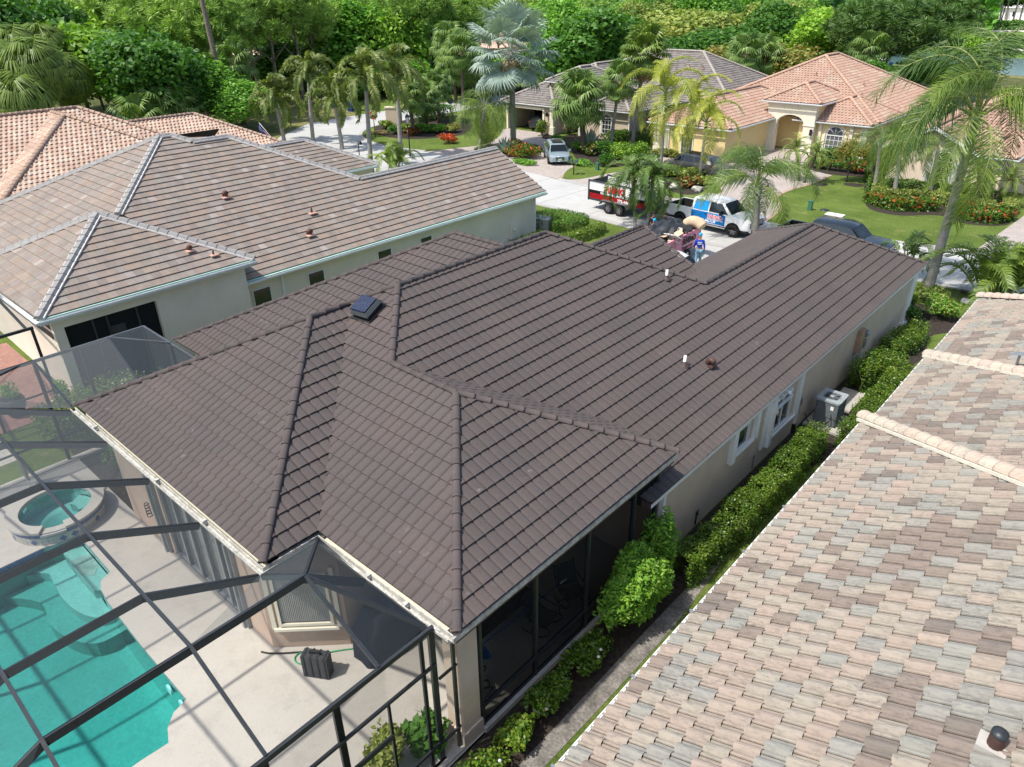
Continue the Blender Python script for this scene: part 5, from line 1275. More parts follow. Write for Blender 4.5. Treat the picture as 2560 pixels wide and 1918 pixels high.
bm.faces.new(rings[-1]); me = bpy.data.meshes.new('cover'); bm.to_mesh(me); bm.free(); me.materials.append(cov); me.polygons.foreach_set('use_smooth', [True]*len(me.polygons)); link('cover', me, grill)
# patio furniture
m_frame_f = mat('furniture_bronze', (.035, .028, .024), .4, .1, 4, metal=.3); m_sling = mat('sling_fabric', (.10, .10, .09), .8, .1, 8)
tb = thing('patio_table', 'rectangular dark patio dining table behind the porch screen', 'table', (-8.75, 8.75, DZ), 0)
mb = MB(); mb.box(-.52, .52, -.95, .95, .70, .73); mb.build('table_top', glass_mat('dark_table_glass', (.03, .03, .032), .1), tb)
mb = MB()
for (a, b) in (((-.52, -.95), (.52, -.95)), ((.52, -.95), (.52, .95)), ((.52, .95), (-.52, .95)), ((-.52, .95), (-.52, -.95))): mb.bar((*a, .735), (*b, .735), .05, .05)
mb.build('table_frame', m_frame_f, tb)
for sx in (-.46, .46):
    for sy in (-.88, .88): mb = MB(); mb.box(sx-.025, sx+.025, sy-.025, sy+.025, 0, .69); mb.build('leg', m_frame_f, tb)
def chair(loc, rz, lab):
    e = thing('patio_chair', lab, 'chair', (*loc, DZ), rz, 'patio chairs round the porch table')
    mb = MB(); mb.add([(-.26, -.24, .42), (.26, -.24, .42), (.26, .24, .40), (-.26, .24, .40)], [(0, 1, 2, 3)]); mb.add([(-.26, -.24, .41), (.26, -.24, .41), (.26, .24, .39), (-.26, .24, .39)], [(3, 2, 1, 0)]); mb.build('seat', m_sling, e)
    mb = MB(); mb.add([(-.26, .24, .42), (.26, .24, .42), (.25, .42, 1.0), (-.25, .42, 1.0), (-.26, .255, .415), (.26, .255, .415), (.25, .435, .995), (-.25, .435, .995)], [(0, 1, 2, 3), (7, 6, 5, 4), (3, 2, 6, 7)]); mb.build('backrest', m_sling, e)
    for s in (-.28, .28):
        mb = MB(); mb.tube(spline([(s, .44, 1.02), (s, .25, .42), (s, -.28, .42), (s, -.32, .3), (s, -.05, .02), (s, .35, .02), (s, .42, .1)], 3), .016, 6); mb.build('frame', m_frame_f, e)
        mb = MB(); mb.tube([(s, .34, .72), (s, .0, .66), (s, -.26, .64), (s, -.28, .42)], .02, 6); mb.build('armrest', m_frame_f, e)
    mb = MB(); mb.tube([(-.28, .2, .02), (.28, .2, .02)], .014, 6); mb.build('stretcher', m_frame_f, e)
    return e
chair((-7.75, 7.15), 2.6, 'dark patio chair nearest the porch column, behind the screen')
chair((-7.75, 9.5), 1.7, 'dark patio chair at the middle of the long side of the patio table')
chair((-7.75, 10.6), 1.2, 'farthest dark patio chair on the porch, near the far post')
mb = MB(); mb.tube([(-7.6, 9.9, 1.3), (-8.1, 7.3, .75)], .015, 6); mb.tube([(-7.6, 9.9, 1.3), (-7.56, 10.1, 1.33)], .02, 6, mi=1)
tag(mb.build('pool_pole', [mat('blue_pole', (.01, .05, .30), .4), m_white]), 'long blue pole with white tip leaning across the patio table', 'pole')
bm = bmesh.new(); bmesh.ops.create_grid(bm, x_segments=8, y_segments=8, size=.3)
for v in bm.verts: v.co.z = .25-.6*v.co.length+.05*math.sin(v.co.x*20)+.05*math.cos(v.co.y*17)
me = bpy.data.meshes.new('blue_cloth'); bm.to_mesh(me); bm.free(); me.materials.append(mat('blue_cloth', (.02, .16, .5), .7)); o = link('blue_cloth', me, loc=(-8.05, 7.45, .68)); tag(o, 'crumpled bright blue cloth by the near end of the patio table', 'cloth')
# towel stand at the far left of the deck
ts = thing('towel_stand', 'white topped stand with hanging grey towel at the far side of the spa', 'towel stand', tuple(G(*crop(0, 1100, 4.418)(340, 520), DZ)))
mb = MB(); mb.tube([(0, 0, 0), (0, 0, 1.1)], .02, 6); mb.tube([(-.25, 0, 1.05), (.25, 0, 1.05)], .015, 6); mb.lathe([(.0, 1.2), (.06, 1.16), (.05, 1.08)], 10); mb.build('pole', m_white, ts)
mb = MB(); mb.box(-.2, .2, -.03, .03, .35, 1.06); mb.build('towel', mat('towel', (.14, .12, .12), .95), ts)
mb = MB(); x, y = -17.35, 4.72
for i in range(5): mb.tube([(x+.1*math.cos(a)*(1-.1*i), y+.06*math.sin(a), 1.3+.09*i+.02*math.cos(a*2)) for a in np.linspace(0, 2*PI, 10)], .012, 5)
tag(mb.build('wall_ornament', m_black), 'small black wrought wall ornament beside the sliding doors', 'ornament')
# ================================================================== VEGETATION
def leaf_mat(name, c1, c2, trans=.35, spec=.35, rough=.5, tipyellow=0):
    m, nt, b = new_mat(name); out = nt.nodes['Material Output']
    g = _n(nt, 'ShaderNodeNewGeometry'); oi = _n(nt, 'ShaderNodeObjectInfo')
    c = ramp(nt, g.outputs['Random Per Island'], [(.0, c1), (1.0, c2)])
    c = mixc(nt, c, ramp(nt, oi.outputs['Random'], [(0, (.82, .86, .8)), (1, (1.16, 1.12, 1.1))]), 1.0, 'MULTIPLY')
    c = mixc(nt, c, ramp(nt, pos_noise(nt, .7, 3, .6), [(.35, (.75, .8, .75)), (.65, (1.25, 1.2, 1.15))]), 1.0, 'MULTIPLY')
    nt.links.new(c, b.inputs['Base Color']); b.inputs['Roughness'].default_value = rough; b.inputs['Specular IOR Level'].default_value = spec
    t = _n(nt, 'ShaderNodeBsdfTranslucent'); nt.links.new(mixc(nt, c, (1.0, 1.15, .35), .0 if False else 1.0, 'MULTIPLY'), t.inputs[0])
    mx = _n(nt, 'ShaderNodeMixShader'); mx.inputs[0].default_value = trans
    nt.links.new(b.outputs[0], mx.inputs[1]); nt.links.new(t.outputs[0], mx.inputs[2]); nt.links.new(mx.outputs[0], out.inputs[0])
    return m
lf_oak = leaf_mat('leaf_dark', (0.050, 0.142, 0.026), (0.125, 0.283, 0.043))
lf_mid = leaf_mat('leaf_mid', (0.103, 0.270, 0.033), (0.233, 0.450, 0.068))
lf_bright = leaf_mat('leaf_bright', (0.167, 0.346, 0.036), (0.356, 0.546, 0.073))
lf_olive = leaf_mat('leaf_olive', (0.195, 0.283, 0.067), (0.390, 0.434, 0.132))
lf_autumn = leaf_mat('leaf_bronze', (0.193, 0.168, 0.036), (0.359, 0.240, 0.072))
lf_pine = leaf_mat('pine_needles', (0.160, 0.294, 0.065), (0.381, 0.535, 0.128), .25)
lf_pine_d = leaf_mat('pine_needles_dark', (0.063, 0.137, 0.033), (0.147, 0.237, 0.064), .25)
lf_hedge = leaf_mat('hedge_leaf', (.045, .12, .012), (.13, .24, .025), .35, .5, .35)
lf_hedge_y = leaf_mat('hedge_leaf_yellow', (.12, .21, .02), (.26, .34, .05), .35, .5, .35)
lf_vari = leaf_mat('variegated_leaf', (.16, .22, .03), (.38, .42, .14), .35)
lf_red = leaf_mat('red_flower', (.45, .035, .015), (.60, .12, .03), .2)
lf_pink = leaf_mat('pink_flower', (.6, .2, .2), (.7, .35, .3), .2)
lf_croton = leaf_mat('croton_leaf', (.12, .02, .015), (.28, .12, .02), .2)
lf_palm = leaf_mat('palm_leaf', (.06, .13, .025), (.14, .22, .055), .3, .45, .4)
lf_palm_l = leaf_mat('palm_leaf_light', (.13, .22, .04), (.27, .36, .08), .35, .45, .4)
lf_palm_y = leaf_mat('palm_leaf_yellow', (.28, .34, .04), (.48, .48, .08), .35, .45, .4)
lf_palm_o = leaf_mat('palm_leaf_olive', (.12, .19, .04), (.27, .31, .10), .3, .4, .45)
lf_sabal = leaf_mat('sabal_leaf', (.13, .23, .05), (.27, .38, .12), .3, .45, .4)
lf_blue = leaf_mat('silver_blue_leaf', (.24, .33, .31), (.42, .50, .48), .2, .4, .5)
lf_dead = leaf_mat('dead_frond', (.20, .16, .09), (.38, .31, .17), .2)
bark = mat('bark', (.14, .11, .09), .95, .35, 3, .8, 12, scale2=20, var2=.4)
bark_p = mat('pine_bark', (.20, .16, .13), .95, .35, 4, .8, 14, scale2=14, var2=.4)
trunk_g = mat('palm_trunk_grey', (.30, .28, .25), .9, .2, 3, .4, 20, scale2=16, var2=.25)
trunk_b = mat('palm_trunk_brown', (.13, .10, .075), .95, .35, 5, .7, 14, scale2=16, var2=.35)
crownsh = mat('crownshaft', (.07, .13, .05), .5, .1, 4)

def leaf_cards(pos, size, nrm=None, aspect=.55, r=None):
    """one bent leaf (two triangles pairs) per position -> V, F (quads)"""
    r = r or rng; n = len(pos)
    d = r.normal(size=(n, 3)); d[:, 2] = d[:, 2]*.6
    d /= np.linalg.norm(d, axis=1)[:, None]
    if nrm is None: nn = r.normal(size=(n, 3)); nn[:, 2] += 1.0
    else: nn = nrm + r.normal(size=(n, 3))*.55
    s = np.cross(d, nn); s /= (np.linalg.norm(s, axis=1)[:, None]+1e-6)
    sz = size*(.6+.8*r.random(n))[:, None]
    a = pos - d*sz*.5; b = pos + s*sz*aspect*.5; c = pos + d*sz*.5; e = pos - s*sz*aspect*.5
    V = np.stack([a, b, c, e], 1).reshape(-1, 3); F = np.arange(4*n).reshape(n, 4)
    return V, F
def crown_points(n, rad, lobes=14, seed=0, flat=.8, shell=.55, low=-.5):
    r = np.random.default_rng(seed); rad = np.array(rad)
    c = r.normal(size=(lobes, 3)); c /= np.linalg.norm(c, axis=1)[:, None]; c[:, 2] = np.where(c[:, 2] < low, -c[:, 2], c[:, 2])
    c = c*(.35+.4*r.random(lobes))[:, None]; lr = .30+.22*r.random(lobes)
    k = r.integers(0, lobes, n); d = r.normal(size=(n, 3)); d /= np.linalg.norm(d, axis=1)[:, None]
    rr_ = lr[k]*(shell+(1-shell)*r.random(n)**.5)*(1+.18*np.sin(d[:, 0]*7+k)*np.cos(d[:, 1]*6+k))
    p = c[k]+d*rr_[:, None]
    return p*rad, d, r
def foliage_mesh(name, n, rad, leaf, m, lobes=14, seed=0, aspect=.6, shell=.55, extra=None):
    p, d, r = crown_points(n, rad, lobes, seed, shell=shell)
    V, F = leaf_cards(p, leaf, d*.8+np.array([0, 0, .5]), aspect, r)
    mats = [m]; mi = None
    if extra:
        m2, frac = extra; mats.append(m2); mi = (r.random(n) < frac).astype(np.int32)
    return np_mesh(name, V, F, mats, mi=mi)
def pine_mesh(name, n, rad, m, seed=0):
    """tufts of needles at branch ends"""
    r = np.random.default_rng(seed); T = 150; tc = r.normal(size=(T, 3)); tc /= np.linalg.norm(tc, axis=1)[:, None]
    tc = tc*(.25+.75*r.random(T)**.6)[:, None]*np.array(rad)
    k = r.integers(0, T, n); d = r.normal(size=(n, 3)); d[:, 2] += .35; d /= np.linalg.norm(d, axis=1)[:, None]
    L = .75*(.6+.6*r.random(n)); a = tc[k]+d*.12; b = tc[k]+d*L[:, None]
    s = np.cross(d, r.normal(size=(n, 3))); s /= np.linalg.norm(s, axis=1)[:, None]; s *= .05
    V = np.stack([a-s, a+s, b+s*.4, b-s*.4], 1).reshape(-1, 3)
    return np_mesh(name, V, np.arange(4*n).reshape(n, 4), [m])
def trunk_mesh(h, r0, r1, m, limbs=5, spread=2.2, seed=0, lean=.4, top=None):
    r = random.Random(seed); mb = MB(); pts = []; k = 7
    lx, ly = r.uniform(-lean, lean), r.uniform(-lean, lean)
    for i in range(k+1):
        t = i/k; pts.append((lx*t*t+.08*math.sin(t*7+seed), ly*t*t+.08*math.cos(t*5+seed), h*t))
    mb.tube(pts, [r0*(1.35 if i == 0 else 1)*(1-t)+r1*t for i, t in enumerate([j/k for j in range(k+1)])], 8)
    for i in range(limbs):
        t = .45+.5*i/limbs; a = r.uniform(0, 6.28); b = Vector(pts[int(t*k)]); L = spread*(1.2-t*.5)
        p1 = b+Vector((math.cos(a)*L*.5, math.sin(a)*L*.5, L*.35)); p2 = b+Vector((math.cos(a+.3)*L, math.sin(a+.3)*L, L*.8))
        mb.tube([b, p1, p2], [r1*1.1, r1*.7, r1*.25], 6)
    me = bpy.data.meshes.new('trunk'); me.from_pydata(mb.v, [], mb.f); me.materials.append(m); me.polygons.foreach_set('use_smooth', [True]*len(me.polygons)); return me
CR_ = {}
def crown_var(kind, i):
    key = (kind, i)
    if key in CR_: return CR_[key]
    s = i*17+hash_(kind)
    if kind == 'oak': me = foliage_mesh('crown', 12000, (4.2, 4.2, 3.4), .36, lf_oak, 26, s, .7, .55)
    elif kind == 'mid': me = foliage_mesh('crown', 11000, (4.0, 4.0, 3.8), .36, lf_mid, 24, s, .65, .55)
    elif kind == 'bright': me = foliage_mesh('crown', 7500, (4.2, 4.2, 3.6), .42, lf_bright, 22, s, .6, .55)
    elif kind == 'olive': me = foliage_mesh('crown', 6500, (4.2, 4.2, 3.4), .42, lf_olive, 20, s, .5, .5)
    elif kind == 'bronze': me = foliage_mesh('crown', 3800, (3.6, 3.6, 2.9), .36, lf_olive, 22, s, .6, .5, extra=(lf_autumn, .55))
    elif kind == 'pine': me = pine_mesh('crown', 7500, (3.6, 3.6, 3.8), lf_pine, s)
    elif kind == 'pined': me = pine_mesh('crown', 8500, (4.2, 4.2, 3.4), lf_pine_d, s)
    CR_[key] = me; return me
def hash_(k): return sum(ord(c)*(i+3) for i, c in enumerate(k)) % 997
TR_ = {}
def tree(kind, x, y, h, w, label, group=None, var=0, rz=None, cr=None, z=0, name=None, cat='tree', trunk=None, lowf=.0):
    """h total height, w crown width, cr crown height"""
    e = thing(name or {'oak': 'oak_tree', 'mid': 'broadleaf_tree', 'bright': 'broadleaf_tree', 'olive': 'broadleaf_tree', 'bronze': 'bronze_leaved_tree', 'pine': 'pine_tree', 'pined': 'pine_tree'}[kind], label, cat, (x, y, z), rz if rz is not None else random.uniform(0, 6.28), group)
    me = crown_var(kind, var % 3); base = {'oak': (8.4, 6.8), 'mid': (8, 7.6), 'bright': (8.4, 7.2), 'olive': (8.4, 6.8), 'bronze': (7.2, 5.8), 'pine': (7.2, 7.6), 'pined': (8.4, 6.8)}[kind]
    cr = cr or min(h*.85, w*.95)
    o = link('crown', me, e, (0, 0, h-cr*.5)); o.scale = (w/base[0], w/base[0], cr/base[1]); o.rotation_euler = (0, 0, random.uniform(0, 6))
    key = (kind in ('pine', 'pined'), var % 2)
    if key not in TR_: TR_[key] = trunk_mesh(10, .24, .09, bark_p if key[0] else bark, 7, 2.6, var+3, lean=.5)
    t = link('trunk', TR_[key], e); th = h-cr*.35; t.scale = (th/10*(.8 if key[0] else 1), th/10*(.8 if key[0] else 1), th/10)
    return e

# ---------------------------------------------------------------- palms
def pinnate(name, L, arc, nl, ll, m, rachis_m, droop=.5, vee=.6, plume=False, w=.035, seed=0, start=.12, wind=(0, 0)):
    """feather frond in the xz plane, growing along +x; arc: list of (x,z) control points scaled by L"""
    r = random.Random(seed); pts = spline([(0, 0)]+[(a*L, b*L) for a, b in arc], 5); P = [Vector((a, 0, b)) for a, b in pts]
    mb = MB(); mb.tube(P, [.035*(1-i/len(P))+.006 for i in range(len(P))], 4, mi=1)
    cum = [0]
    for a, b in zip(P[:-1], P[1:]): cum.append(cum[-1]+(b-a).length)
    T = cum[-1]
    for i in range(nl):
        s = T*(start+(1-start)*i/nl); j = max(k for k in range(len(P)-1) if cum[k] <= s+1e-6); f = (s-cum[j])/(cum[j+1]-cum[j]); p = P[j].lerp(P[j+1], f); t = (P[j+1]-P[j]).normalized(); up = Vector((-t.z, 0, t.x))
        q = i/nl; le = ll*(.45+.9*math.sin(min(1, q*1.15+.12)*PI*.9)**.7)
        for sd_ in (-1, 1):
            for rep in range(2 if plume else 1):
                v = r.uniform(-.9, .9) if plume else vee+r.uniform(-.15, .15)
                d = (Vector((0, sd_, 0))*math.cos(v) + up*math.sin(v) + t*(.45+.4*q)).normalized()
                d = (d+Vector((r.uniform(-.1, .1)+wind[0], r.uniform(-.08, .08)+wind[1], 0))).normalized(); l = le*r.uniform(.8, 1.1)
                m1 = p+d*l*.5+Vector((0, 0, -droop*l*.12)); e = p+d*l*.82+Vector((wind[0]*l*.3, wind[1]*l*.3, -droop*l*.62)); wv = t*w
                mb.add([p-wv*.4, p+wv*.4, m1+wv*.6, m1-wv*.6, e], [(0, 1, 2, 3), (3, 2, 4)])
    me = bpy.data.meshes.new(name); me.from_pydata(mb.v, [], mb.f); me.materials.append(m); me.materials.append(rachis_m); me.polygons.foreach_set('material_index', mb.m); return me
def fan_leaf(name, pet, R_, nseg, m, pm, droop=.25, seed=0, cost=.35, span=2.5, w=.06):
    """palmate leaf: petiole along +x rising, then a round folded fan with hanging tips"""
    r = random.Random(seed); mb = MB(); P = spline([(0, 0, 0), (pet*.5, 0, pet*.28), (pet, 0, pet*.38)], 4); mb.tube(P, [.03, .028, .026, .024, .022, .02, .018, .016, .014][:len(P)], 4, mi=1)
    h = Vector(P[-1]); ax = Vector((.95, 0, .2)).normalized()
    for i in range(nseg):
        a = -span+2*span*(i+.5)/nseg+r.uniform(-.03, .03); l = R_*(.72+.28*math.cos(a*.6))*r.uniform(.92, 1.06)
        d = (ax*math.cos(a)+Vector((0, 1, 0))*math.sin(a)+Vector((0, 0, 1))*(cost*(1-abs(a)/span)-.1)).normalized()
        s = (Vector((0, 1, 0))*math.cos(a)-ax*math.sin(a)).normalized(); z = Vector((0, 0, 1))
        mid = h+d*l*.6+z*(.015*(-1)**i); end = h+d*l*.95-z*(droop*l*r.uniform(.7, 1.4)); wd = 2*span*R_*.50/nseg*(w/.06)**.3
        mb.add([h, h+d*l*.35-s*wd*.5+z*.01, mid-s*wd*.55, end, mid+s*wd*.55-z*.012, h+d*l*.35+s*wd*.5-z*.01, mid+z*.02], [(0, 1, 2, 6), (0, 6, 4, 5), (2, 3, 6), (6, 3, 4)])
    me = bpy.data.meshes.new(name); me.from_pydata(mb.v, [], mb.f); me.materials.append(m); me.materials.append(pm); me.polygons.foreach_set('material_index', mb.m); return me
def ptrunk(h, r0, r1, m, lean=(0, 0), seed=0, rings=0, boots=0, curve=0):
    mb = MB(); k = max(6, rings or 8); pts = []; rad = []
    for i in range(k+1):
        t = i/k; pts.append((lean[0]*t**(1.4)+curve*math.sin(t*PI), lean[1]*t**1.4, h*t))
        rad.append((r0*(1.3 if i == 0 else 1)*(1-t)+r1*t)*(1+(.04 if i % 2 else -.03)*(1 if rings else 0)))
    mb.tube(pts, rad, 10)
    r = random.Random(seed)
    for i in range(boots):
        t = 1-.35*i/max(1, boots); z = h*t; a = i*2.4; p = Vector((lean[0]*t**1.4, lean[1]*t**1.4, z)); d = Vector((math.cos(a), math.sin(a), 0)); R0 = r1*1.0
        s = Vector((-d.y, d.x, 0))*.07; e = p+d*(R0+.16)+Vector((0, 0, .2)); q = p+d*R0*.6-Vector((0, 0, .12))
        mb.add([q-s, q+s, e+s*.5, e-s*.5, q+Vector((0, 0, .12))], [(0, 1, 2, 3), (0, 3, 2, 1), (4, 3, 2)])
    me = bpy.data.meshes.new('trunk'); me.from_pydata(mb.v, [], mb.f); me.materials.append(m); me.polygons.foreach_set('use_smooth', [len(f) == 4 for f in mb.f]); return me
rach = mat('rachis', (.20, .24, .07), .6, .1, 4); rach_b = mat('rachis_brown', (.16, .12, .06), .7, .1, 4); rach_s = mat('rachis_silver', (.40, .44, .36), .6, .1, 4)
FR = {
 'queen': [pinnate('frond', 3.3, [(.3, .28), (.65, .30), (.92, .05), (1.0, -.28)], 50, .75, lf_palm, rach, .95, .3, True, .028, s, .2) for s in (1, 2)] + [pinnate('frond', 3.3, [(.25, .12), (.55, .0), (.75, -.3), (.8, -.62)], 60, .80, lf_palm_l, rach, 1.25, .1, True, .034, 3, .2)],
 'fox': [pinnate('frond', 2.3, [(.3, .3), (.65, .35), (.93, .1), (.98, -.2)], 60, .42, lf_palm_o, rach, .3, .2, True, .07, s, .1) for s in (1, 2)],
 'king': [pinnate('frond', 2.4, [(.3, .3), (.65, .32), (.95, .1), (1.05, -.2)], 46, .62, lf_palm_y, rach, .7, .35, False, .05, s, .12) for s in (1, 2)],
 'xmas': [pinnate('frond', 1.55, [(.3, .32), (.65, .33), (.92, .05), (.95, -.3)], 34, .48, lf_palm, rach, .65, .5, False, .055, s, .15) for s in (1, 2)],
 'pygmy': [pinnate('frond', 1.15, [(.3, .25), (.65, .28), (.95, .05), (1.02, -.2)], 30, .26, lf_palm_l, rach, .3, .3, False, .022, s, .12) for s in (1, 2)],
 'areca': [pinnate('frond', 2.0, [(.3, .38), (.6, .55), (.9, .45), (1.1, .15)], 40, .55, lf_palm_l, rach, .5, .55, False, .05, s, .2) for s in (1, 2)],
 'sabal': [fan_leaf('frond', 1.0, 1.15, 26, lf_sabal, rach, .5, s, .4) for s in (1, 2)],
 'wash': [fan_leaf('frond', .9, 1.05, 24, lf_palm_l, rach, .35, s, .5) for s in (3, 4)],
 'chin': [fan_leaf('frond', 1.0, 1.25, 40, lf_palm_l, rach, .8, s, .3, w=.09) for s in (5, 6)],
 'bis': [fan_leaf('frond', 1.9, 1.65, 34, lf_blue, rach_s, .22, s, .35, 2.3, .055) for s in (7, 8)],
 'dead': [fan_leaf('frond', .7, .9, 14, lf_dead, rach_b, .7, 9, .1)],
}
def palm(name, kind, x, y, h, label, group=None, n=18, s=1.0, lean=(0, 0), r0=.16, r1=.12, tm=None, e0=-35, e1=75, boots=0, shaft=0, dead=0, seed=0, rings=0, z=0, wind=0, skirt=False, fm=None, curve=0, nodroop=False):
    e = thing(name, label, 'palm tree', (x, y, z), 0, group); r = random.Random(seed*7+int(x*3+y))
    link('trunk', ptrunk(h, r0, r1, tm or trunk_g, lean, seed, rings, boots, curve), e); top = Vector((lean[0], lean[1], h))
    if shaft:
        mb = MB(); mb.tube([top-Vector((0, 0, .05)), top+Vector((0, 0, shaft*.4)), top+Vector((0, 0, shaft))], [r1*1.25, r1*1.15, .04], 10); mb.build('crownshaft', crownsh, e); top = top+Vector((0, 0, shaft*.75))
    vs_ = FR[kind]
    for i in range(n):
        q = i/n; el_ = math.radians(e1+(e0-e1)*q**.9+r.uniform(-6, 6)); az = i*2.39996+r.uniform(-.2, .2)
        if wind: az = az+wind*math.sin(az-WINDA)*-.45
        me = vs_[r.randrange(len(vs_))]
        if kind == 'queen' and q > .75 and not nodroop: me = vs_[2]
        o = link('frond', me, e, top+Vector((0, 0, -.15*q*s))); sc = s*r.uniform(.85, 1.1); o.scale = (sc, sc, sc)
        o.rotation_euler = (r.uniform(-.25, .25), -(el_-math.radians(20)), az)
    for i in range(dead):
        az = r.uniform(0, 6.28); o = link('dead_frond', FR['dead'][0], e, top-Vector((0, 0, .2))); o.rotation_euler = (r.uniform(-.4, .4), math.radians(75), az); o.scale = (s*1.1,)*3
    return e
WINDA = 2.5
def at(fn, x, y, z=0): v = G(*fn(x, y), z); return v.x, v.y
I_ = lambda x, y: (x, y)
# --- foxtails and others left of the street (positions of their bases)
fx = [(q1(1830, 920), (1770, 640), 'leftmost foxtail palm standing by the street behind the flag', 0),
      (q1(2015, 910), (1975, 460), 'tall foxtail palm second from left along the street', 1),
      (q2(15, 960), (-40, 620), 'foxtail palm with drooping olive plumes, third along the street', 2),
      (q2(205, 1110), (160, 500), 'tall grey trunk foxtail palm in front of the stop sign', 3),
      (q2(395, 1020), (360, 470), 'foxtail palm with dark heart beside the black street lamp', 4)]
for i, (b, t, lab, sd) in enumerate(fx):
    bx, by = G(*b).x, G(*b).y; q = q1(*t) if i < 2 else q2(*t)
    d = ray(*q); tt = math.hypot(bx, by)/math.hypot(d.x, d.y); p = Vector((0, 0, CZ))+d*tt
    palm('foxtail_palm', 'fox', bx, by, max(3.5, p.z-.9), lab, 'foxtail palms along the left street', 15, 1.25, (p.x-bx, p.y-by), .21, .16, trunk_g, -38, 75, shaft=.9, seed=sd, rings=24)
def palm_px(name, kind, base, top, lab, group=None, **kw):
    """base and crown heart as seen: the trunk stands at the base point, the heart straight above or leaning"""
    b = G(*base); d = ray(*top); tt = math.hypot(b.x, b.y)/math.hypot(d.x, d.y); p = Vector((0, 0, CZ))+d*tt
    return palm(name, kind, b.x, b.y, p.z, lab, group, lean=(p.x-b.x, p.y-b.y), **kw)
gs = 'sabal palms by the junction'
sab = [((475, 870), (440, 620), 'sabal palm just right of the foxtail with the dark heart'), ((560, 830), (540, 640), 'short sabal palm above the yellow sign'), ((640, 790), (620, 560), 'slim sabal palm right of the yellow sign'), ((745, 660), (720, 420), 'sabal palm with stout trunk on the far lawn by the junction'), ((745, 640), (700, 280), 'tallest sabal palm with rounded pale crown left of the silver palm'), ((870, 640), (850, 440), 'shaggy sabal palm beside the trunk of the silver palm')]
for i, (b, t, lab) in enumerate(sab):
    palm_px('sabal_palm', 'sabal', q2(*b), q2(*t), lab, gs, n=30, s=1.5 if i in (3, 4, 5) else 1.1, r0=.2, r1=.2, tm=trunk_b, e0=-50, e1=80, boots=10, seed=i)
palm_px('bismarck_palm', 'bis', q2(1115, 955), q2(1100, 330), 'silver blue fan palm towering behind the ridge of the grey tiled roof', n=38, s=1.35, r0=.28, r1=.24, tm=trunk_g, e0=-52, e1=84, dead=4, seed=3, rings=20)
palm_px('queen_palm', 'queen', q2(900, 985), q2(930, 690), 'wind blown drooping queen palm beside the paved drive of the taupe house', n=17, s=.95, r0=.17, r1=.13, e0=-50, e1=60, seed=5, wind=1)
palm_px('sabal_palm', 'sabal', q2(1565, 985), q2(1545, 640), 'bushy sabal palm with latticed trunk in front of the taupe house entry', n=40, s=1.45, r0=.22, r1=.3, tm=trunk_b, e0=-62, e1=82, boots=16, seed=6)
palm_px('sabal_palm', 'sabal', q2(1740, 965), q2(1800, 520), 'leaning sabal palm right of the arched window of the taupe house', n=26, s=1.05, r0=.17, r1=.12, e0=-55, e1=80, dead=5, seed=7)
palm_px('washingtonia_palm', 'wash', q2(1880, 945), q2(1965, 330), 'very tall fan palm rising over the taupe house roof', n=36, s=1.5, r0=.2, r1=.16, e0=-60, e1=82, dead=9, seed=8, curve=0)
gy = 'yellow green palms at the yellow house drive'
palm_px('royal_palm', 'king', q2(2060, 1120), q2(2090, 640), 'yellow green palm on a tall thin trunk, left one by the grey car', gy, n=11, s=1.4, r0=.13, r1=.10, shaft=.8, e0=-35, e1=72, seed=9, rings=20)
palm_px('royal_palm', 'king', q3(50, 1110), q3(85, 740), 'yellow green palm standing between the two others near the grey car', gy, n=11, s=1.2, r0=.13, r1=.10, shaft=.8, e0=-35, e1=70, seed=10, rings=20)
palm_px('royal_palm', 'king', q3(125, 1160), q3(165, 830), 'yellow green palm closest to the shrub bed beside the grey car', gy, n=11, s=1.2, r0=.13, r1=.10, shaft=.8, e0=-35, e1=70, seed=11, rings=20)
palm_px('christmas_palm', 'xmas', qA(607, 742), qA(590, 300), 'small palm in front of the dump trailer, left of the pair', 'pair of small palms by the trailer', n=14, s=1.25, r0=.10, r1=.07, shaft=.5, e0=-40, e1=70, seed=12, rings=16)
palm_px('christmas_palm', 'xmas', qA(742, 752), qA(800, 330), 'small leaning palm between the trailer and the white pickup, right of the pair', 'pair of small palms by the trailer', n=14, s=1.25, r0=.10, r1=.07, shaft=.5, e0=-40, e1=70, seed=13, rings=16)
palm_px('queen_palm', 'queen', I_(1628, 520), I_(1636, 400), 'queen palm with ragged boots beside the white pickup', n=15, s=1.0, r0=.25, r1=.19, tm=trunk_g, e0=-6, e1=78, boots=22, seed=14, rings=26, wind=1, nodroop=True)
palm_px('queen_palm', 'queen', I_(2000, 645), I_(2112, 248), 'tallest queen palm leaning at the right edge by the street', n=19, s=1.3, r0=.22, r1=.17, tm=trunk_g, e0=-15, e1=85, boots=16, dead=0, seed=15, rings=30, wind=1, nodroop=True)
gg = 'palms in the flower bed of the sand coloured house'
for i, (b, t, lab) in enumerate((((1245, 1240), (1290, 920), 'slim palm at the left end of the flower bed by the sand coloured house'), ((1370, 1290), (1420, 900), 'pale trunk palm in front of the arched window, second in the flower bed'), ((1600, 1275), (1660, 960), 'palm in the bed just right of the pale trunk one, by the arched window'))):
    palm_px('queen_palm', 'queen', q3(*b), q3(*t), lab, gg, n=10, s=.65, r0=.16, r1=.13, tm=trunk_g, e0=-40, e1=70, seed=20+i, rings=20, wind=1)
gp = 'pygmy date palms by the far houses'
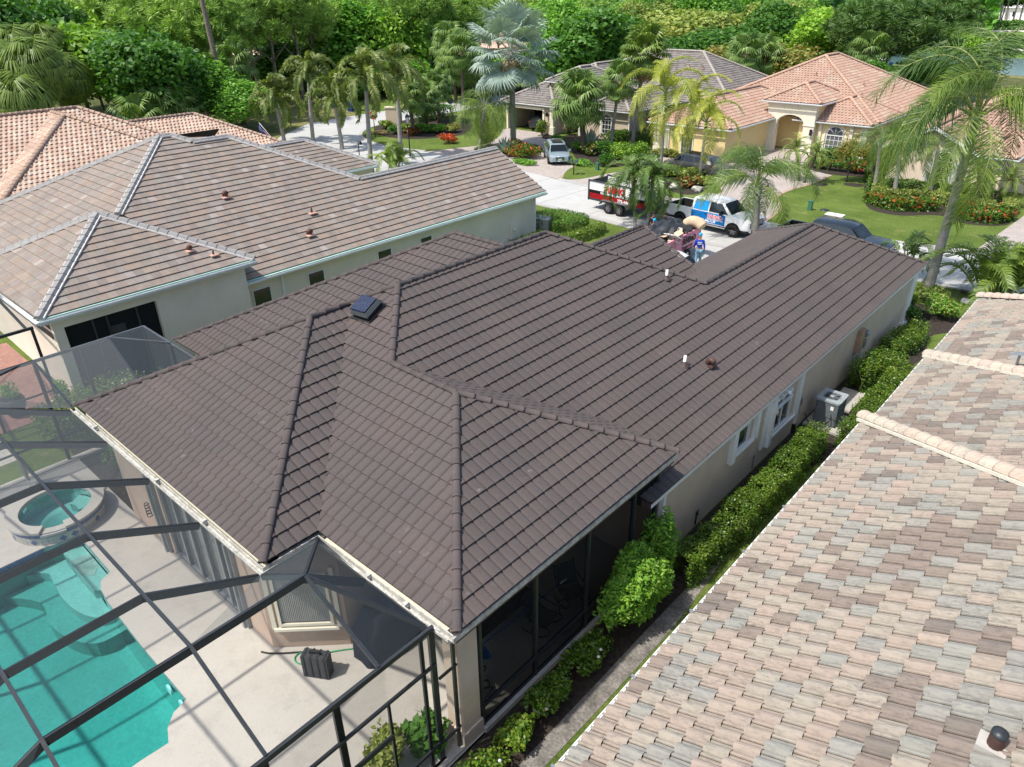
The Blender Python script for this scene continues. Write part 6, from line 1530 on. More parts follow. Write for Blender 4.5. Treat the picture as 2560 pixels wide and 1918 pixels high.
pg = [(q3(765, 1165), q3(745, 960), 'pygmy date palm on the drive of the yellow house, left stem'), (q3(800, 1175), q3(880, 990), 'leaning pygmy date palm on the drive of the yellow house'), (q3(880, 960), q3(865, 850), 'pygmy date palm by the portico of the yellow house'), (q3(985, 980), q3(1010, 800), 'taller pygmy date palm in front of the arched window of the yellow house'),
      (q3(10, 1000), q3(35, 860), 'pygmy date palm beside the left window of the yellow house'), (q2(2150, 1000), q2(2140, 840), 'small date palm by the corner of the yellow house garage'),
      (q3(1905, 1340), q3(1920, 1090), 'pygmy date palm left of the cluster by the sand coloured house'), (q3(1935, 1320), q3(1960, 1160), 'middle pygmy date palm of the cluster by the sand coloured house'), (q3(2000, 1330), q3(2130, 1150), 'leaning pygmy date palm at the right end of the flower bed')]
for i, (b, t, lab) in enumerate(pg): palm_px('pygmy_date_palm', 'pygmy', b, t, lab, gp, n=20, s=1.15, r0=.09, r1=.10, tm=trunk_b, e0=-40, e1=78, seed=30+i)
# areca clump behind the right roof, small fronds elsewhere
def clump(name, kind, x, y, n, s, lab, cat='palm', e1=80, e0=10, spread=.5, z=0.0, group=None, seed=0):
    e = thing(name, lab, cat, (x, y, z), 0, group); r = random.Random(seed)
    for i in range(n):
        o = link('frond', FR[kind][r.randrange(len(FR[kind]))], e, (r.uniform(-spread, spread), r.uniform(-spread, spread), r.uniform(0, .5*s))); o.scale = (s*r.uniform(.8, 1.15),)*3
        o.rotation_euler = (r.uniform(-.2, .2), -math.radians(r.uniform(e0, e1)-20), r.uniform(0, 6.28))
    return e
v = G(2165, 650); clump('areca_palm', 'areca', v.x-.2, v.y-1.0, 34, 1.25, 'clump of green areca palm behind the pale tiled roof by the street', seed=1, spread=.7)
v = G(*q2(430, 1070)); clump('areca_palm', 'areca', v.x+1.5, v.y-2.5, 22, .95, 'green palm clump behind the ridge of the grey tiled roof', seed=2, z=.2)
v = G(*qR(1560, 150)); clump('pygmy_clump', 'xmas', v.x-.8, v.y-.2, 9, .9, 'sprig of thin palm fronds behind the front corner of the brown roof', seed=4, z=.8)
# agaves
def agave(x, y, s, lab, group=None):
    e = thing('agave', lab, 'agave', (x, y, 0), 0, group); mb = MB(); mb.add([(0, -.11, 0), (0, .11, 0), (.55, .13, .1), (1.25, 0, .12), (.55, -.13, .1), (.5, 0, .02)], [(0, 1, 2, 5), (0, 5, 4), (5, 2, 3), (5, 3, 4)])
    me = bpy.data.meshes.new('leaf'); me.from_pydata(mb.v, [], mb.f); me.materials.append(lf_blue)
    for i in range(30):
        o = link('leaf', me, e, (0, 0, .05)); o.rotation_euler = (random.uniform(-.2, .2), -math.radians(12+68*(i/30)), i*2.4); o.scale = (s,)*3
agave(*at(q2, 1600, 960), 1.5, 'large blue grey agave in front of the taupe house', 'blue agaves by the taupe house'); agave(*at(q2, 1060, 985), 1.2, 'blue agave beside the orange flowered shrubs behind the roof ridge', 'blue agaves by the taupe house')
# ---------------------------------------------------------------- hedges and shrubs
stem = mat('stem_brown', (.10, .075, .05), .9, .3, 8)
def hedge(name, pts, w, h, leaf, m, dens, lab, cat='hedge', group=None, seed=0, z=0.0, extra=None, rough=.06, smooth=True):
    """clipped hedge along a plan polyline: leaves on a rounded box shell, twigs inside"""
    r = np.random.default_rng(seed+5); pts = spline(pts, 6) if smooth and len(pts) > 2 else pts
    P = np.array(pts, float); seg = np.linalg.norm(P[1:]-P[:-1], axis=1); cum = np.concatenate([[0], np.cumsum(seg)]); T = cum[-1]
    n = int(dens*T*(w+2*h)); s = r.random(n)*T; j = np.clip(np.searchsorted(cum, s)-1, 0, len(seg)-1); f = (s-cum[j])/seg[j]
    p = P[j]+(P[j+1]-P[j])*f[:, None]; d = (P[j+1]-P[j])/seg[j][:, None]; nr = np.stack([-d[:, 1], d[:, 0]], 1)
    ww = w*(1+.10*np.sin(s*2.3+seed)+.06*np.sin(s*5.1)); hh = h*(1+.06*np.sin(s*1.7+seed*2)+.05*np.sin(s*4.3+1)); q = r.random(n)*(w+2*h)
    top = q < w; side = np.where(q < w+h, 1, -1); off = np.where(top, (q/w-.5)*ww, side*ww*.5); zz = np.where(top, hh, ((q-w) % h)/h*hh)
    dep = np.abs(r.normal(size=n))*rough*2.2; bump_ = .05*np.sin(s*9+zz*8)+rough*r.normal(size=n)
    off = np.where(top, off, off-side*dep+side*bump_); zz = np.where(top, zz-dep+bump_, zz)
    e_ = np.abs(off)/(ww*.5); zz = np.where(top & (e_ > .75), zz-(e_-.75)*h*.25, zz); zz = np.maximum(zz, .03)
    # rounded ends
    cap = (s < w*.3) | (s > T-w*.3); off = np.where(cap, off*.8, off)
    pos = np.stack([p[:, 0]+nr[:, 0]*off, p[:, 1]+nr[:, 1]*off, zz], 1)
    nn = np.stack([np.where(top, 0, nr[:, 0]*side), np.where(top, 0, nr[:, 1]*side), np.where(top, 1., .45)], 1)
    V, F = leaf_cards(pos, leaf, nn*1.2, .6, r); mats = [m]; mi = None
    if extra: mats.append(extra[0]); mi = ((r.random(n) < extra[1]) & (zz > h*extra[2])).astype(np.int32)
    o0 = P[0]; V[:, 0] -= o0[0]; V[:, 1] -= o0[1]
    e = thing(name, lab, cat, (o0[0], o0[1], z), 0, group); link('foliage', np_mesh('foliage', V, F, mats, mi=mi), e)
    mb = MB(); rr_ = random.Random(seed)
    for i in range(max(4, int(T*5))):
        s_ = rr_.random()*T; k = min(len(seg)-1, max(0, int(np.searchsorted(cum, s_))-1)); c = P[k]+(P[k+1]-P[k])*((s_-cum[k])/seg[k])-o0
        a = rr_.uniform(-.4, .4)*w; b = rr_.uniform(-.4, .4)*w; mb.tube([(c[0]+a*.4, c[1]+a*.4, 0), (c[0]+a, c[1]+b, h*.5), (c[0]+b, c[1]+a, h*.9)], [.02, .012, .005], 4, caps=False)
    mb.build('stems', stem, e); return e
def shrub(name, x, y, w, h, leaf, m, n, lab, cat='shrub', group=None, seed=0, z=0.0, extra=None, wy=None):
    me = foliage_mesh('foliage', n, (w*.5, (wy or w)*.5, h*.55), leaf, m, 16, seed+hash_(name), .34 if name == 'bushy_shrub' else .6, .5, extra)
    e = thing(name, lab, cat, (x, y, z), 0, group); link('foliage', me, e, (0, 0, h*.5)); mb = MB(); r = random.Random(seed)
    for i in range(7):
        a = i*.9; mb.tube([(0, 0, 0), (w*.15*math.cos(a), w*.15*math.sin(a), h*.4), (w*.32*math.cos(a), w*.32*math.sin(a), h*.75)], [.03, .018, .007], 4, caps=False)
    mb.build('stems', stem, e); return e
gh = 'clipped hedges along the side wall'
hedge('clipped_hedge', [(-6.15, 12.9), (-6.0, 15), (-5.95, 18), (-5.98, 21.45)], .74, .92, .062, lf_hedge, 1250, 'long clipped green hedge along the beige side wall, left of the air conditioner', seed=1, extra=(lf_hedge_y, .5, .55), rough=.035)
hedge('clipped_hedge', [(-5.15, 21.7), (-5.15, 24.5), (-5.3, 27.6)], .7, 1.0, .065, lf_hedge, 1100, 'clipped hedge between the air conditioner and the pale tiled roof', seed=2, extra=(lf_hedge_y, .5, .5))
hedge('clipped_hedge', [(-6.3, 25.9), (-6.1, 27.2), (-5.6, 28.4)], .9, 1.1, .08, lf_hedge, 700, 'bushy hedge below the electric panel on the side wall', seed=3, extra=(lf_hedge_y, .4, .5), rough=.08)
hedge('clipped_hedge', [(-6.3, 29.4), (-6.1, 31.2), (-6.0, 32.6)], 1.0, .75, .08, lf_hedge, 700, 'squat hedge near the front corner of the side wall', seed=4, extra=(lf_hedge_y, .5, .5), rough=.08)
shrub('bushy_shrub', -6.35, 11.2, 1.45, 2.0, .12, lf_mid, 13000, 'tall feathery green bush at the end of the porch screen', seed=1, wy=2.4, extra=(lf_bright, .4))
shrub('bushy_shrub', -6.6, 12.6, .9, 2.5, .14, lf_mid, 2200, 'narrow green bush against the wall beside the white pipe', seed=2, extra=(lf_bright, .3))
for i, (x, y, w, h, wy) in enumerate(((-6.4, 9.3, .8, .75, 1.6), (-6.35, 8.0, .75, .65, 1.4), (-6.3, 6.9, .75, .6, 1.1), (-6.25, 5.7, .85, .75, 1.5), (-6.2, 4.3, .8, .7, 1.3))):
    shrub('low_shrub', x, y, w, h, .085, lf_hedge, 2600, ['low glossy shrub with white flowers near the tall feathery bush', 'low shrub under the middle of the porch screen', 'low shrub beside the porch screen near the column', 'broad yellow green shrub beside the porch column base', 'low shrub outside the pool cage at the bottom edge'][i], group='low shrubs under the porch screen', seed=i+10, wy=wy, extra=(lf_hedge_y, .45 if i > 1 else .15))
mb = MB()
for (x, y, z) in ((-6.05, 9.4, .72), (-6.0, 9.25, .66), (-6.1, 7.6, .5), (-6.0, 6.1, .6)): mb.lathe([(0, 0), (.045, .01), (.0, .035)], 8, c=(x, y, z))
tag(mb.build('white_flowers', mat('petal', (.8, .8, .76), .6)), 'few small white flowers on the low shrubs beside the porch', 'flowers')['kind'] = 'stuff'
shrub('variegated_shrub', -7.75, 4.75, 1.0, 1.15, .12, lf_vari, 1500, 'yellow green variegated shrub inside the screen at the bottom of the deck', seed=31)
shrub('dark_spiky_plant', -7.55, 5.55, .9, .9, .20, lf_oak, 700, 'dark spiky plant at the foot of the porch column inside the screen', seed=32)
# corner bed by the leaning palm, front of the brown house
shrub('corner_shrub', -5.9, 35.6, 1.9, .95, .12, lf_vari, 1700, 'variegated shrub at the foot of the tallest leaning palm', seed=33, extra=(lf_mid, .6))
shrub('corner_shrub', -7.4, 35.4, 1.5, 1.0, .12, lf_hedge_y, 1500, 'yellow leaved shrub by the front corner of the brown roofed house', seed=34, extra=(lf_hedge, .4))
shrub('corner_shrub', -6.7, 33.8, 1.0, .8, .11, lf_oak, 900, 'dark green shrub under the white corner trim', seed=35)
shrub('corner_shrub', -6.9, 37.2, 2.3, .8, .12, lf_olive, 1300, 'low grey green shrubs behind the leaning palm trunk', seed=36)
# between the houses, under / behind the cage
hedge('garden_hedge', [(-25.3, 4.6), (-25.9, 6.6), (-26.6, 8.2)], 1.5, 1.25, .10, lf_hedge_y, 420, 'bright green bushy hedge seen through the screen cage', seed=6, extra=(lf_hedge, .45, 0), rough=.1)
shrub('garden_shrub', -24.9, 8.9, 1.8, 1.5, .13, lf_mid, 1500, 'loose green shrub behind the bright hedge, seen through the cage', seed=37)
shrub('garden_shrub', -22.3, 6.0, 1.6, 1.0, .13, lf_oak, 900, 'dark shrubs at the foot of the wall under the cage', seed=38)
for q, s_ in ((pot_a, 1.0), (pot_b, .7)):
    o = link('foliage', foliage_mesh('foliage', 700, (.4*s_, .4*s_, .35*s_), .08, lf_mid, 10, 3), q, (0, 0, 1.0*s_))
# clipped round hedges right of the cream house
def disc_hedge(pts, h, leaf, m, dens, lab, seed, z=0, extra=None):
    r = np.random.default_rng(seed); P = spline(pts, 6, True); A = np.array(P); c = A.mean(0); e = thing('topiary_hedge', lab, 'hedge', (c[0], c[1], z), 0, 'clipped hedges by the cream wall end')
    mn, mx = A.min(0), A.max(0); area = (mx-mn).prod(); n = int(area*dens); q = mn+(mx-mn)*r.random((n, 2)); x, y = q[:, 0], q[:, 1]; ins = np.zeros(n, bool); k = len(A)
    for i in range(k):
        a, b = A[i], A[(i+1) % k]; cond = ((a[1] > y) != (b[1] > y)); xi = (b[0]-a[0])*(y-a[1])/(b[1]-a[1]+1e-9)+a[0]; ins ^= cond & (x < xi)
    q = q[ins]; top = np.column_stack([q, h+.03*r.normal(size=len(q))+.04*np.sin(q[:, 0]*3)]); nt_ = np.tile([0, 0, 1.], (len(top), 1))
    seg = np.roll(A, -1, 0)-A; L = np.linalg.norm(seg, axis=1); m_ = int(L.sum()*h*dens); i = r.choice(k, m_, p=L/L.sum()); s = A[i]+seg[i]*r.random(m_)[:, None]; nn = np.column_stack([seg[i][:, 1], -seg[i][:, 0], np.full(m_, .3)]); nn[:, :2] /= L[i][:, None]
    side = np.column_stack([s+nn[:, :2]*(.03*r.normal(size=m_))[:, None], h*r.random(m_)])
    p = np.vstack([top, side]); N2 = np.vstack([nt_, nn]); p[:, :2] -= c; V, F = leaf_cards(p, leaf, N2*1.5, .6, r); mats = [m]; mi = None
    if extra: mats.append(extra[0]); mi = (np.concatenate([np.ones(len(top)), np.zeros(len(side))])*(r.random(len(p)) < extra[1])).astype(np.int32)
    link('foliage', np_mesh('foliage', V, F, mats, mi=mi), e)
    mb = MB()
    for k2 in range(12): a = k2*2.4; rr2 = .3*math.sqrt(k2/12)*(mx-mn).min(); mb.tube([(rr2*math.cos(a), rr2*math.sin(a), 0), (rr2*1.2*math.cos(a), rr2*1.2*math.sin(a), h*.85)], [.025, .008], 4, caps=False)
    mb.build('stems', stem, e)
qH = crop(1300, 500, 4.888)
def GH(pts, z): return [tuple(G(*qH(*p), z)[:2]) for p in pts]
disc_hedge(GH([(200, 130), (420, 110), (650, 130), (800, 175), (838, 215), (700, 270), (560, 300), (430, 290), (400, 250), (480, 200), (330, 200), (200, 185)], .85), .85, .085, lf_hedge, 420, 'rounded clipped hedge with dark sides beyond the end of the cream wall', 51, extra=(lf_mid, .3))
hedge('topiary_hedge', GH([(440, 450), (560, 425), (720, 395), (860, 350), (950, 310), (1010, 270)], .55), .62, .62, .08, lf_hedge, 520, 'curved low hedge band with bright top in front of the rounded hedge', 'hedge', 'clipped hedges by the cream wall end', 52, extra=(lf_hedge_y, .85, .8), rough=.03)
hedge('topiary_hedge', GH([(10, 480), (150, 430), (280, 395), (330, 400)], .5), .6, .55, .08, lf_hedge, 500, 'low yellow green hedge along the foot of the cream wall end', 'hedge', 'clipped hedges by the cream wall end', 53, extra=(lf_hedge_y, .6, .6), rough=.03)
ub = thing('utility_box', 'pale grey rounded utility box at the corner of the cream house', 'utility box', tuple(G(*qH(262, 340), 0)), .15)
mb = MB(); mb.box(-.65, .65, -.28, .28, 0, .62); mb.build('body', m_conc, ub); mb = MB(); mb.prism([(-.7, -.32), (.66, -.32), (.7, -.2), (.7, .2), (.66, .32), (-.7, .32)], .62, .72); mb.build('lid', m_white, ub)

# far gardens
def sh(fn, x, y, w, h, m, lab, n=900, leaf=.2, extra=None, group='garden shrubs across the street', wy=None, name='garden_shrub', seed=None):
    v = G(*fn(x, y)); return shrub(name, v.x, v.y, w, h, leaf, m, n, lab, 'shrub', group, seed or int(x+y), extra=extra, wy=wy)
qC = crop(1380, 330, 3.972)
sh(q2, 1300, 870, 1.9, 1.5, lf_hedge_y, 'yellow green shrub standing in the drive beside the open garage')
sh(q2, 1190, 1010, 4.2, 1.1, lf_hedge, 'round bed of shrubs topped with orange flowers right of the blue agave', 2600, extra=(lf_red, .25), wy=3.0)
sh(q2, 1120, 970, 2.4, 1.0, lf_olive, 'olive shrub with orange blooms behind the roof ridge', 1200, extra=(lf_red, .2))
sh(q2, 1180, 1055, 3.0, .4, lf_mid, 'low green ground cover in front of the orange flowered shrubs', 1500, .15, wy=1.6)
sh(q2, 700, 920, 2.2, .9, lf_croton, 'red flowering shrub on the lawn tip behind the grey tiled ridge', 1100, .16, extra=(lf_red, .6))
sh(qC, 400, 235, 2.2, 1.2, lf_hedge, 'bronze tinged round shrub at the foot of the bushy sabal palm', extra=(lf_autumn, .35))
sh(qC, 260, 330, 3.6, .5, lf_mid, 'low green ground cover beside the drive of the taupe house', 1600, .14, wy=2.0)
sh(qC, 260, 190, 1.6, .9, lf_mid, 'dark green shrub under the large agave')
sh(qC, 530, 250, 2.6, 1.5, lf_oak, 'dark shrub mass between the agave and the leaning palm', 1300)
sh(qC, 690, 300, 3.2, 1.7, lf_bright, 'large bright green rounded shrub on the bed of the taupe house', 2400, .16, extra=(lf_hedge, .4))
sh(qC, 860, 280, 2.0, 1.5, lf_bright, 'bright green shrub right of the large rounded one', 1400, .16, extra=(lf_hedge, .4))
sh(qC, 540, 340, 1.6, 1.1, lf_oak, 'small dark shrub left of the bright rounded one', 800)
sh(qC, 640, 110, 3.2, 1.2, lf_hedge, 'clipped green shrub under the arched window of the taupe house', 1800, .15)
sh(qC, 1140, 250, 3.4, .7, lf_vari, 'pale variegated plants behind the box hedge by the yellow garage', 1600, .18, extra=(lf_croton, .12), wy=1.2)
sh(q2, 1475, 870, 1.5, 1.6, lf_oak, 'shrub with pink blooms beside the taupe house entry', 800, .18, extra=(lf_pink, .15))
sh(q2, 1400, 930, 2.0, .8, lf_oak, 'dark low shrub behind the silver car')
hedge('box_hedge', [tuple(G(*qC(*p), 0)[:2]) for p in ((840, 345), (950, 350), (1060, 345))], .9, 1.05, .14, lf_hedge, 220, 'clipped rectangular box hedge left of the grey car', seed=61, smooth=False)
hedge('box_hedge', [(-42.6, 61.7), (-40.6, 61.6), (-38.6, 63.5)], 1.0, 1.2, .16, lf_hedge, 160, 'green hedge along the corner wall of the taupe house', seed=62, smooth=False)
# peninsula bed
sh(q2, 290, 830, 2.2, .9, lf_hedge_y, 'clipped shrub left of the beige sign pillar'); sh(q2, 260, 868, 2.4, .45, lf_oak, 'low pink flowering plants near the stop sign', 900, .13, extra=(lf_pink, .4))
hedge('street_hedge', [tuple(G(*q2(*p), 0)[:2]) for p in ((470, 790), (560, 775), (640, 765), (700, 750))], 1.6, 1.4, .2, lf_oak, 120, 'dark green hedge behind the yellow sign palms', seed=63)
for i, (x, y, m_, ex, lab) in enumerate(((420, 850, lf_hedge_y, None, 'yellow green plant just right of the beige pillar'), (460, 870, lf_croton, None, 'dark red foliage plant in the junction bed'), (520, 850, lf_mid, None, 'grassy green plant under the yellow sign'), (590, 850, lf_mid, None, 'spiky green plant in the middle of the junction bed'), (650, 855, lf_mid, None, 'grassy tuft at the right part of the junction bed'), (720, 850, lf_olive, (lf_croton, .3), 'mixed shrub at the right end of the junction bed'), (360, 860, lf_oak, None, 'dark shrub at the foot of the beige pillar'))):
    sh(q2, x, y, 2.0, .9, m_, lab, 700, .22, ex, 'plants in the junction bed')
# bed between the drives
sh(qA, 1060, 190, 3.2, .9, lf_vari, 'yellow variegated shrubs in front of the grey car', 2000, .18, wy=1.8, extra=(lf_hedge_y, .5)); sh(qA, 1200, 215, 2.6, .9, lf_vari, 'yellow variegated shrub behind the rocks in the drive bed', 1500, .18, extra=(lf_hedge_y, .5))
sh(qA, 1170, 300, 2.4, .8, lf_croton, 'bronze red plants around the rocks in the drive bed', 900, .2, extra=(lf_olive, .3)); sh(qA, 1380, 270, 2.0, .6, lf_olive, 'low olive plants at the right end of the drive bed', 800)
for i, (x, y) in enumerate(((1045, 320), (1095, 300), (1290, 345))):
    v = G(*qA(x, y)); bm = bmesh.new(); bmesh.ops.create_icosphere(bm, subdivisions=2, radius=.45)
    for w_ in bm.verts: w_.co *= 1+.25*math.sin(w_.co.x*7+i)*math.cos(w_.co.y*6+w_.co.z*5); w_.co.z *= .6
    me = bpy.data.meshes.new('boulder'); bm.to_mesh(me); bm.free(); me.materials.append(m_conc); o = link('boulder', me, loc=(v.x, v.y, .15)); tag(o, ['pale boulder at the left of the drive bed', 'pale boulder leaning on the first in the drive bed', 'small boulder at the right of the drive bed'][i], 'rock', 'boulders in the drive bed')
# flower bed of the sand coloured house
band = [(1215, 1290), (1300, 1330), (1450, 1350), (1640, 1345)]; band2 = [(1790, 1360), (1880, 1410), (2000, 1425), (2100, 1400)]
hedge('flower_hedge', [tuple(G(*q3(*p))[:2]) for p in band], 1.1, .75, .17, lf_hedge, 260, 'band of green shrubs with orange flowers at the edge of the lawn, left part', group='flower hedges by the sand house', seed=71, extra=(lf_red, .10, .3))
hedge('flower_hedge', [tuple(G(*q3(*p))[:2]) for p in band2], 1.3, .75, .17, lf_hedge, 260, 'band of green shrubs with orange flowers at the edge of the lawn, right part', group='flower hedges by the sand house', seed=72, extra=(lf_red, .16, .3))
hedge('variegated_hedge', [tuple(G(*q3(*p))[:2]) for p in ((1225, 1265), (1400, 1295), (1600, 1310), (1800, 1335), (2050, 1400), (2120, 1360))], .7, .85, .17, lf_vari, 240, 'yellow variegated hedge behind the orange flowered band', group='flower hedges by the sand house', seed=73)
hedge('wall_hedge', [tuple(G(*q3(*p))[:2]) for p in ((1200, 1215), (1330, 1235), (1560, 1255), (1800, 1270), (2050, 1310))], 1.2, .9, .18, lf_oak, 200, 'dark hedge along the foot of the sand coloured wall', group='flower hedges by the sand house', seed=74, extra=(lf_olive, .4, .4))
hedge('tall_hedge', [(-17.1, 60.2), (-16.9, 62.5), (-17.0, 66.5)], 1.5, 1.9, .18, lf_hedge, 160, 'tall clipped hedge between the yellow and the sand coloured houses', seed=75, smooth=False, extra=(lf_hedge_y, .3, .7))
sh(q3, 940, 1090, 3.4, .9, lf_oak, 'low shrubs with red flowers under the arched window of the yellow house', 1500, .18, extra=(lf_red, .14), wy=1.5); sh(q3, 1130, 1110, 3.4, 1.1, lf_hedge, 'shrubs with red flowers at the right corner of the yellow house', 1500, .18, extra=(lf_red, .12), wy=1.8)
sh(q3, 1000, 1050, 3.6, 1.2, lf_oak, 'dark hedge against the yellow house wall', 1500, .2, wy=1.2); sh(q3, 1230, 1100, 2.0, 1.9, lf_hedge, 'rounded shrub at the right corner of the yellow house', 1400, .2)
v = G(*q3(1068, 1170)); tree('bronze', v.x, v.y, 3.3, 2.9, 'small pale multi stem tree with mulch ring on the lawn of the yellow house', var=1, cr=2.2, name='ornamental_tree')

# ---------------------------------------------------------------- background trees
def TP(px, dist): d = ray(px, 200); h = math.hypot(d.x, d.y); return d.x/h*dist, d.y/h*dist
g_far = 'trees of the wood behind the houses'
big = [('bright', 215, 96, 11.5, 15, 'large bright green broadleaf tree behind the pink roofed house'), ('oak', 320, 88, 10.5, 13, 'dark glossy rounded tree right of the bright green one'), ('mid', 420, 92, 7.5, 11, 'dark leafy tree above the far left roofs'), ('oak', 40, 104, 14.5, 14, 'dark tree at the top left corner'), ('oak', 130, 112, 14.5, 12, 'dark green tree behind the pale fan palms, second from left'),
       ('bright', 180, 118, 13.0, 12, 'light green tree between the two dark ones at top left'),
       ('mid', 520, 88, 5.2, 9, 'dense green bush like tree left of the foxtail palms'), ('mid', 750, 118, 12.5, 17, 'broad mid green tree at the top behind the foxtail palms'), ('bright', 850, 118, 12.5, 13, 'bright green tree top right of the broad one'), ('oak', 620, 116, 7.5, 12, 'dark tree behind the pine trunks'),
       ('mid', 960, 128, 12.0, 12, 'green tree left of the silver palm'), ('oak', 1255, 112, 11.5, 17, 'massive dark green tree right of the silver palm'), ('mid', 1215, 118, 12.0, 12, 'lighter green tree behind the massive dark one'), ('oak', 1340, 130, 9.5, 13, 'dark green tree below the distant pink roof'),
       ('olive', 1480, 150, 11.0, 19, 'wide grey green tree above the grey roof'), ('olive', 1420, 165, 11.5, 15, 'feathery grey green tree top behind the tall fan palm'), ('oak', 1560, 128, 8.0, 15, 'dark hedge like trees behind the grey roof'), ('oak', 1470, 124, 7.0, 13, 'dark green tree behind the grey roof ridge'),
       ('bronze', 1540, 112, 6.2, 9, 'olive bronze tree behind the grey roof'), ('bronze', 1690, 112, 6.8, 11, 'olive bronze tree left of the coral roof apex'), ('bright', 1780, 132, 11.0, 15, 'yellow green tree behind the coral roof'), ('oak', 1660, 145, 11.0, 13, 'dark green tree left of the yellow green one'),
       ('mid', 1600, 170, 12.0, 14, 'green tree at the top centre right'), ('pined', 1900, 118, 11.8, 17, 'wide dark pine behind the coral roof'), ('pined', 1960, 128, 12.2, 15, 'dark pine spreading over the pond edge'), ('pined', 1830, 125, 11.8, 9, 'slim dark pine left of the wide one'),
       ('bright', 2064, 166, 6.4, 9.5, 'bright green tree on the near pond bank'), ('oak', 1880, 108, 5.0, 8, 'dark bushes at the foot of the pines'), ('oak', 1975, 118, 4.8, 8, 'dark round bush beside the pond')]
for i, (k, px, d, h, w, lab) in enumerate(big):
    x, y = TP(px, d); tree(k, x, y, h, w, lab, None, i, cr=h*.92 if k not in ('pined',) else h*.62)
pines = [(350, 104, 13.5, 9), (440, 100, 15, 9), (505, 98, 14.2, 8), (600, 106, 15.5, 9), (655, 108, 15, 8), (560, 112, 15, 10), (400, 116, 15, 11), (690, 112, 14.5, 8), (900, 118, 14.5, 8), (935, 122, 14.5, 8), (1010, 128, 13.5, 9), (300, 124, 15, 11), (480, 122, 15, 10), (640, 120, 15, 9), (805, 132, 14.5, 9), (1080, 140, 14, 10), (250, 126, 15, 10), (540, 104, 14, 7)]
PLAB = ['above the dark rounded tree, left of the leaning trunk', 'just right of the leaning trunk', 'left of the tall foxtail palm', 'behind the tall foxtail palm', 'right of the tall foxtail palm', 'standing back between the two foxtail palms', 'behind the leaning trunk', 'left edge of the broad tree behind the foxtails', 'left of the tallest sabal palm', 'close beside the other one left of the tallest sabal', 'left of the silver palm', 'high behind the bright green tree', 'behind the gap right of the leaning trunk', 'behind the second foxtail palm', 'above the broad green tree', 'behind the silver palm', 'above the bright green tree at upper left', 'left of the foxtail palms, nearest of the pines']
for i, (px, d, h, w) in enumerate(pines):
    x, y = TP(px, d); tree('pine', x, y, h+random.uniform(-.6, 1), w, 'slash pine with bare trunk '+PLAB[i], 'slash pines in the wood', i, cr=h*.5)
# the big leaning bare trunk at top left centre
b = Vector((*TP(484, 92), 0)); e = thing('pine_trunk_tree', 'tall leaning bare grey pine trunk rising out of the top left centre', 'tree', (b.x, b.y, 0)); d = ray(436, 0); tt = math.hypot(b.x, b.y)/math.hypot(d.x, d.y); p = Vector((0, 0, CZ))+d*tt
mb = MB(); q = Vector((p.x-b.x, p.y-b.y, p.z)); mb.tube([(0, 0, 0), q*.35+Vector((.15, 0, 0)), q*.7, q*1.0, q*1.35], [.36, .30, .27, .24, .2], 10); mb.build('trunk', bark_p, e); o = link('crown', crown_var('pine', 1), e, q*1.4+Vector((0, 0, 1))); o.scale = (.8, .8, .6)
rf = random.Random(11); kinds = ['oak', 'mid', 'olive', 'mid', 'pine', 'oak', 'bright']
for i in range(95):
    px = -120+i*19.5+rf.uniform(-25, 25); d = rf.choice([152, 168, 185, 205, 235])+rf.uniform(-8, 8)
    if px > 1180: d = max(d, 165)
    x, y = TP(px, d); k = kinds[rf.randrange(7)]; h = rf.uniform(10, 13.2)*(1 if px < 1200 else .92)
    tree(k, x, y, h, rf.uniform(10, 15), {'oak': 'dark green', 'mid': 'mid green', 'olive': 'grey green', 'bright': 'light green', 'pine': 'feathery pine'}[k]+' crown in the wood above '+next(n_ for l_, n_ in ((300, 'the pink roofed house'), (560, 'the cream neighbour house'), (820, 'the foxtail palms'), (1060, 'the junction'), (1300, 'the silver palm'), (1640, 'the taupe house'), (9999, 'the yellow house')) if px < l_), g_far, i, cr=h*.9)
for i in range(26):   # understorey at the wood edge
    px = 380+i*34+rf.uniform(-12, 12); d = rf.uniform(112, 124); x, y = TP(px, d); tree('oak' if i % 3 else 'mid', x, y, rf.uniform(3.5, 5.5), rf.uniform(6, 9), 'dark undergrowth bush at the wood edge '+('left of the foxtail palms', 'behind the foxtail palms', 'behind the junction bed', 'behind the taupe house')[min(3, i//7)], 'undergrowth at the edge of the wood', i, cr=4.5, name='undergrowth_bush', cat='bush')
gsx = 'sabal palms at the wood edge'
for i, (px, d, h, lab) in enumerate(((400, 90, 4.2, 'low fan palms at the foot of the leaning pine trunk'), (330, 84, 3.2, 'fan palm in the shade of the dark rounded tree'), (515, 94, 6.5, 'rounded fan palm behind the green bush like tree'), (450, 92, 5.0, 'fan palm with brown skirt beside the leaning pine trunk'), (285, 82, 2.6, 'small fan palm just behind the pink roof'), (1600, 108, 5.5, 'dark fan palm in the trees behind the grey roof'), (1640, 110, 5.2, 'pair partner fan palm behind the grey roof'), (1860, 112, 5.8, 'drooping fan palm in front of the wide dark pine'), (1330, 118, 6.5, 'fan palm rising by the distant pink roof'), (380, 86, 3.0, 'short fan palm left of the leaning pine trunk'), (1000, 102, 6.5, 'fan palm behind the tallest sabal by the junction'))):
    x, y = TP(px, d); palm('sabal_palm', 'sabal', x, y, h, lab, gsx, n=24, s=1.5, r0=.22, r1=.2, tm=trunk_b, e0=-55, e1=80, seed=40+i)
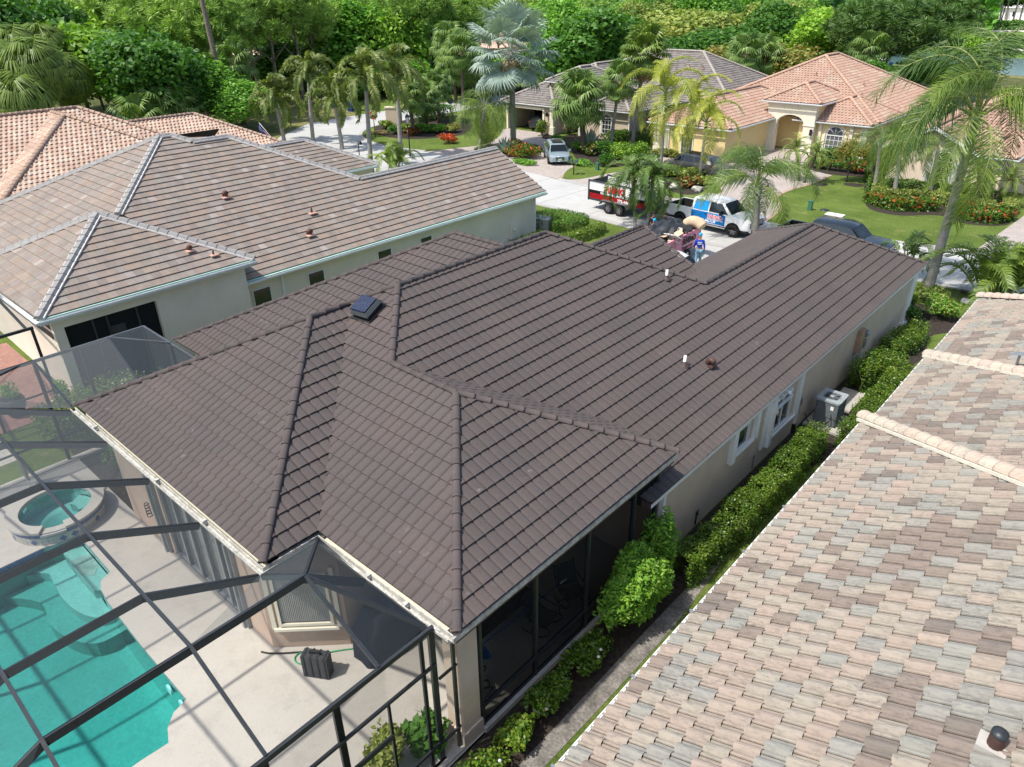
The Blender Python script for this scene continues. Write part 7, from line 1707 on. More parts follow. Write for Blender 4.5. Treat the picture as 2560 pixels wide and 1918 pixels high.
for i, (px, d, h, s) in enumerate(((95, 80, 8.0, 1.35), (10, 84, 7.8, 1.35), (150, 86, 6.6, 1.2), (-40, 82, 7.2, 1.3), (62, 90, 9.0, 1.2), (128, 92, 9.0, 1.25), (45, 78, 5.6, 1.3))):
    x, y = TP(px, d); palm('fan_palm', 'chin', x, y, h, ['large pale drooping fan palm behind the pink roof at far left', 'pale fan palm cut by the left edge', 'lower fan palm at the right end of the pale fan palm group', 'fan palm just outside the left edge', 'fan palm top between the two largest pale ones', 'pale fan palm top right behind the large drooping one', 'lowest fan palm of the pale group, near the left edge'][i], 'pale fan palms at the far left', n=58, s=s, r0=.25, r1=.22, tm=trunk_b, e0=-70, e1=84, seed=60+i, dead=6)
# oaks along the golf course and the far wood
for i, (px, d, h, w) in enumerate(((2060, 330, 13, 26), (2120, 345, 13, 24), (2180, 360, 14, 26), (2230, 330, 13, 22), (2020, 300, 13, 24), (2270, 350, 14, 26), (1985, 280, 13, 20), (2150, 420, 15, 30), (2210, 430, 15, 30), (2080, 430, 15, 30))):
    x, y = TP(px, d); tree('oak', x, y, h, w, 'spreading oak beyond the golf green, '+['left of the thin palms', 'behind the thin palms', 'right of the thin palms', 'at the right edge of the view', 'left of the golf hedge', 'just past the right edge', 'above the near pond bank', 'in the back row behind the thin palms', 'in the back row at the right edge', 'in the back row above the pond'][i], 'oaks beyond the golf course', i, cr=h*.7)
for i in range(7):
    x, y = TP(2105+i*13, 318+rf.uniform(-8, 8)); palm('coconut_palm', 'sabal', x, y, rf.uniform(10, 12.5), 'thin leaning palm in the row beyond the golf green', 'thin palms beyond the golf green', n=14, s=2.0, lean=(rf.uniform(-3, 3), 0), r0=.3, r1=.22, e0=-40, e1=75, seed=80+i)
hedge('golf_hedge', [TP(2030, 300), TP(2080, 300), TP(2140, 302), TP(2230, 300)], 5, 2.6, .8, lf_oak, 9, 'dark clipped hedge beyond the golf green', seed=91, smooth=False, rough=.2)
# far wood: one mass
n = 70000; r = np.random.default_rng(99); az = math.radians(-95)+r.random(n)*math.radians(84); dist = 240+r.random(n)**1.3*200; kk = np.floor(az*60+dist*.07)
hh = 10+3*np.sin(kk*2.3)+2*np.sin(az*90)*np.cos(dist*.11); zz = hh*(1-r.random(n)**2.2*.9)
P_ = np.stack([np.sin(az)*dist, np.cos(az)*dist, zz], 1); V, F = leaf_cards(P_, 2.2, np.tile([.2, -.3, .8], (n, 1)), .8, r); mi = ((np.sin(kk*1.7)+.3*r.normal(size=n)) > 0).astype(np.int32)
o = link('far_wood', np_mesh('far_wood', V, F, [lf_oak, lf_mid], mi=mi)); o['kind'] = 'stuff'; tag(o, 'distant continuous wood closing the top of the view', 'wood')
# distant houses glimpsed through the trees
for i, (px, d, w_, lab) in enumerate(((1318, 150, 11, 'distant pink tiled roof among the trees above the grey roof'), (420, 165, 12, 'distant salmon roof glimpsed behind the leaning pine'), (1010, 168, 11, 'distant salmon roof glimpsed left of the silver palm'))):
    x, y = TP(px, d); e = thing('distant_house', lab, 'house', (x, y, 0)); pl_, cp_ = block(x-w_, x+w_, y-w_*.8, y+w_*.8, 4.0 if i == 0 else 3.2, .5)
    rf_ = roof_deck(e, pl_, mat('distant_roof', lin((226, 190, 168)), .9, .12, .8), drop=0); mb = MB(); mb.box(-w_+.5, w_-.5, -w_*.8+.5, w_*.8-.5, 0, 3.9 if i == 0 else 3.1); mb.build('wall', m_sand, e)
for i in range(4):
    x, y = TP(2040+i*40, 400); e = thing('distant_clubhouse', ['white building glimpsed left of the oaks beyond the golf course', 'second white building behind the oaks', 'third white building behind the thin palms', 'white building at the top right edge'][i], 'building', (x, y, 0)); mb = MB(); mb.box(-9, 9, -6, 6, 0, 4.2); mb.build('wall', m_white, e)
    mb = MB()
    for u in range(-7, 8, 3): mb.box(u-.6, u+.6, -6.08, -6.0, 1, 2.8)
    mb.build('window', m_glass, e)
    mb = MB(); mb.add([(-10, -7, 4.2), (10, -7, 4.2), (10, 7, 4.2), (-10, 7, 4.2), (-5, 0, 7), (5, 0, 7)], [(0, 1, 5, 4), (1, 2, 5), (2, 3, 4, 5), (3, 0, 4)]); mb.build('roof', mat('pale_roof', (.6, .58, .55), .9), e)
# ================================================================== VEHICLES
tyre_m = mat('tyre_rubber', (.022, .022, .023), .85, .1, 6); rim_m = mat('steel_rim', (.42, .43, .44), .35, .08, 6, metal=.7); chrome = mat('chrome', (.6, .6, .62), .2, .05, 4, metal=.9)
def paint(name, c, metal=0.0): return mat(name, c, .32, .03, 2, 0, metal=metal, spec=.5, coat=.6)
p_white = paint('white_car_paint', (.78, .79, .80)); p_silver = paint('silver_blue_paint', (.36, .45, .50), .45); p_grey = paint('warm_grey_paint', (.19, .185, .17), .5); p_black = paint('black_car_paint', (.022, .03, .038), .3)
p_blue = mat('blue_vinyl', (.01, .28, .72), .4, .04, 2); p_red = mat('red_vinyl', (.62, .02, .03), .45, .05, 2); p_pink = mat('pink_paint', (.85, .34, .46), .55, .12, 3, scale2=12, var2=.15); lamp_m = glass_mat('headlamp', (.5, .52, .55), .1); red_l = mat('tail_lamp', (.4, .01, .01), .3); carglass = glass_mat('car_glass', (.018, .026, .03), .04)
steel_d = mat('trailer_steel', (.05, .052, .055), .6, .15, 5, scale2=12, var2=.3); letter_w = mat('white_print', (.85, .85, .85), .6, .02); letter_k = mat('black_print', (.02, .02, .02), .6, .02)
def wheel(parent, x, y, r, w=.24, side=1):
    mb = MB(); S_ = [(r*.62, -w/2), (r*.92, -w/2), (r, -w*.3), (r, w*.3), (r*.92, w/2), (r*.62, w/2)]
    n = 20; o = len(mb.v)
    for (rad, yy) in S_:
        for k in range(n): a = 2*PI*k/n; mb.v.append((x+rad*math.cos(a), y+yy, r+rad*math.sin(a)))
    for i in range(len(S_)-1):
        for k in range(n): a = i*n+k; b = i*n+(k+1) % n; mb.f.append((a, b, b+n, a+n)); mb.m.append(0); mb.smooth.append(True)
    t = mb.build('tyre', tyre_m, parent)
    mb = MB(); yo = y+side*w*.42
    mb.add([(x+r*.62*math.cos(2*PI*k/n), yo-side*.05, r+r*.62*math.sin(2*PI*k/n)) for k in range(n)], [tuple(range(n)) if side < 0 else tuple(range(n))[::-1]], 1)
    for k in range(6):
        a = k*PI/3; c, s = math.cos(a), math.sin(a); p = [(r*.12, -.05), (r*.62, -.035*1), (r*.62, .035), (r*.12, .05)]
        v = [(x+u*c-q*1.3*s, yo, r+u*s+q*1.3*c) for u, q in p]; mb.add(v+[(a_, yo-side*.05, c_) for a_, b_, c_ in v], [(0, 1, 2, 3), (3, 2, 1, 0), (0, 1, 5, 4), (2, 3, 7, 6)])
    mb.add([(x+r*.17*math.cos(2*PI*k/8), yo+side*.01, r+r*.17*math.sin(2*PI*k/8)) for k in range(8)], [tuple(range(8)), tuple(range(8))[::-1]])
    ro = [(x+r*.66*math.cos(2*PI*k/n), yo-side*.01, r+r*.66*math.sin(2*PI*k/n)) for k in range(n)]+[(x+r*.58*math.cos(2*PI*k/n), yo, r+r*.58*math.sin(2*PI*k/n)) for k in range(n)]
    mb.add(ro, [(k, (k+1) % n, (k+1) % n+n, k+n) for k in range(n)]); mb.build('rim', [rim_m, m_black], t)
def loft(secs, m, name, parent, sm=True):
    """secs: (x, [(y,z)...half ring from bottom to top centre])"""
    mb = MB(); rings = []
    for x, h in secs:
        ring = [(x, -y, z) for y, z in h] + [(x, y, z) for y, z in h[::-1]]; rings.append(ring)
    k = len(rings[0])
    V = [p for r_ in rings for p in r_]; F = []
    for i in range(len(rings)-1):
        for j in range(k-1): F.append((i*k+j, i*k+j+1, (i+1)*k+j+1, (i+1)*k+j)[::-1])
        F.append((i*k+k-1, i*k, (i+1)*k, (i+1)*k+k-1)[::-1])
    F.append(tuple(range(k))); F.append(tuple(range((len(rings)-1)*k, len(rings)*k))[::-1])
    mb.add(V, F, 0, sm); o = mb.build(name, m, parent)
    md = o.modifiers.new('edge', 'EDGE_SPLIT'); md.split_angle = math.radians(32); return o
def arch(parent, x, y, r, side, z):
    mb = MB(); n = 14; P_ = [(x+(r+.09)*math.cos(PI*k/n), y, z+(r+.07)*math.sin(PI*k/n)) for k in range(n+1)]
    mb.add(P_+[(a, y-side*.25, c) for a, b, c in P_], [tuple(range(n+1)), tuple(range(n+1))[::-1]]+[(k, k+1, k+n+2, k+n+1) for k in range(n)]); mb.build('wheel_arch', m_black, parent)
def quad(mb, pts, mi=0): mb.add(pts, [(0, 1, 2, 3), (3, 2, 1, 0)], mi)
def suv(name, lab, loc, rz, pm, L=4.65, roofglass=True, group=None, sporty=1.0):
    e = thing(name, lab, 'car', (*loc, .01), rz, group); W_ = .94; f = L/2; wb = L*.305
    def h(w, zb, zm, zs, wt=.0): return [(w*.92, zb), (w, zb+.12), (w, zm), (w*.95, zs), (w*.5, zs+.035), (0.0, zs+.045)]
    secs = [(-f, h(W_*.80, .42, .7, .95)), (-f+.18, h(W_*.94, .28, .75, 1.05)), (-f+.7, h(W_, .24, .8, 1.08)), (0, h(W_, .22, .8, 1.04)), (f*.45, h(W_, .22, .8, 1.02)), (f*.72, h(W_*.97, .24, .74, .93)), (f-.16, h(W_*.88, .28, .62, .80)), (f, h(W_*.72, .36, .58, .68))]
    loft(secs, pm, 'body', e)
    def c(w, zs, wt, zt): return [(w, zs), (w*.97, zs+.02), (w*.5+wt*.5, (zs+zt)/2), (wt, zt-.05), (wt*.8, zt), (0.0, zt+.02)]
    cab = [(-f+.10, c(.82, 1.04, .66, 1.12)), (-f+.45, c(.86, 1.05, .66, 1.52)), (-.5, c(.88, 1.04, .70, 1.62)), (.2, c(.88, 1.03, .70, 1.62)), (f*.36, c(.87, 1.0, .66, 1.50)), (f*.60, c(.84, .99, .74, 1.03))]
    loft(cab, pm, 'cabin', e)
    for s in (-1, 1):
        for (x0, x1, t0, t1) in ((-f+.62, -.62, -f+.78, -.60), (-.55, .42, -.53, .36), (.48, f*.54, .42, f*.36)):
            mb = MB(); q = .008; pts = [(x0, s*(.885+q), 1.08), (x1, s*(.885+q), 1.07), (t1, s*(.735+q), 1.50 if t1 < f*.3 else 1.42), (t0, s*(.735+q), 1.50)]; quad(mb, pts); mb.build('side_window', carglass, e)
        mb = MB(); mb.box(f*.42, f*.48, min(s*.92, s*1.10), max(s*.92, s*1.10), 1.0, 1.14); mb.build('wing_mirror', pm, e)
        for x in (-wb, wb): arch(e, x, s*(W_+.012), .34, s, .34); wheel(e, x, s*(W_-.10), .35, .24, s)
        mb = MB(); mb.add([(f-.10, s*.50, .72), (f-.30, s*.86, .76), (f-.34, s*.86, .86), (f-.12, s*.52, .80)], [(0, 1, 2, 3), (3, 2, 1, 0)]); o = mb.build('headlight', lamp_m, e); o.location = (.075, s*.012, -.01)
        mb = MB(); mb.box(-f+.02, -f+.12, min(s*.6, s*.84), max(s*.6, s*.84), .82, .98); mb.build('tail_light', red_l, e)
    mb = MB(); quad(mb, [(f*.60+.03, -.74, 1.05), (f*.60+.03, .74, 1.05), (f*.37+.03, .62, 1.50), (f*.37+.03, -.62, 1.50)]); mb.build('windscreen', carglass, e)
    mb = MB(); quad(mb, [(-f+.12, -.66, 1.12), (-f+.12, .66, 1.12), (-f+.42, .6, 1.48), (-f+.42, -.6, 1.48)]); mb.build('rear_window', carglass, e)
    if roofglass: mb = MB(); mb.box(-.9, .55, -.46, .46, 1.64, 1.652); mb.build('sunroof', carglass, e)
    mb = MB(); mb.box(f-.06, f+.015, -.36, .36, .42, .74); mb.build('grille', m_black, e)
    mb = MB()
    for i in range(5): mb.box(f+.016, f+.024, -.34, .34, .45+i*.06, .465+i*.06)
    mb.tube([(f+.02, -.36, .42), (f+.02, .36, .42), (f+.02, .40, .74), (f+.02, -.40, .74), (f+.02, -.36, .42)], .012, 5); mb.build('grille_bar', chrome, e)
    mb = MB(); mb.box(f+.024, f+.034, -.16, .16, .46, .58); mb.build('number_plate', mat('plate', (.35, .6, .45), .5), e)
    mb = MB(); mb.box(-f*.8, f*.75, -W_*.9, W_*.9, .2, .3); mb.build('underbody', m_black, e)
    return e
suv_a = suv('parked_suv', 'silver blue SUV parked in the drive of the taupe house', (-41.2, 51.6), math.radians(-44), p_silver)
sv2 = suv('parked_suv', 'grey SUV parked side on in front of the yellow house', (-29.4, 54.6), math.radians(176), p_grey, 4.75)
suv('garage_car', 'black car standing inside the open garage of the taupe house', (-52.4, 64.0), math.radians(90), p_black, 4.6, False)
def pickup(name, lab, loc, rz, pm, cabm=None, wrap=False, tool=False, quadcab=True):
    e = thing(name, lab, 'pickup truck', (*loc, .01), rz); W_ = .98
    def h(w, zb, zm, zs): return [(w*.94, zb), (w, zb+.12), (w, zm), (w*.97, zs), (w*.55, zs+.04), (0.0, zs+.055)]
    loft([(-1.15, h(W_, .48, .9, 1.20)), (1.2, h(W_, .48, .9, 1.22)), (1.55, h(W_, .48, .95, 1.24)), (2.55, h(W_*.99, .50, .95, 1.18)), (2.85, h(W_*.93, .52, .9, 1.10)), (2.95, h(W_*.85, .55, .85, 1.0))], pm, 'body', e)
    def c(w, zs, wt, zt): return [(w, zs), (w*.98, zs+.02), (w*.5+wt*.5, (zs+zt)/2), (wt, zt-.06), (wt*.85, zt), (0.0, zt+.02)]
    loft([(-1.13, c(.93, 1.2, .76, 1.88)), (-.95, c(.94, 1.2, .78, 1.93)), (.6, c(.94, 1.2, .78, 1.94)), (.98, c(.93, 1.2, .74, 1.84)), (1.62, c(.90, 1.2, .80, 1.26))], cabm or pm, 'cabin', e)
    # bed with open top
    mb = MB()
    for s in (-1, 1):
        y0, y1 = sorted((s*W_, s*(W_-.10))); mb.box(-3.0, -1.16, y0, y1, .55, 1.24)
    mb.box(-3.06, -2.97, -W_*.97, W_*.97, .6, 1.22); mb.box(-1.24, -1.165, -.88, .88, .6, 1.26); mb.build('bed', pm, e)
    mb = MB(); mb.box(-2.96, -1.25, -.87, .87, .55, .62)
    for s in (-1, 1): mb.box(-2.96, -1.25, min(s*.87, s*.879), max(s*.87, s*.879), .62, 1.22)
    mb.box(-2.965, -2.955, -.86, .86, .62, 1.2); mb.build('bed_liner', m_black, e)
    mb = MB(); mb.box(-3.22, -3.07, -.9, .9, .48, .66); mb.box(2.96, 3.12, -.95, .95, .50, .74); mb.build('bumper', chrome, e)
    mb = MB(); mb.box(2.93, 2.985, -.62, .62, .76, 1.06); mb.build('grille', m_black, e)
    mb = MB()
    for i in range(3): mb.box(2.986, 3.0, -.60, .60, .82+i*.09, .85+i*.09)
    mb.build('grille_bar', chrome, e)
    for s in (-1, 1):
        for x, r_ in ((-1.9, .40), (1.9, .40)): arch(e, x, s*(W_+.012), r_, s, .42); wheel(e, x, s*(W_-.11), .40, .27, s)
        mb = MB(); quad(mb, [(.12, s*.952, 1.26), (1.45, s*.935, 1.26), (.92, s*.79, 1.80), (.14, s*.80, 1.84)]); mb.build('side_window', carglass, e)
        mb = MB(); quad(mb, [(-1.0, s*.952, 1.26), (.02, s*.952, 1.26), (.04, s*.80, 1.84), (-.92, s*.80, 1.82)]); mb.build('side_window', carglass if not wrap else p_blue, e)
        mb = MB(); y0, y1 = sorted((s*.97, s*1.22)); mb.box(1.0, 1.1, y0, y1, 1.22, 1.46); mb.build('wing_mirror', m_black, e)
        mb = MB(); y0, y1 = sorted((s*.66, s*.93)); mb.box(2.88, 2.975, y0, y1, .84, 1.04); mb.build('headlight', lamp_m, e)
        mb = MB(); y0, y1 = sorted((s*.84, s*.97)); mb.box(-3.075, -3.05, y0, y1, .8, 1.15); mb.build('tail_light', red_l, e)
        mb = MB(); y0, y1 = sorted((s*.86, s*1.04)); mb.box(-1.1, 1.4, y0, y1, .40, .45); mb.build('running_board', chrome, e)
        mb = MB()
        for x in (.08, ): mb.box(x, x+.012, min(s*.981, s*.987), max(s*.981, s*.987), .58, 1.2)
        mb.box(-.1, .05, min(s*.98, s*1.0), max(s*.98, s*1.0), 1.05, 1.09); mb.box(1.0, 1.15, min(s*.98, s*1.0), max(s*.98, s*1.0), 1.05, 1.09); mb.build('door_handle', m_black, e)
    mb = MB(); quad(mb, [(1.63, -.80, 1.28), (1.63, .80, 1.28), (1.03, .70, 1.83), (1.03, -.70, 1.83)]); mb.build('windscreen', carglass, e)
    mb = MB(); quad(mb, [(-1.16, -.7, 1.35), (-1.16, .7, 1.35), (-1.15, .64, 1.78), (-1.15, -.64, 1.78)]); mb.build('rear_window', carglass, e)
    mb = MB(); mb.box(-3.0, 2.8, -.85, .85, .36, .5); mb.build('underbody', m_black, e)
    if wrap:
        for s in (-1, 1):
            y = s*.986; mb = MB(); quad(mb, [(-1.1, y, .56), (1.32, y, .56), (1.32, y, 1.19), (-1.1, y, 1.19)]); mb.build('wrap_panel', p_blue, e)
            ex = (1, 0, 0) if s < 0 else (-1, 0, 0)
            lettering('RHINO', letter_w, e, (.62, y+s*.006, .86), .34, ex, bold=.022); lettering('RHINO', p_red, e, (.62, y+s*.012, .86), .34, ex, bold=.004)
            lettering('ROOFING & CONSTRUCTION', letter_w, e, (.62, y+s*.006, .77), .085, ex, bold=.002)
            lettering('772-446-1139', letter_w, e, (.12, y+s*.006, .61), .20, ex, bold=.006)
    return e
wp = pickup('white_pickup', 'white pickup truck with blue and red roofing lettering on its doors', (-20.55, 41.75), math.radians(-5), p_white, wrap=True)
gc = thing('fuel_can', 'red fuel can standing in the bed of the white pickup', 'fuel can', (-22.6, 41.5, .66)); mb = MB(); mb.box(-.16, .16, -.12, .12, 0, .36); mb.tube([(-.1, 0, .36), (-.08, 0, .44), (.08, 0, .44), (.1, 0, .36)], .02, 6); mb.tube([(.1, 0, .36), (.2, 0, .48)], .025, 6, mi=1); mb.build('can', [mat('red_plastic', (.55, .02, .03), .4), m_black], gc)
pickup('dark_pickup', 'dark pickup truck parked on the street behind the front ridge of the brown roof', (-12.9, 41.3), math.radians(-1), p_black)
bp = pickup('blue_pickup', 'white and blue vehicle in the drive, half hidden behind the brown roof', (-17.4, 30.4), math.radians(2), p_blue, cabm=p_white)
# dump trailer
dt = thing('dump_trailer', 'high sided black dump trailer with red and white lettering behind the white pickup', 'trailer', (-27.0, 41.35, .01), math.radians(-4)); LT = 2.4
mb = MB(); mb.box(-LT, LT, -1.0, 1.0, .62, .74); mb.box(-LT-.1, LT+.1, -.55, -.45, .48, .62); mb.box(-LT-.1, LT+.1, .45, .55, .48, .62); mb.bar((LT, -.9, .6), (LT+1.25, 0, .58), .1, .1); mb.bar((LT, .9, .6), (LT+1.25, 0, .58), .1, .1); mb.box(LT+.15, LT+.7, -.5, .5, .5, .95); mb.tube([(LT+.95, 0, .1), (LT+.95, 0, 1.0)], .04, 8); mb.build('frame', steel_d, dt)
for s in (-1, 1):
    y0, y1 = sorted((s*.96, s*1.0))
    mb = MB(); mb.box(-LT, LT, y0, y1, .74, 1.30); mb.build('side_panel', steel_d, dt)
    for i in range(5):
        z = 1.34+i*.115; y0, y1 = sorted((s*.97, s*1.0)); mb = MB(); mb.box(-LT, LT, y0, y1, z, z+.095); mb.build('side_board', letter_w, dt)
    for x in np.linspace(-LT, LT-.01, 6): mb = MB(); y0, y1 = sorted((s*.94, s*1.05)) if x in (-LT,) or x > LT-.05 else sorted((s*.94, s*.97)); mb.box(x-.04, x+.04, y0, y1, .6, 1.98); mb.build('stake', steel_d, dt)
    mb = MB(); y0, y1 = sorted((s*.95, s*1.04)); mb.box(-LT, LT, y0, y1, 1.90, 1.98); mb.build('top_rail', steel_d, dt)
    y = s*1.008; mb = MB(); quad(mb, [(-LT+.1, y, .78), (LT-.1, y, .78), (LT-.1, y, 1.12), (-LT+.1, y, 1.12)]); mb.build('banner', p_red, dt)
    mb = MB(); quad(mb, [(-LT+.1, y, 1.12), (LT-.1, y, 1.12), (LT-.1, y, 1.30), (-LT+.1, y, 1.30)]); mb.build('banner', letter_k, dt)
    ex = (1, 0, 0) if s < 0 else (-1, 0, 0); yy = y+s*.01
    lettering('RHINO', p_red, dt, (-.1 if s < 0 else .1, yy+s*.005, 1.38), .52, ex, bold=.03)
    lettering('ROOFING & CONSTRUCTION', letter_w, dt, (0, yy, 1.155), .20, ex, bold=.006); lettering('772-446-1139', letter_w, dt, (.9 if s < 0 else -.9, yy, .84), .28, ex, bold=.012)
    mb = MB(); y0, y1 = sorted((s*1.0, s*1.30)); mb.prism([(-1.05, y0), (.95, y0), (.95, y1), (-1.05, y1)], .80, .84)
    for xa, xb in ((-1.25, -1.05), (.95, 1.15)): mb.bar((xa if xa < 0 else xb, (y0+y1)/2, .55), (xb if xa < 0 else xa, (y0+y1)/2, .84), .3, .04)
    mb.build('fender', mat('fender_grey', (.11, .11, .115), .6), dt)
    for x in (-.50, .42): wheel(dt, x, s*1.15, .37, .24, s)
mb = MB(); mb.box(-LT-.03, -LT+.02, -.98, .98, .74, 1.9); mb.box(LT-.02, LT+.03, -.98, .98, .74, 1.9); mb.build('end_gate', steel_d, dt)
# pink trailer with the covered load
pt = thing('pink_trailer', 'pink debris trailer with black lettering standing in the drive', 'trailer', (-19.75, 34.75, .01), math.radians(2))
def pq(mb, x0, x1, y0, y1, z0, z1): mb.box(x0, x1, y0, y1, z0, z1)
for (x0, x1, y0, y1) in ((.94, 1.0, -1.9, 1.9), (-1.0, -.94, -1.9, 1.9), (-.94, .94, -1.9, -1.84), (-.94, .94, 1.84, 1.9)):
    mb = MB(); mb.box(x0, x1, y0, y1, .62, 1.5); mb.build('side_panel', p_pink, pt)
for y in (-1.9, -1.0, 0, 1.0, 1.86):
    mb = MB(); mb.box(1.0, 1.05, y-.04, y+.04, .6, 1.52); mb.build('stake', p_pink, pt)
mb = MB(); mb.box(.96, 1.05, -1.92, 1.92, 1.46, 1.54); mb.box(-1.05, -.96, -1.92, 1.92, 1.46, 1.54); mb.build('top_rail', p_pink, pt)
mb = MB(); mb.box(-.95, .95, -1.85, 1.85, .5, .62); mb.bar((0, 1.8, .55), (0, 3.1, .5), .12, .1); mb.build('frame', steel_d, pt)
for s in (-1, 1):
    e2 = MB()
    for y in (.2,):
        n = 18; mb = MB()
        for (rad, xx) in ((.2, -.1), (.33, -.1), (.35, 0), (.33, .1), (.2, .1)):
            for k in range(n): a = 2*PI*k/n; mb.v.append((s*1.1+xx, y+rad*math.cos(a), .35+rad*math.sin(a)))
        for i in range(4):
            for k in range(n): mb.f.append((i*n+k, i*n+(k+1) % n, (i+1)*n+(k+1) % n, (i+1)*n+k)); mb.m.append(0); mb.smooth.append(True)
        t = mb.build('tyre', tyre_m, pt); mb = MB(); mb.add([(s*1.16, y+.2*math.cos(2*PI*k/n), .35+.2*math.sin(2*PI*k/n)) for k in range(n)], [tuple(range(n)), tuple(range(n))[::-1]]); mb.build('rim', letter_w, t)
lettering('RHINO', letter_k, pt, (1.056, .55, 1.0), .46, (0, 1, 0), bold=.02); lettering('772-446-1139', letter_k, pt, (1.056, .3, .72), .20, (0, 1, 0), bold=.006); lettering('ROOFING & CONSTRUCTION', letter_w, pt, (1.056, .5, .90), .10, (0, 1, 0), bold=.002)
bm = bmesh.new(); bmesh.ops.create_grid(bm, x_segments=26, y_segments=34, size=1)
for v in bm.verts:
    x, y = v.co.x, v.co.y; v.co = Vector((x*1.05-.15, y*1.75-.05, 1.45+.55*(1-x*x)*(1-y*y*.6)+.08*math.sin(x*9+y*4)+.07*math.sin(y*11-x*5)+.05*math.sin(x*17)))
    if abs(x) > .92: v.co.z -= .35
me = bpy.data.meshes.new('tarp'); bm.to_mesh(me); bm.free(); me.materials.append(mat('black_tarp', (.03, .032, .034), .35, .3, 4, .5, 14, spec=.6)); me.polygons.foreach_set('use_smooth', [True]*len(me.polygons)); o = link('tarp', me, loc=(-19.8, 34.9, .0)); tag(o, 'shiny black tarp thrown over the load of the pink trailer', 'tarp')
rj = random.Random(5); pile = thing('debris_pile', 'torn roofing felt, old tiles and cardboard piled in the pink trailer', 'debris', (-19.3, 34.3, 1.3)); dcol = [m_black, m_sand, mat('cardboard', (.55, .42, .28), .9), m_white, steel_d]
for i in range(46):
    mb = MB(); a = rj.uniform(.12, .4); M2 = Matrix.Translation((rj.uniform(-.3, .55), rj.uniform(-1.2, 1.8), rj.uniform(0, .45))) @ Matrix.Rotation(rj.uniform(-.8, .8), 4, 'X') @ Matrix.Rotation(rj.uniform(0, 6), 4, 'Z'); mb.box(-a, a, -a*.6, a*.6, -.015, .015, M=M2); mb.build('scrap', dcol[rj.randrange(5)], pile)
mb = MB(); mb.tube(spline([(-.5, 0, 0), (-.2, 0, .22), (.2, .02, .20), (.5, 0, .02)], 4), [.3]*13, 10); o = mb.build('paper_bundle', dcol[2], None, (-18.85, 36.0, 1.75)); tag(o, 'large folded tan sheet of paper on the end of the pink trailer load', 'packaging')

# ================================================================== PEOPLE
def skin_mesh(name, nodes, edges, m, sub=2):
    me = bpy.data.meshes.new(name); me.from_pydata([n[0] for n in nodes], edges, []); o = bpy.data.objects.new(name, me); COL.objects.link(o)
    md = o.modifiers.new('s', 'SKIN'); md.use_smooth_shade = True
    for i, n in enumerate(nodes): me.skin_vertices[0].data[i].radius = (n[1], n[2] if len(n) > 2 else n[1]); me.skin_vertices[0].data[i].use_root = (i == 0)
    sb = o.modifiers.new('d', 'SUBSURF'); sb.levels = sb.render_levels = sub
    dg = bpy.context.evaluated_depsgraph_get(); out = bpy.data.meshes.new_from_object(o.evaluated_get(dg)); out.name = name; out.materials.clear(); out.materials.append(m); bpy.data.objects.remove(o)
    out.polygons.foreach_set('use_smooth', [True]*len(out.polygons)); return out
skin_t = mat('skin', (.34, .18, .12), .6, .05, 5); blue_s = mat('blue_shirt', (.01, .05, .42), .75, .08, 6); camo = mat('patterned_trousers', (.16, .30, .42), .85, .5, 14); dark_s = mat('black_hoodie', (.014, .014, .016), .85, .1, 6); jeans = mat('dark_trousers', (.03, .035, .05), .9, .1, 6); capm = mat('cyan_cap', (.01, .35, .62), .6); glove = mat('dark_glove', (.03, .06, .14), .8); shoe = mat('shoe', (.10, .09, .08), .7)
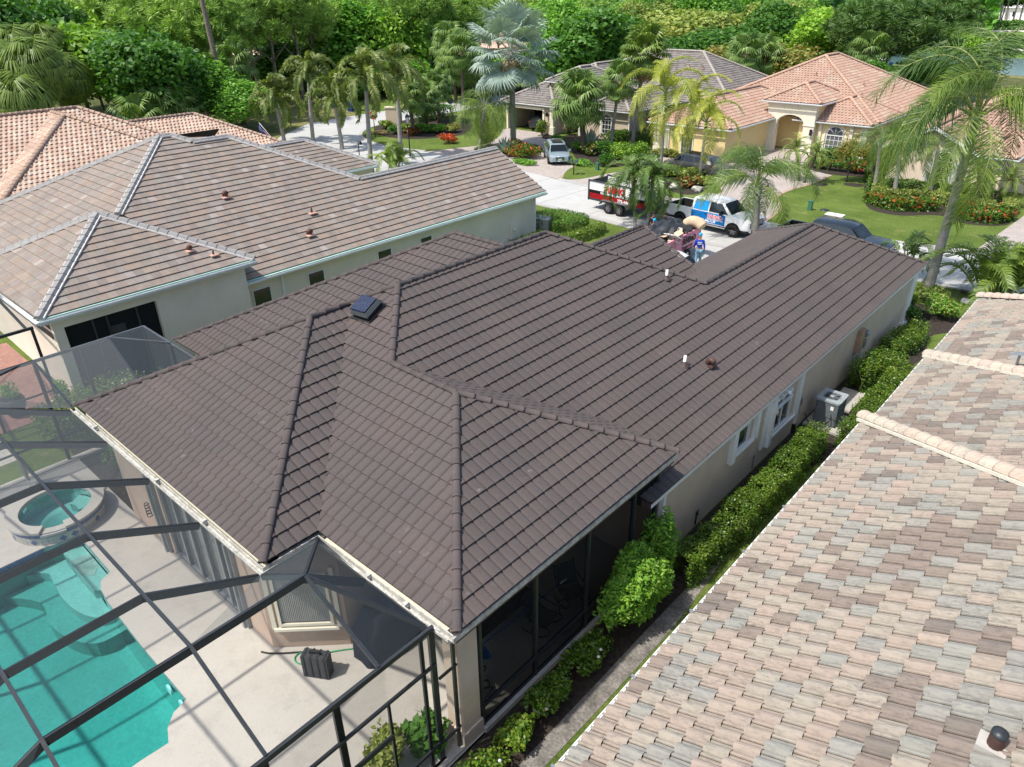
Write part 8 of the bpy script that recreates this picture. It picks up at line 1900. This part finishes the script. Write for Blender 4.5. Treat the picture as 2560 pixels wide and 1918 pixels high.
def person(lab, loc, rz, shirt, trousers, cap=None, stride=.25, arms=((-.28, .10), (.28, -.12)), bend=0, crouch=0, gloves=None):
    e = thing('person', lab, 'person', (*loc, .01), rz); H = 1.0; hz = .95-crouch; by = bend
    s0, s1 = stride, -stride
    # body: continuous, facing +y
    N = [((0, 0, hz), .155, .11), ((0, by*.3, hz+.22), .145, .10), ((0, by*.7, hz+.42), .175, .11), ((0, by, hz+.53), .10, .08), ((0, by+.01, hz+.60), .055), ((0, by+.03, hz+.70), .085, .095), ((0, by+.03, hz+.80), .072, .085)]
    E_ = [(0, 1), (1, 2), (2, 3), (3, 4), (4, 5), (5, 6)]
    for s in (-1, 1):
        st = s0 if s > 0 else s1; b = len(N); kb = .12+crouch*.5
        N += [((s*.10, 0, hz-.06), .095), ((s*.11, st*.5+kb*.4, hz*.52), .072), ((s*.11, st*.95-.02, .10), .048), ((s*.12, st+.12, .05), .045)]; E_ += [(0, b), (b, b+1), (b+1, b+2), (b+2, b+3)]
        ax, ay = arms[0 if s < 0 else 1]; b = len(N)
        N += [((s*.19, by, hz+.47), .062), ((s*.25, by+ay*.3, hz+.22), .047), ((s*.27, by+ay+.08, hz+.0), .034), ((s*.27, by+ay+.12, hz-.07), .030)]; E_ += [(2, b), (b, b+1), (b+1, b+2), (b+2, b+3)]
    link('body', skin_mesh('body', N, E_, skin_t), e)
    # clothing follows the body, slightly proud
    T = [((0, 0, hz-.02), .165, .12), ((0, by*.3, hz+.22), .157, .112), ((0, by*.7, hz+.42), .188, .122), ((0, by, hz+.52), .10, .08)]; TE = [(0, 1), (1, 2), (2, 3)]
    for s in (-1, 1):
        ay = arms[0 if s < 0 else 1][1]; b = len(T); T += [((s*.19, by, hz+.47), .075), ((s*.25, by+ay*.3, hz+.22), .058), ((s*.27, by+ay+.06, hz+.03), .045)]; TE += [(2, b), (b, b+1), (b+1, b+2)]
    link('shirt', skin_mesh('shirt', T, TE, shirt), e)
    L_ = [((0, 0, hz), .168, .122)]; LE = []
    for s in (-1, 1):
        st = s0 if s > 0 else s1; kb = .12+crouch*.5; b = len(L_); L_ += [((s*.10, 0, hz-.06), .108), ((s*.11, st*.5+kb*.4, hz*.52), .085), ((s*.11, st*.95-.02, .14), .065)]; LE += [(0, b), (b, b+1), (b+1, b+2)]
    link('trousers', skin_mesh('trousers', L_, LE, trousers), e)
    hc_ = Vector((0, by+.035, hz+.775)); mb = MB()
    mb.lathe([(.092, -.02), (.098, .03), (.085, .085), (.045, .115), (0, .122)], 14, c=hc_)
    if cap: mb.add([(hc_.x-.07, hc_.y+.07, hc_.z-.01), (hc_.x+.07, hc_.y+.07, hc_.z-.01), (hc_.x+.05, hc_.y+.19, hc_.z-.02), (hc_.x-.05, hc_.y+.19, hc_.z-.02)], [(0, 1, 2, 3), (3, 2, 1, 0)])
    mb.build('cap' if cap else 'hair', cap or mat('black_hair', (.015, .012, .01), .6), e)
    mb = MB(); f = hc_+Vector((0, .095, -.06))
    mb.add([f+Vector((-.018, 0, -.02)), f+Vector((.018, 0, -.02)), f+Vector((0, .028, -.018)), f+Vector((0, .004, .03))], [(0, 1, 2), (1, 3, 2), (3, 0, 2)]); mb.build('nose', skin_t, e)
    for s in (-1, 1):
        mb = MB(); mb.lathe([(0, -.01), (.012, 0), (0, .01)], 6, c=f+Vector((s*.035, -.004, .03))); mb.build('eye', m_black, e)
        mb = MB(); mb.lathe([(0, -.03), (.014, 0), (0, .03)], 6, c=hc_+Vector((s*.092, -.01, -.05))); mb.build('ear', skin_t, e)
        ay = arms[0 if s < 0 else 1][1]; h0 = Vector((s*.27, by+ay+.12, hz-.06)); gm = gloves or skin_t
        mb = MB(); mb.box(h0.x-.018, h0.x+.018, h0.y-.045, h0.y+.045, h0.z-.09, h0.z)
        for k, l in enumerate((.07, .082, .078, .06)): y = h0.y-.033+.022*k; mb.tube([(h0.x, y, h0.z-.09), (h0.x-s*.006, y+.004, h0.z-.09-l*.55), (h0.x-s*.025, y+.006, h0.z-.09-l)], [.0105, .0095, .007], 6)
        mb.tube([(h0.x, h0.y+.04, h0.z-.02), (h0.x-s*.01, h0.y+.075, h0.z-.055), (h0.x-s*.02, h0.y+.075, h0.z-.09)], [.013, .011, .008], 6); mb.build('hand', gm, e)
        st = s0 if s > 0 else s1; mb = MB(); mb.tube([(s*.11, st*.95-.06, .045), (s*.115, st+.05, .05), (s*.12, st+.2, .035)], [.05, .055, .035], 8); mb.build('shoe', shoe, e)
    return e
w1 = person('person in blue long sleeved work shirt and cyan cap walking away past the pink trailer', (-17.75, 34.7), math.radians(28), blue_s, camo, capm, .24, ((0, .12), (0, -.10)), gloves=glove)
for z, sz, tx in ((1.33, .075, 'RHINO'), (1.25, .05, 'ROOFING')): lettering(tx, letter_w, w1, (0, -.135, z), sz, (1, 0, 0), bold=.004)
person('person in black hooded top standing beside the black tarp, left one', (-22.0, 36.9), math.radians(200), dark_s, jeans, None, .08, ((0, .15), (0, .2)), bend=.08)
person('person in black top standing close behind the other, right one', (-21.3, 37.2), math.radians(160), dark_s, jeans, None, .1, ((0, .2), (0, .1)), bend=.1)
person('person in dark blue shirt and blue cap bending over the edge of the tarp', (-21.5, 35.7), math.radians(-80), blue_s, jeans, capm, .1, ((0, .25), (0, .25)), bend=.2, crouch=.06)

# ================================================================== STREET FURNITURE
lp = thing('street_lamp', 'black post lantern street lamp between the palm trunks', 'street lamp', tuple(G(*q2(452, 1005))), 0)
mb = MB(); mb.tube([(0, 0, 0), (0, 0, .5), (0, 0, 2.9)], [.09, .06, .045], 10); mb.build('post', m_black, lp)
mb = MB(); mb.lathe([(.06, 2.9), (.17, 3.0), (.24, 3.42), (.24, 3.44)], 4); mb.build('lantern_glass', lamp_m, lp); mb = MB(); mb.lathe([(.32, 3.43), (.2, 3.6), (.04, 3.7), (0, 3.74)], 4)
for k in range(4): a = k*PI/2; mb.tube([(.17*math.cos(a), .17*math.sin(a), 3.0), (.24*math.cos(a), .24*math.sin(a), 3.43)], .012, 4)
mb.build('lantern_cap', mat('lantern_blue_grey', (.06, .08, .10), .5), lp)
def sign_face(e, n, r, m, m2, z, rot, name='sign_face', rim=.9):
    mb = MB(); mb.add([(r*math.cos(rot+2*PI*k/n), -.02, z+r*math.sin(rot+2*PI*k/n)) for k in range(n)]+[(r*math.cos(rot+2*PI*k/n), .0, z+r*math.sin(rot+2*PI*k/n)) for k in range(n)], [tuple(range(n)), tuple(range(n, 2*n))[::-1]]+[(k, k+n, (k+1) % n+n, (k+1) % n) for k in range(n)]); o = mb.build(name, m2, e)
    mb = MB(); mb.add([(r*rim*math.cos(rot+2*PI*k/n), -.026, z+r*rim*math.sin(rot+2*PI*k/n)) for k in range(n)], [tuple(range(n))]); mb.build('sign_field', m, o); return o
b = G(*q2(228, 885)); st = thing('stop_sign', 'red octagonal stop sign on a dark post at the junction', 'road sign', (b.x, b.y, 0), math.radians(50))
mb = MB(); mb.tube([(0, .03, 0), (0, .03, 2.6)], .04, 6); mb.build('post', m_bronze, st); sign_face(st, 8, .48, p_red, letter_w, 2.25, PI/8, rim=.94); lettering('STOP', letter_w, st, (0, -.032, 2.10), .38, (1, 0, 0), bold=.008)
b = G(*q2(530, 775)); ys = thing('warning_sign', 'yellow diamond warning sign with black children symbol by the junction', 'road sign', (b.x, b.y, 0), math.radians(50))
mb = MB(); mb.tube([(0, .03, 0), (0, .03, 2.9)], .035, 6); mb.build('post', m_bronze, ys); ymat = mat('sign_yellow', (.75, .48, .01), .5); sign_face(ys, 4, .62, ymat, letter_k, 2.45, 0, rim=.95)
mb = MB()
for x, s in ((-.14, 1), (.14, .8)):
    mb.lathe([(0, -.05*s), (.05*s, 0), (0, .05*s)], 8, c=(x, -.035, 2.62*1+.0)); mb.bar((x, -.035, 2.56), (x, -.035, 2.36), .10*s, .02, up=Vector((0, -1, 0))); mb.bar((x, -.035, 2.37), (x-.09, -.035, 2.18), .045, .02, up=Vector((0, -1, 0))); mb.bar((x, -.035, 2.37), (x+.10, -.035, 2.2), .045, .02, up=Vector((0, -1, 0))); mb.bar((x-.12, -.035, 2.42), (x+.12, -.035, 2.52), .035, .02, up=Vector((0, -1, 0)))
mb.build('children_symbol', letter_k, ys)
b = G(*q2(712, 730)); rs = thing('round_sign_back', 'dark round back of a sign at the far kerb of the junction', 'road sign', (b.x, b.y, 0), math.radians(45)); mb = MB(); mb.tube([(0, .03, 0), (0, .03, 1.5)], .03, 6); mb.build('post', m_bronze, rs); sign_face(rs, 8, .42, m_bronze, m_bronze, 1.5, PI/8)
b = G(*q2(352, 822)); sp = thing('sign_pillar', 'beige stucco entrance pillar in the junction bed', 'pillar', (b.x, b.y, 0), math.radians(35)); mb = MB(); mb.box(-.85, .85, -.3, .3, 0, 2.1); mb.build('body', m_taupe, sp); mb = MB(); mb.box(-.92, .92, -.37, .37, 2.1, 2.22); mb.build('cap', m_sand, sp)
def mailbox(loc, rz, lab, double=False, group=None):
    e = thing('mailbox', lab, 'mailbox', (*loc, 0), rz, group); mb = MB(); mb.tube([(0, 0, 0), (0, 0, 1.35 if not double else 1.1)], .045, 8); mb.build('post', m_black, e)
    for dx in ((-.22, .22) if double else (.22,)):
        mb = MB(); pr = [(-.11, 0), (.11, 0), (.11, .14)]+[(.11*math.cos(a), .14+.11*math.sin(a)) for a in np.linspace(.3, PI-.3, 5)]+[(-.11, .14)]
        k = len(pr); V = [(dx+u, -.26, 1.0+z) for u, z in pr]+[(dx+u, .26, 1.0+z) for u, z in pr]; mb.add(V, [tuple(range(k)), tuple(range(k, 2*k))[::-1]]+[(i, i+k, (i+1) % k+k, (i+1) % k) for i in range(k)])
        mb.build('box', m_black if not double else mat('grey_mailbox', (.10, .11, .12), .5), e)
    return e
mailbox(tuple(G(*q2(125, 1000)))[:2], math.radians(60), 'black mailbox on a post beside the street, left'); mailbox((-36.5, 48.0), math.radians(30), 'pair of grey mailboxes on one post in the small grass island', True)
mbm = mat('utility_green', (.05, .16, .10), .6)
for i, (x, y, lab) in enumerate(((-36.0, 50.6, 'small green utility post on the grass island by the drive'), (-17.57, 49.62, 'small green utility post on the lawn of the yellow house'))):
    e = thing('utility_post', lab, 'utility box', (x, y, 0)); mb = MB(); mb.box(-.13, .13, -.11, .11, 0, .55); mb.build('body', mbm, e); mb = MB(); mb.prism([(-.15, -.13), (.15, -.13), (.15, .13), (-.15, .13)], .55, .62); mb.build('cap', mbm, e)
mb = MB(); mb.box(-16.35, -15.2, 49.1, 49.7, .0, .06); tag(mb.build('concrete_cover', m_white), 'white rectangular concrete cover in the lawn near the dark pickup', 'cover')
mb = MB(); mb.lathe([(0, .04), (.28, .04), (.3, 0)], 14, c=(-16.76, 50.18, 0)); tag(mb.build('drain_cover', m_bronze), 'round dark drain cover in the lawn left of the white cover', 'cover')
mb = MB(); mb.box(-.3, .3, -.2, .2, 0, .12); tag(mb.build('valve_box', m_white, None, (-5.31, 38.31, 0)), 'small pale valve box in the grass near the leaning palm', 'cover')
dg_ = thing('storm_grate', 'dark slotted storm drain grate at the kerb, right edge', 'drain', (-4.7, 46.5, .012), math.radians(8)); mb = MB()
for i in range(14): mb.box(-.9+i*.14, -.82+i*.14, -.22, .22, 0, .03)
mb.build('bars', m_black, dg_)
dg2 = copy_tree(dg_); dg2.location = (-5.1, 39.75, .03); dg2['label'] = 'dark slotted drain grate in the near kerb beside the areca palm'
# flags
fw = [mat('flag_red', (.50, .02, .03), .8), mat('flag_white', (.75, .75, .73), .8), mat('flag_blue', (.02, .05, .25), .8)]
def flag(loc, rz, s, lab, tilt=.5, hang=True):
    e = thing('flag', lab, 'flag', loc, rz); mb = MB(); d = Vector((math.cos(tilt), 0, math.sin(tilt))); mb.tube([(0, 0, 0), tuple(d*1.9*s)], .018, 6); mb.build('pole', m_white, e)
    def P(u, v):   # u along the pole (hoist), v down the fly
        p = d*(1.85*s-u*.95*s); return p+Vector((.10*math.sin(v*6+u*3), .12*math.sin(v*7+u*4), 0))*s+Vector((-.12*v*s, 0, -v*1.5*s))
    def piece(u0, u1, v0, v1, m, name):
        b_ = MB(); k = 8; V = [P(u, v0+(v1-v0)*i/k) for i in range(k+1) for u in (u0, u1)]; b_.add(V, [(2*i, 2*i+1, 2*i+3, 2*i+2) for i in range(k)]+[(2*i+2, 2*i+3, 2*i+1, 2*i) for i in range(k)]); b_.build(name, m, e)
    for i in range(13):
        v0 = .4 if i < 7 else 0; piece(i/13, (i+1)/13, v0, 1, fw[0] if i % 2 == 0 else fw[1], 'stripe')
    piece(0, 7/13, 0, .4, fw[2], 'canton')
    b_ = MB()
    for r_ in range(5):
        for c_ in range(6):
            p = P((r_+.7)/5*7/13*.95, (c_+.6)/6*.4)+Vector((0, -.012, 0)); b_.add([p+Vector((.018*math.cos(a), 0, .018*math.sin(a)))*s for a in [PI/2+k*2*PI/5 for k in range(5)]], [(0, 1, 2, 3, 4)])
    b_.build('stars', fw[1], e)
flag((-46.2, 62.45, 1.9), math.radians(-60), .95, 'American flag hanging on the wall of the taupe house', .6)
flag((-56.4, 33.3, 2.3), math.radians(-150), 1.15, 'American flag flying at the corner of the pink roofed house', .9)
# white lamp and blue box beyond the wood edge
x, y = TP(463, 108); e = thing('street_light', 'white street light with small blue sign among the trees at upper left', 'street lamp', (x, y, 0)); mb = MB(); mb.tube([(0, 0, 0), (0, 0, 5.0), (-.3, 0, 5.5), (-.9, 0, 5.6)], .07, 6); mb.box(-1.3, -.7, -.15, .15, 5.5, 5.65); mb.build('pole', m_white, e); mb = MB(); mb.box(-.9, -.4, -.05, .0, 4.9, 5.3); mb.build('sign', p_blue, e)
x, y = TP(757, 100); e = thing('blue_kiosk', 'dark blue box standing behind the foxtail palms', 'kiosk', (x, y, 0)); mb = MB(); mb.box(-.5, .5, -.4, .4, 0, 2.6); mb.build('body', mat('kiosk_blue', (.01, .03, .12), .5), e); mb = MB(); mb.box(-.55, .55, -.45, .45, 2.6, 2.7); mb.build('roof', m_bronze, e)
# machine of unclear kind by the pond, given a hull and canopy
x, y = G(*q3(1560, 440)).x, G(*q3(1560, 440)).y; e = thing('pond_machine', 'white canopied machine with dark frame at the near bank of the pond', 'boat', (x-4, y-12, 0), .3)
mb = MB(); mb.prism([(-3.2, -.8), (3, -.8), (3.8, 0), (3, .8), (-3.2, .8)], .2, .7); mb.build('hull', m_white, e); mb = MB(); mb.prism([(-1.9, -.8), (.9, -.8), (1.2, 0), (.9, .8), (-1.9, .8)], 2.1, 2.3); mb.build('canopy', m_white, e)
mb = MB()
for p in ((-1.7, -.7), (.8, -.7), (-1.7, .7), (.8, .7)): mb.tube([(p[0], p[1], .7), (p[0], p[1], 2.1)], .04, 5)
mb.build('canopy_frame', m_black, e); mb = MB(); mb.box(1.6, 2.2, -.3, .3, .7, 1.7); mb.build('console', mat('kiosk_blue', (.01, .03, .12)), e)
# wall lamps, pots by the far houses
for i, (x, y, z, lab) in enumerate(((-24.6+.4-.75, 67.28, 1.9, 'black wall lantern on the portico pillar of the yellow house'),)):
    mb = MB(); mb.box(x-.1, x+.1, y-.16, y, z-.2, z+.3); tag(mb.build('wall_lantern', m_black), lab, 'lantern')
# ================================================================== AIR CONDITIONER
ac = thing('air_conditioner', 'grey outdoor air conditioner unit on a concrete pad by the side wall', 'air conditioner', (-6.27, 23.2, .08), 0)
acm = mat('ac_grey', (.13, .15, .16), .55, .15, 4, scale2=10, var2=.2); acl = mat('ac_top', (.30, .34, .35), .5, .12, 4)
def rr_poly(w, d, r, n=4): 
    out = []
    for cx, cy, a0 in ((w-r, d-r, 0), (-w+r, d-r, PI/2), (-w+r, -d+r, PI), (w-r, -d+r, 3*PI/2)):
        for k in range(n+1): a = a0+PI/2*k/n; out.append((cx+r*math.cos(a), cy+r*math.sin(a)))
    return out
mb = MB(); mb.prism(rr_poly(.38, .42, .07), .05, .90); mb.build('cabinet', acm, ac)
mb = MB(); o_ = rr_poly(.41, .45, .09, 7); k = len(o_); inner = [(.31*math.cos(math.atan2(p[1], p[0])), .31*math.sin(math.atan2(p[1], p[0]))) for p in o_]
V = [(*p, .97) for p in o_]+[(*p, .97) for p in inner]+[(*p, .90) for p in o_]+[(*p, .84) for p in inner]; mb.add(V, [(i, (i+1) % k, (i+1) % k+k, i+k) for i in range(k)]+[(i, i+2*k, (i+1) % k+2*k, (i+1) % k) for i in range(k)]+[(i+k, (i+1) % k+k, (i+1) % k+3*k, i+3*k) for i in range(k)]); mb.build('top', acl, ac)
mb = MB(); mb.lathe([(0, .905), (.31, .905)], 20); mb.build('fan_well', m_black, ac)
mb = MB()
for i in range(5): a = i*2*PI/5; mb.add([(.06*math.cos(a), .06*math.sin(a), .925), (.29*math.cos(a-.25), .29*math.sin(a-.25), .92), (.29*math.cos(a+.35), .29*math.sin(a+.35), .945), (.07*math.cos(a+.8), .07*math.sin(a+.8), .94)], [(0, 1, 2, 3)])
mb.build('fan_blade', acm, ac)
mb = MB(); mb.lathe([(0, .985), (.07, .98), (.08, .95)], 14, mi=1)
for r_ in (.12, .16, .20, .24, .28): mb.tube([(r_*math.cos(a), r_*math.sin(a), .972) for a in np.linspace(0, 2*PI, 25)], .004, 4, caps=False)
for i in range(8): a = i*PI/4; mb.tube([(.07*math.cos(a), .07*math.sin(a), .975), (.32*math.cos(a), .32*math.sin(a), .972)], .005, 4)
mb.build('fan_guard', [acm, acl], ac)
for sx, sy, ln in ((1, 0, .34), (-1, 0, .34), (0, 1, .30), (0, -1, .30)):
    mb = MB()
    for i in range(17):
        z = .12+i*.045
        if sx: mb.box(min(sx*.38, sx*.392), max(sx*.38, sx*.392), -ln, ln, z, z+.018)
        else: mb.box(-ln, ln, min(sy*.42, sy*.432), max(sy*.42, sy*.432), z, z+.018)
    mb.build('louvre_panel', mat('ac_louvre', (.20, .22, .23), .5), ac)
mb = MB(); mb.box(.08, .385, -.45, -.425, .35, .86); mb.build('service_panel', acm, ac); mb = MB(); mb.box(.14, .24, -.456, -.451, .66, .80); mb.build('data_label', letter_w, ac)
mb = MB(); mb.tube(spline([(.2, -.44, .5), (.22, -.55, .3), (.0, -.6, .05), (-.4, -.6, .02), (-.65, -.5, .3)], 4), .018, 6); mb.build('refrigerant_hose', m_black, ac)
mb = MB(); mb.box(-6.85, -5.6, 22.5, 23.9, .0, .08); tag(mb.build('concrete_pad', m_conc), 'concrete pad under the air conditioner', 'pad')
mb = MB(); mb.box(-6.7, -5.9, 24.3, 26.0, .0, .07); tag(mb.build('concrete_slab_pad', m_conc), 'second bare concrete pad behind the air conditioner', 'pad')
